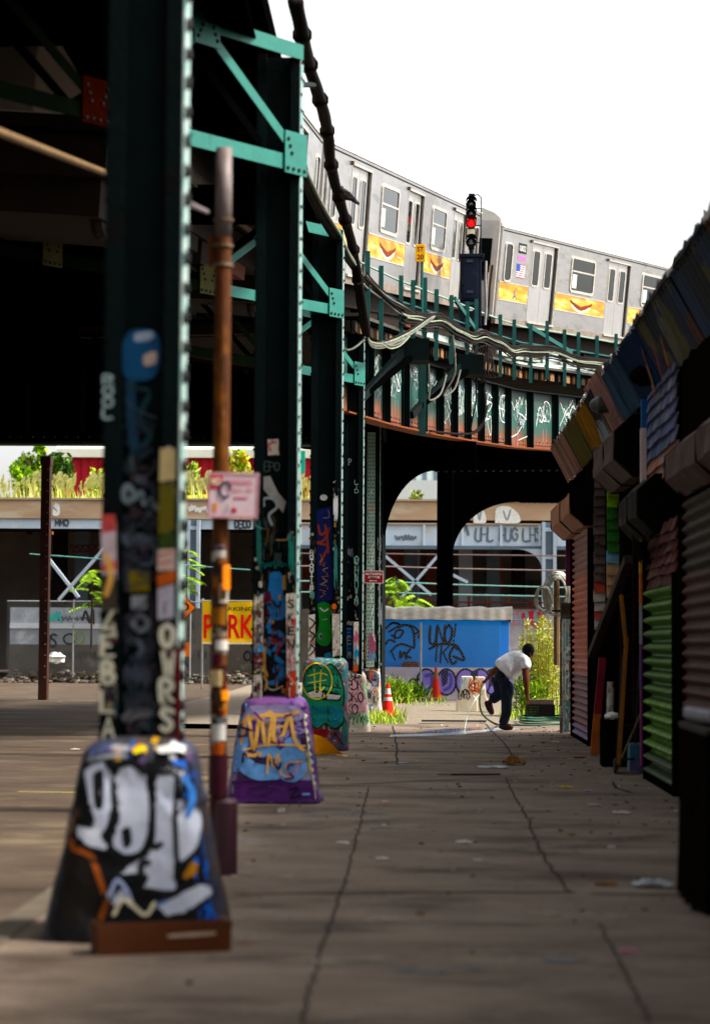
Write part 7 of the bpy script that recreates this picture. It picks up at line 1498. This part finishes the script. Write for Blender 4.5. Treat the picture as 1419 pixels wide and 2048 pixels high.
for i in range(16): x = xm+2+i*1.6; b = MB(); b.box(x-.05, x+.05, FY-.27, FY-.151, fz(1091)+.002, fz(1049)-.002, SG); b.build('stiffener', o)
for (x0, x1, yt) in ((372, 400, 1040), (1083, 1112, 1044), (636, 652, 1060)):
    a_, c_ = P(x0, 1200, FY-.6), P(x1, yt, FY-.6); b = MB()
    b.box(a_.x, a_.x+.14, FY-.62, FY-.32, 0, c_.z, GRY); b.box(c_.x-.14, c_.x, FY-.62, FY-.32, 0, c_.z, GRY); b.box(a_.x+.14, c_.x-.14, FY-.5, FY-.46, 0, c_.z-.01, GRYD)
    for k in range(6): z_ = .4+k*1.15; b.box(a_.x+.14, c_.x-.14, FY-.56, FY-.501, z_, z_+.16, GRY)
    b.build('pier', o)
for x in (120, 165, 560, 590, 660, 820, 930, 985, 1035):      # piers further in, their shade put into darker colours
    a_ = P(x, 1200, FY+7); b = MB(); b.box(a_.x-.3, a_.x+.3, FY+6.6, FY+7.2, 0, fz(1060, FY+7), GRYD if x in (165, 560, 820, 985) else (GRY if x in (590, 930) else SHADOW)); b.build('pier', o)
b = MB()
for (x0, x1, yt) in ((1030, 1083, 1098),):
    c0 = P(x1, yt, FY-.4); w_ = c0.x-P(x0, yt, FY-.4).x; pts = [V((c0.x, FY-.45, c0.z))]+[V((c0.x-w_*(1-math.sin(R(90*k/10))), FY-.45, c0.z-w_*.8*(1-math.cos(R(90*k/10))))) for k in range(11)]
    b.prism(pts, (0, .1, 0), GRY)
b.build('arch_bracket', o)
for (x0, y0_, x1, y1_) in ((98, 1118, 158, 1195), (208, 1098, 118, 1200), (770, 1112, 862, 1190), (878, 1108, 800, 1198), (905, 1150, 935, 1165)): b = MB(); b.bar(P(x0, y0_, FY-.8), P(x1, y1_, FY-.8), .12, .26, GRY, (0, 1, 0)); b.build('cross_brace', o)
b = MB()
for i in range(12):
    x0 = 148+i*6; b.bar(P(x0, 1092 if i % 2 else 1103, FY+3), P(x0+6, 1103 if i % 2 else 1092, FY+3), .05, .12, K('#3a1410'), (0, 1, 0))
b.bar(P(140, 1091, FY+3), P(222, 1091, FY+3), .08, .10, K('#3a1410'), (0, 1, 0)); b.bar(P(140, 1104, FY+3), P(222, 1104, FY+3), .08, .12, K('#3a1410'), (0, 1, 0)); b.build('red_lattice', o)
# sprayed writing on its face
p = Paint((0, FY-.31, 0), (0, -1, 0), .02); 
for x, w_ in ((958, 12), (1013, 24)): p.area(Wt, [(x-w_, 1046), (x-w_*.9, 1018), (x-w_*.2, 1012), (x+w_*.4, 1016), (x+w_, 1030), (x+w_*.95, 1046)], True); p.line(.08, Gy, [(x-w_*.3, 1022), (x, 1040), (x+w_*.3, 1020)])
p.area(Wt, [(108, 1012), (112, 1006), (120, 1012), (119, 1030), (106, 1030)], True); p.line(.06, Bk, [(108, 1016), (114, 1022)])
p.scrawl(378, 1010, 34, 16, Wt, .08, 7); p.build(o)
p = Paint((0, FY-.152, 0), (0, -1, 0), .03); DK = K('#5f6a76')
for k, tx in enumerate(('UHL', 'HUG', 'LHS')): p.word(tx, 950+k*48, 1056, 26, 11, DK, .08, jit=.2)
p.line(.1, DK, [(924, 1068), (930, 1052), (936, 1070)]); p.word('MMO', 111, 1040, 12, 8, K('#3f4448'), .07); p.word('DECO', 470, 1041, 15, 7, K('#3f4448'), .08); p.word('A', 370, 1044, 14, 7, K('#3f4448'), .08); p.scrawl(790, 1070, 40, 10, DK, .08); p.build(o)
# what stands behind and under it
BRK = M('brick_wall_red', '#b06456', .85, col2='#8f4c40', scale=1.5, third='#8a5a4c', tscale=1, tamt=.38); WALLD = M('wall_dark', '#837b77', .9, col2='#5a5350', scale=.6)
o = thing('brick_building', 'red brick building with black openings in the shade behind the far viaduct', 'building', (0, 112, 0)); z0 = 0
b = MB(); b.box(-44, 44, 111, 112, 0, P(700, 1055, 111).z, WALLD); b.build('wall', o)
b = MB(); 
for x0, x1, yt in ((775, 815, 1095), (850, 872, 1100), (930, 946, 1098), (972, 1006, 1100), (600, 640, 1120)):
    a_, c_ = P(x0, 1180, 110.8), P(x1, yt, 110.8); N = 8; pts = [V((a_.x, 110.8, a_.z)), V((c_.x, 110.8, a_.z))]+[V(((a_.x+c_.x)/2+(c_.x-a_.x)/2*math.cos(R(180*k/N)), 110.8, c_.z-.8+.8*math.sin(R(180*k/N)))) for k in range(N+1)]
    b = MB(); b.prism(pts, (0, .19, 0), BRK); b.build('brick_bay', o)
for x0, x1, c_ in ((95, 150, '#2a1f1b'), (1025, 1050, '#6a5a3c'), (760, 800, '#6d6a66'), (1060, 1080, '#4a3c2c')): b = MB(); a_, c2_ = P(x0, 1200, 110.6), P(x1, 1160, 110.6); b.box(a_.x, c2_.x, 110.6, 110.79, a_.z, c2_.z, K(c_)); b.build('panel', o)
for x in (830, 925, 660):
    b = MB(); a_ = P(x, 1180, 110); b.box(a_.x-.22, a_.x+.22, 109.8, 110.2, 0, P(x, 1095, 110).z, K('#b4bcc2')); b.build('white_post', o)
# embankment above with weeds, red shed, trees
EMB = M('embankment_grass', '#a0ac48', .95, col2='#b4b050', scale=2, bump=.5, bscale=6); ze = P(700, 985, FY+8).z
b = MB(); b.sheet(lambda u, v: V((-44+88*u, FY+1+24*v, fz(1003)-.25+(.95+.25*math.sin(u*21))*min(1, v*3))), 60, 8, EMB); kind(b.build('embankment'))
gr = MB(); rr = random.Random(9); pts = [V((rr.uniform(-20, 14), FY+rr.uniform(1.2, 6), fz(1003)-.2)) for _ in range(3600)]
REED = [M('reed_%d' % i, c_, .7) for i, c_ in enumerate(('#b0ac70', '#c2bc8a', '#9a9a58', '#aca66c'))]
cl = lambda p_: mnoise.noise(V((p_.x*.55, p_.y*.4, 3.1)))+.5*mnoise.noise(V((p_.x*1.7, p_.y, 8)))
blades(gr, [p_ for p_ in pts if p_.x < -4 and cl(p_) > .12], 1.05, .035, REED, 9, .25); blades(gr, [p_ for p_ in pts if p_.x < -4 and -.25 < cl(p_) <= .12], .72, .035, REED+LG[1:3], 29, .3); blades(gr, [p_ for p_ in pts if p_.x < -4 and cl(p_) <= -.25], .5, .05, LG, 39, .4); blades(gr, [p_ for p_ in pts if p_.x >= -4], .38, .035, REED+LG[1:2], 10, .4)
for i in range(900):
    x = rr.uniform(-20, -4); t = V((x, FY+rr.uniform(1.5, 5), fz(1003)+rr.uniform(.5, 1.0))); 
    if cl(t) < .0: continue
    for k in range(4): gr.add([t+V((rr.uniform(-.1, .1), 0, .1*k)), t+V((.05, 0, .06+.1*k)), t+V((.09, 0, .22+.1*k)), t+V((.0, 0, .16+.1*k))], [(0, 1, 2, 3)], REED[1] if k % 2 else REED[0])
kind(gr.build('reeds'), 'stuff')
o = thing('red_shed', 'long red corrugated shed with a white roof on the embankment', 'building', (-13, 128, 8)); SH = M('shed_red', '#9c2230', .6, col2='#7f1a26', scale=1.5)
a_, c_ = P(128, 1000, 128), P(640, 917, 128); b = MB(); corrug(b, lambda t: V((a_.x+(c_.x-a_.x)*t, 128, c_.z)), lambda t: V((a_.x+(c_.x-a_.x)*t, 128, 8.6)), c_.x-a_.x, .5, .06, SH, (0, -1, 0)); b.box(a_.x, c_.x, 128.1, 145, 8.6, c_.z-.01, SH); b.build('wall', o)
b = MB(); zr_ = P(400, 893, 128).z; b.prism([V((a_.x-.4, 127.6, c_.z)), V((c_.x+.4, 127.6, c_.z)), V((c_.x+.4, 127.6, c_.z+.5)), V((a_.x-.4, 127.6, zr_-.2))], (0, 18, .0), M('shed_roof_white', '#d8d8d4', .6, col2='#c2c2be', scale=1)); b.prism([V((a_.x-.4, 127.62, c_.z+.5)), V((c_.x+.4, 127.62, c_.z+.45)), V((c_.x+.2, 136, zr_+2.5)), V((a_.x-.4, 136, zr_+2.5))], (0, .05, .1), M('shed_roof_white', '#d8d8d4')); b.build('roof', o)
def tree(label, x, ytop, Y, w_, mats, seed, zb, n_=1500, lf=.32, name='small_tree'):
    t_ = P(x, ytop, Y); o = thing(name, label, 'tree', (t_.x, Y, zb), 'trees on the far embankment'); hgt = t_.z-zb; b = MB(); rr = random.Random(seed); TR = M('bark', '#3c3026', .9, col2='#2a211a', scale=6)
    b.tube([V((t_.x, Y, zb-.2)), V((t_.x+.1, Y, zb+hgt*.4)), V((t_.x, Y, zb+hgt*.85))], [.14, .10, .03], TR, 8)
    for k in range(6): f = rr.uniform(.3, .7); s_ = V((t_.x, Y, zb+hgt*f)); b.tube([s_, s_+V((rr.uniform(-1, 1)*w_*.4, rr.uniform(-1, 1)*w_*.3, hgt*.2))], [.05, .015], TR, 5)
    b.build('trunk', o); b = MB()
    for k in range(9): cc = V((t_.x+rr.uniform(-.5, .5)*w_, Y+rr.uniform(-.4, .4)*w_, zb+hgt*rr.uniform(.35, .86))); leaf_cloud(b, cc, (w_*.42, w_*.4, hgt*.20), n_//9, lf, mats, seed*31+k, shell=.5)
    b.build('crown', o)
tree('dark green bushy tree at the far left above the reeds', 116, 903, FY+8, .75, LD+LG[3:4]+LG[:1], 21, 6.6); tree('green tree at the left frame edge above the reeds', 62, 885, FY+9, 1.2, LG, 22, 6.6); tree('small olive tree in front of the red shed wall', 192, 925, FY+9, .45, LY+LG, 23, 6.8, 400); tree('slender olive tree just right of the nearest column', 378, 912, FY+9, .7, LY[2:]+LG, 24, 6.8, 500); tree('yellowish bushy tree before the shed behind the rusty pole', 484, 897, FY+8, .8, LY[:3]+LG[1:2]+[M('leaf_autumn', '#b0702c', .6)], 25, 6.8); tree('low bush on the embankment seen through the first arch', 828, 980, FY+6, .6, LD+LY, 26, 6.4, 600, .2)
o = thing('pale_building', 'hazy pale building far beyond the embankment, seen through the first arch', 'building', (2, 190, 0)); PB_ = M('pale_wall', '#c4cccc', .8, col2='#b2babc', scale=.5); b = MB(); b.box(P(700, 900, 190).x, P(1100, 900, 190).x, 190, 205, 0, P(800, 925, 190).z, PB_); b.build('wall', o)
for x in range(800, 1090, 22): b = MB(); a_, c_ = P(x, 965, 189.9), P(x+9, 938, 189.9); b.box(a_.x, c_.x, 189.9, 189.99, a_.z, c_.z, K('#5f6c74')); b.build('window', o)
b = MB(); b.box(P(740, 900, 189).x, P(1100, 900, 189).x, 188, 189.8, 0, P(800, 962, 189).z, K('#c9cecb')); b.build('parapet', o)
q = P(603, 926, 90); b = MB(); b.box(q.x-.30, q.x+.14, 90, 90.06, q.z-.42, q.z+.5, K('#1f9a80')); b.tube([q+V((-.05, .1, .4)), V((q.x-.05, 90.1, 5.5))], .05, GALP, 6); tag(b.build('green_sign'), 'small green sign high beyond the second column', 'sign')
# roadside wall, fence, rubble on the left
RW = M('road_wall', '#8f949a', .85, col2='#737a80', scale=1.2, third='#a9acae', tscale=1, tamt=.40); RWD = M('road_wall_dark', '#4c4842', .9, col2='#37332e', scale=1.5, bump=.3, third='#5f5a52', tscale=2, tamt=.38)
WY = 86.0; wz = lambda y: P(300, y, WY).z
o = thing('retaining_wall', 'grey tagged retaining wall along the far side of the road', 'wall', (-10, WY, 0)); xl, xr = P(20, 1300, WY).x, P(520, 1300, WY).x
b = MB(); b.box(xl, P(350, 1300, WY).x, WY, WY+.4, wz(1292), wz(1216), RW); b.box(xl, xr+2, WY-.15, WY-.002, -.12, wz(1290), RWD); b.box(P(350, 1300, WY).x, xr+2, WY, WY+.4, -.12, wz(1216), RWD); b.box(xl, P(350, 1300, WY).x, WY-.06, WY-.001, wz(1258), wz(1248), K('#b9bcc0')); rw = b.build('wall', o)
p = Paint((0, WY-.16, 0), (0, -1, 0), .03)
p.word('OS', 88, 1268, 26, 12, Bk, .09); p.line(.08, Bk, circ(140, 1278, 12, 10)); p.line(.07, K('#6d7a2c'), circ(160, 1276, 9, 12)); p.scrawl(118, 1232, 60, 10, K('#4a4f58'), .06, 9); p.scrawl(90, 1222, 30, 24, K('#1f9a90'), .07, 6); p.line(.09, Bk, [(166, 1240), (172, 1222), (180, 1246), (186, 1218), (188, 1248)]); p.scrawl(130, 1300, 60, 18, K('#2a2826'), .06); 
for x, y in ((375, 1280), (380, 1250), (376, 1322), (404, 1310), (495, 1312)): p.line(.06, Bk, circ(x, y, 7, 9))
p.build(rw)
fence('chain link fence topped with wire along the grey retaining wall', xl, P(420, 1300, WY-.5).x, WY-.7, -.12, wz(1204), [P(x, 1300, WY-.7).x for x in (93, 146, 250, 380)])
b = MB(); rr = random.Random(3); RUB = [M('rubble_%d' % i, c_, .9, col2=d_, scale=5) for i, (c_, d_) in enumerate((('#5a5448', '#3f3a32'), ('#3a342c', '#26211c'), ('#77716a', '#57524a'), ('#4d4032', '#332a20')))]
for i in range(700):
    x = rr.uniform(xl, xr+1); y = WY-.3-abs(rr.gauss(0, .8)); s_ = rr.uniform(.03, .16); z_ = -.12+max(0, .55-(WY-y)*.35)*rr.random()
    b.ball((x, y, z_+s_*.3), (s_, s_*.9, s_*.6), rr.choice(RUB), 6, 4, .25)
kind(b.build('rubble'), 'stuff')
b = MB(); q = P(112, 1316, WY-1.2); b.ball(q, (.36, .25, .22), Wt, 10, 7, .25); tag(b.build('plastic_bag'), 'white torn bag lying on the rubble at the far left wall', 'bag')
for lb, x, y, w_, h_, sd_ in (('green weeds at the foot of the far wall between the poles', 470, 1362, 1.2, .55, 31), ('green weeds right of the nearest column at the foot of the far wall', 384, 1362, .7, .55, 32)): weed_bush(lb, x, y-8, w_, h_, .4, 500, LD+LG, sd_, .12, 8, spike=False, z=-.12)
def ailanthus(label, x, ytop, Y, w_, hgt, seed, n_=900):
    t_ = P(x, ytop, Y); o = thing('leafy_sapling', label, 'sapling', (t_.x, Y, t_.z-hgt)); b = MB(); rr = random.Random(seed); fo = MB(); TR = M('bark', '#3c3026')
    b.tube([V((t_.x, Y, max(-.12, t_.z-hgt))), V((t_.x, Y, t_.z-.2))], [.05, .02], TR, 6)
    for k in range(16):
        a_ = rr.uniform(0, 6.28); s0 = V((t_.x, Y, t_.z-rr.uniform(.1, hgt*.55))); dv = V((math.cos(a_)*w_, math.sin(a_)*w_*.6, rr.uniform(-.2, .35)))
        L = [s0+dv*f+V((0, 0, -.35*f*f)) for f in (0, .33, .66, 1)]; b.tube(L, [.012, .009, .006, .003], TR, 4)
        for j in range(16):
            f = .15+.85*j/16; p_ = s0+dv*f+V((0, 0, -.35*f*f)); sd2 = V((-dv.y, dv.x, 0)).normalized()*(1 if j % 2 else -1)
            fo.add([p_, p_+sd2*.12+V((.04, 0, -.02)), p_+sd2*.30+V((0, 0, -.10)), p_+sd2*.12+V((-.05, 0, -.04))], [(0, 1, 2, 3)], rr.choice(LG[:3]))
    b.build('stem', o); fo.build('foliage', o)
ailanthus('bright feathery sapling over the fence at the far left', 185, 1132, WY-1, .9, 3.2, 41); ailanthus('bright feathery sapling peeking out right of the nearest column', 374, 1090, WY-1, .8, 3.6, 42); ailanthus('leafy sapling above the blue container beside the riveted column', 792, 1142, 78, .9, 3.0, 43); ailanthus('sparse dark sapling above the left end of the white tarpaulin', 830, 1180, 79, .8, 2.2, 44)
# signs across the road
SYY = 74.0; q = P(456, 1246, SYY); a_, c_ = P(404, 1288, SYY), P(512, 1203, SYY)
o = thing('parking_banner', 'yellow parking banner with big red letters on the far wall', 'banner', ((a_.x+c_.x)/2, SYY, a_.z)); YB = M('banner_yellow', '#e8c21c', .6, col2='#d0a814', scale=2)
b = MB(); b.sheet(lambda u, v: V((a_.x+(c_.x-a_.x)*u, SYY+.03*math.sin(u*9+v*3), a_.z+(c_.z-a_.z)*v)), 20, 8, YB); b.sheet(lambda u, v: V((a_.x+(c_.x-a_.x)*u, SYY+.05+.03*math.sin(u*9+v*3), a_.z+(c_.z-a_.z)*v)), 20, 8, YB); bn = b.build('cloth', o)
b = MB(); zc = (a_.z+c_.z)/2; RDL = K('#c41f22'); 
lettering(b, 'PARK', (a_.x+(c_.x-a_.x)*.50, SYY-.04, zc-.12), (1, 0, 0), (0, 0, 1), (c_.x-a_.x)*.94, .80, RDL, .02); lettering(b, 'PARKING', (a_.x+(c_.x-a_.x)*.62, SYY-.04, zc+.47), (1, 0, 0), (0, 0, 1), (c_.x-a_.x)*.66, .14, Bk, .01)
b.box(a_.x, c_.x, SYY-.05, SYY-.04, a_.z, a_.z+.07, K('#d8c9a0')); b.build('lettering', bn)
b = MB(); b.tube([V((a_.x-.1, SYY+.02, c_.z+.02)), V((c_.x+.1, SYY+.02, c_.z+.02))], .02, GALP, 6)
for x in (a_.x, c_.x): b.tube([V((x, SYY+.1, -.12)), V((x, SYY+.1, c_.z+.1))], .035, GALP, 6)
b.build('frame', o)
q = P(352, 1215, 72); r_ = 41/FPX*72; o = thing('warning_sign', 'orange diamond road end sign half hidden by the nearest column', 'sign', (q.x, 72, 0)); dm = lambda k: [V((q.x+k, 72, q.z)), V((q.x, 72, q.z+k)), V((q.x-k, 72, q.z)), V((q.x, 72, q.z-k))]
b = MB(); b.prism(dm(r_), (0, .02, 0), Bk); b.prism([p_+V((0, -.006, 0)) for p_ in dm(r_*.94)], (0, .004, 0), K('#e07a14')); pn = b.build('sign_panel', o); b = MB(); lettering(b, 'END', (q.x+.03, 71.99, q.z+.02), (1, 0, 0), (0, 0, 1), .82, .26, Bk, .03); lettering(b, '(500 FT)', (q.x, 71.99, q.z-.26), (1, 0, 0), (0, 0, 1), .5, .12, Bk, .01) if False else None; b.build('lettering', pn)
b = MB(); b.tube([V((q.x, 72.06, -.12)), V((q.x, 72.06, q.z+.3))], .035, GALP, 6); b.build('post', o)
q = P(366, 1300, 73); b = MB(); b.box(q.x-.3, q.x+.22, 73, 73.03, q.z-.22, q.z+.25, K('#c9702a')); b.tube([V((q.x, 73.08, -.12)), V((q.x, 73.08, q.z))], .03, GALP, 6); tag(b.build('small_sign'), 'small orange white sign low on a post beside the nearest column', 'sign')
# left frame edge: brown post and pale pole
q = G(84, 1370, -.12); o = thing('brown_post', 'dark brown steel post at the left frame edge', 'post', (P(80, 1000, 60).x, 60, 0)); x0, x1 = P(82, 1000, 60).x, P(99, 1000, 60).x; b = MB(); b.box(x0, x1, 60, 60.35, -.12, P(80, 912, 60).z, M('brown_post_paint', '#4a2c24', .7, col2='#331e19', scale=3)); b.build('shaft', o); b = MB()
for k in range(20): b.rivet((x1-.06, 60, .5+k*.3), (0, -1, 0), .022, K('#8a7a72'))
b.build('rivet_row', o); b = MB()
b.box(x0-.02, x1+.02, 59.95, 60.4, P(80, 912, 60).z-.25, P(80, 905, 60).z-.1, M('brown_post_paint', '#2c1a16')); b.build('cap', o)
q = P(97, 1190, 70); b = MB(); b.tube([V((q.x, 70, -.12)), V((q.x, 70, P(97, 1020, 70).z))], .045, K('#d2ccc2'), 8); b.box(q.x-.15, q.x+.12, 69.9, 70.1, P(97, 1066, 70).z-.05, P(97, 1066, 70).z+.05, K('#8a4a1c')); tag(b.build('pale_pole'), 'thin pale pole beside the brown post at the left edge', 'pole')
# wall with a rusty rail behind the container, wires
TY = 80.0; tz = lambda y: P(900, y, TY).z; x0, x1 = P(735, 1200, TY).x, P(1180, 1200, TY).x
o = thing('tagged_wall', 'pale wall sprayed with red and grey letters behind the container', 'wall', ((x0+x1)/2, TY, 0)); b = MB(); b.box(x0, x1, TY, TY+.3, -.12, tz(1216), M('tagged_wall_pale', '#b0a9ab', .8, col2='#928c92', scale=1.5, third='#c9c4c4', tscale=2, tamt=.4)); tw = b.build('wall', o)
p = Paint((0, TY, 0), (0, -1, 0), .02)
for i in range(14): x = 1004+i*6; p.line(.11, rnd.choice((K('#b4303c'), K('#8a8f9a'), K('#c86a70'), K('#b4303c'))), [(x, 1222+rnd.uniform(0, 6)), (x+rnd.uniform(-4, 4), 1236), (x+rnd.uniform(0, 7), 1246+rnd.uniform(0, 8))])
p.build(tw)
b = MB(); b.box(x0, x1, TY-.1, TY+.1, tz(1206), tz(1203), M('rail_rust', '#4a2418', .8, col2='#2c1510', scale=4)); b.box(x0, x1, TY-.1, TY+.1, tz(1217), tz(1213), M('rail_rust', '#4a2418'))
for i in range(12): x = x0+(x1-x0)*i/11; b.box(x-.05, x+.05, TY-.08, TY+.12, tz(1216), tz(1192), M('rail_rust', '#4a2418'))
b.build('rusty_rail', o)
b = MB(); b.add([(x0, TY+.2, tz(1216)), (x1, TY+.2, tz(1216)), (x1, TY+.2, tz(1190)), (x0, TY+.2, tz(1190))], [(0, 1, 2, 3)], CHAIN); b.build('wire_mesh', o)
for i, (y0_, y1_, c_) in enumerate(((1107, 1112, '#6a5a58'), (1132, 1142, '#8a7a78'), (1162, 1176, '#7fa8a0'), (1184, 1194, '#7fa8a0'))):
    b = MB(); b.tube([P(560, y0_, 84), P(760, y0_+.5, 84), P(900, (y0_+y1_)/2, 84), P(1160, y1_, 84)], .025, K(c_), 6); tag(b.build('overhead_wire'), ('topmost', 'second highest', 'upper pale green', 'lowest pale green')[i]+' wire strung in front of the far viaduct', 'wire', 'wires before the far viaduct')
b = MB(); b.tube([P(60, 1108, 84), P(230, 1120, 84), P(500, 1140, 84)], .025, K('#5f8a82'), 6); tag(b.build('overhead_wire'), 'thin green wire crossing the far left view', 'wire', 'wires before the far viaduct')
for o_ in list(COL.objects):
    if o_.type == 'MESH' and len(o_.data.polygons) == 0: bpy.data.objects.remove(o_)
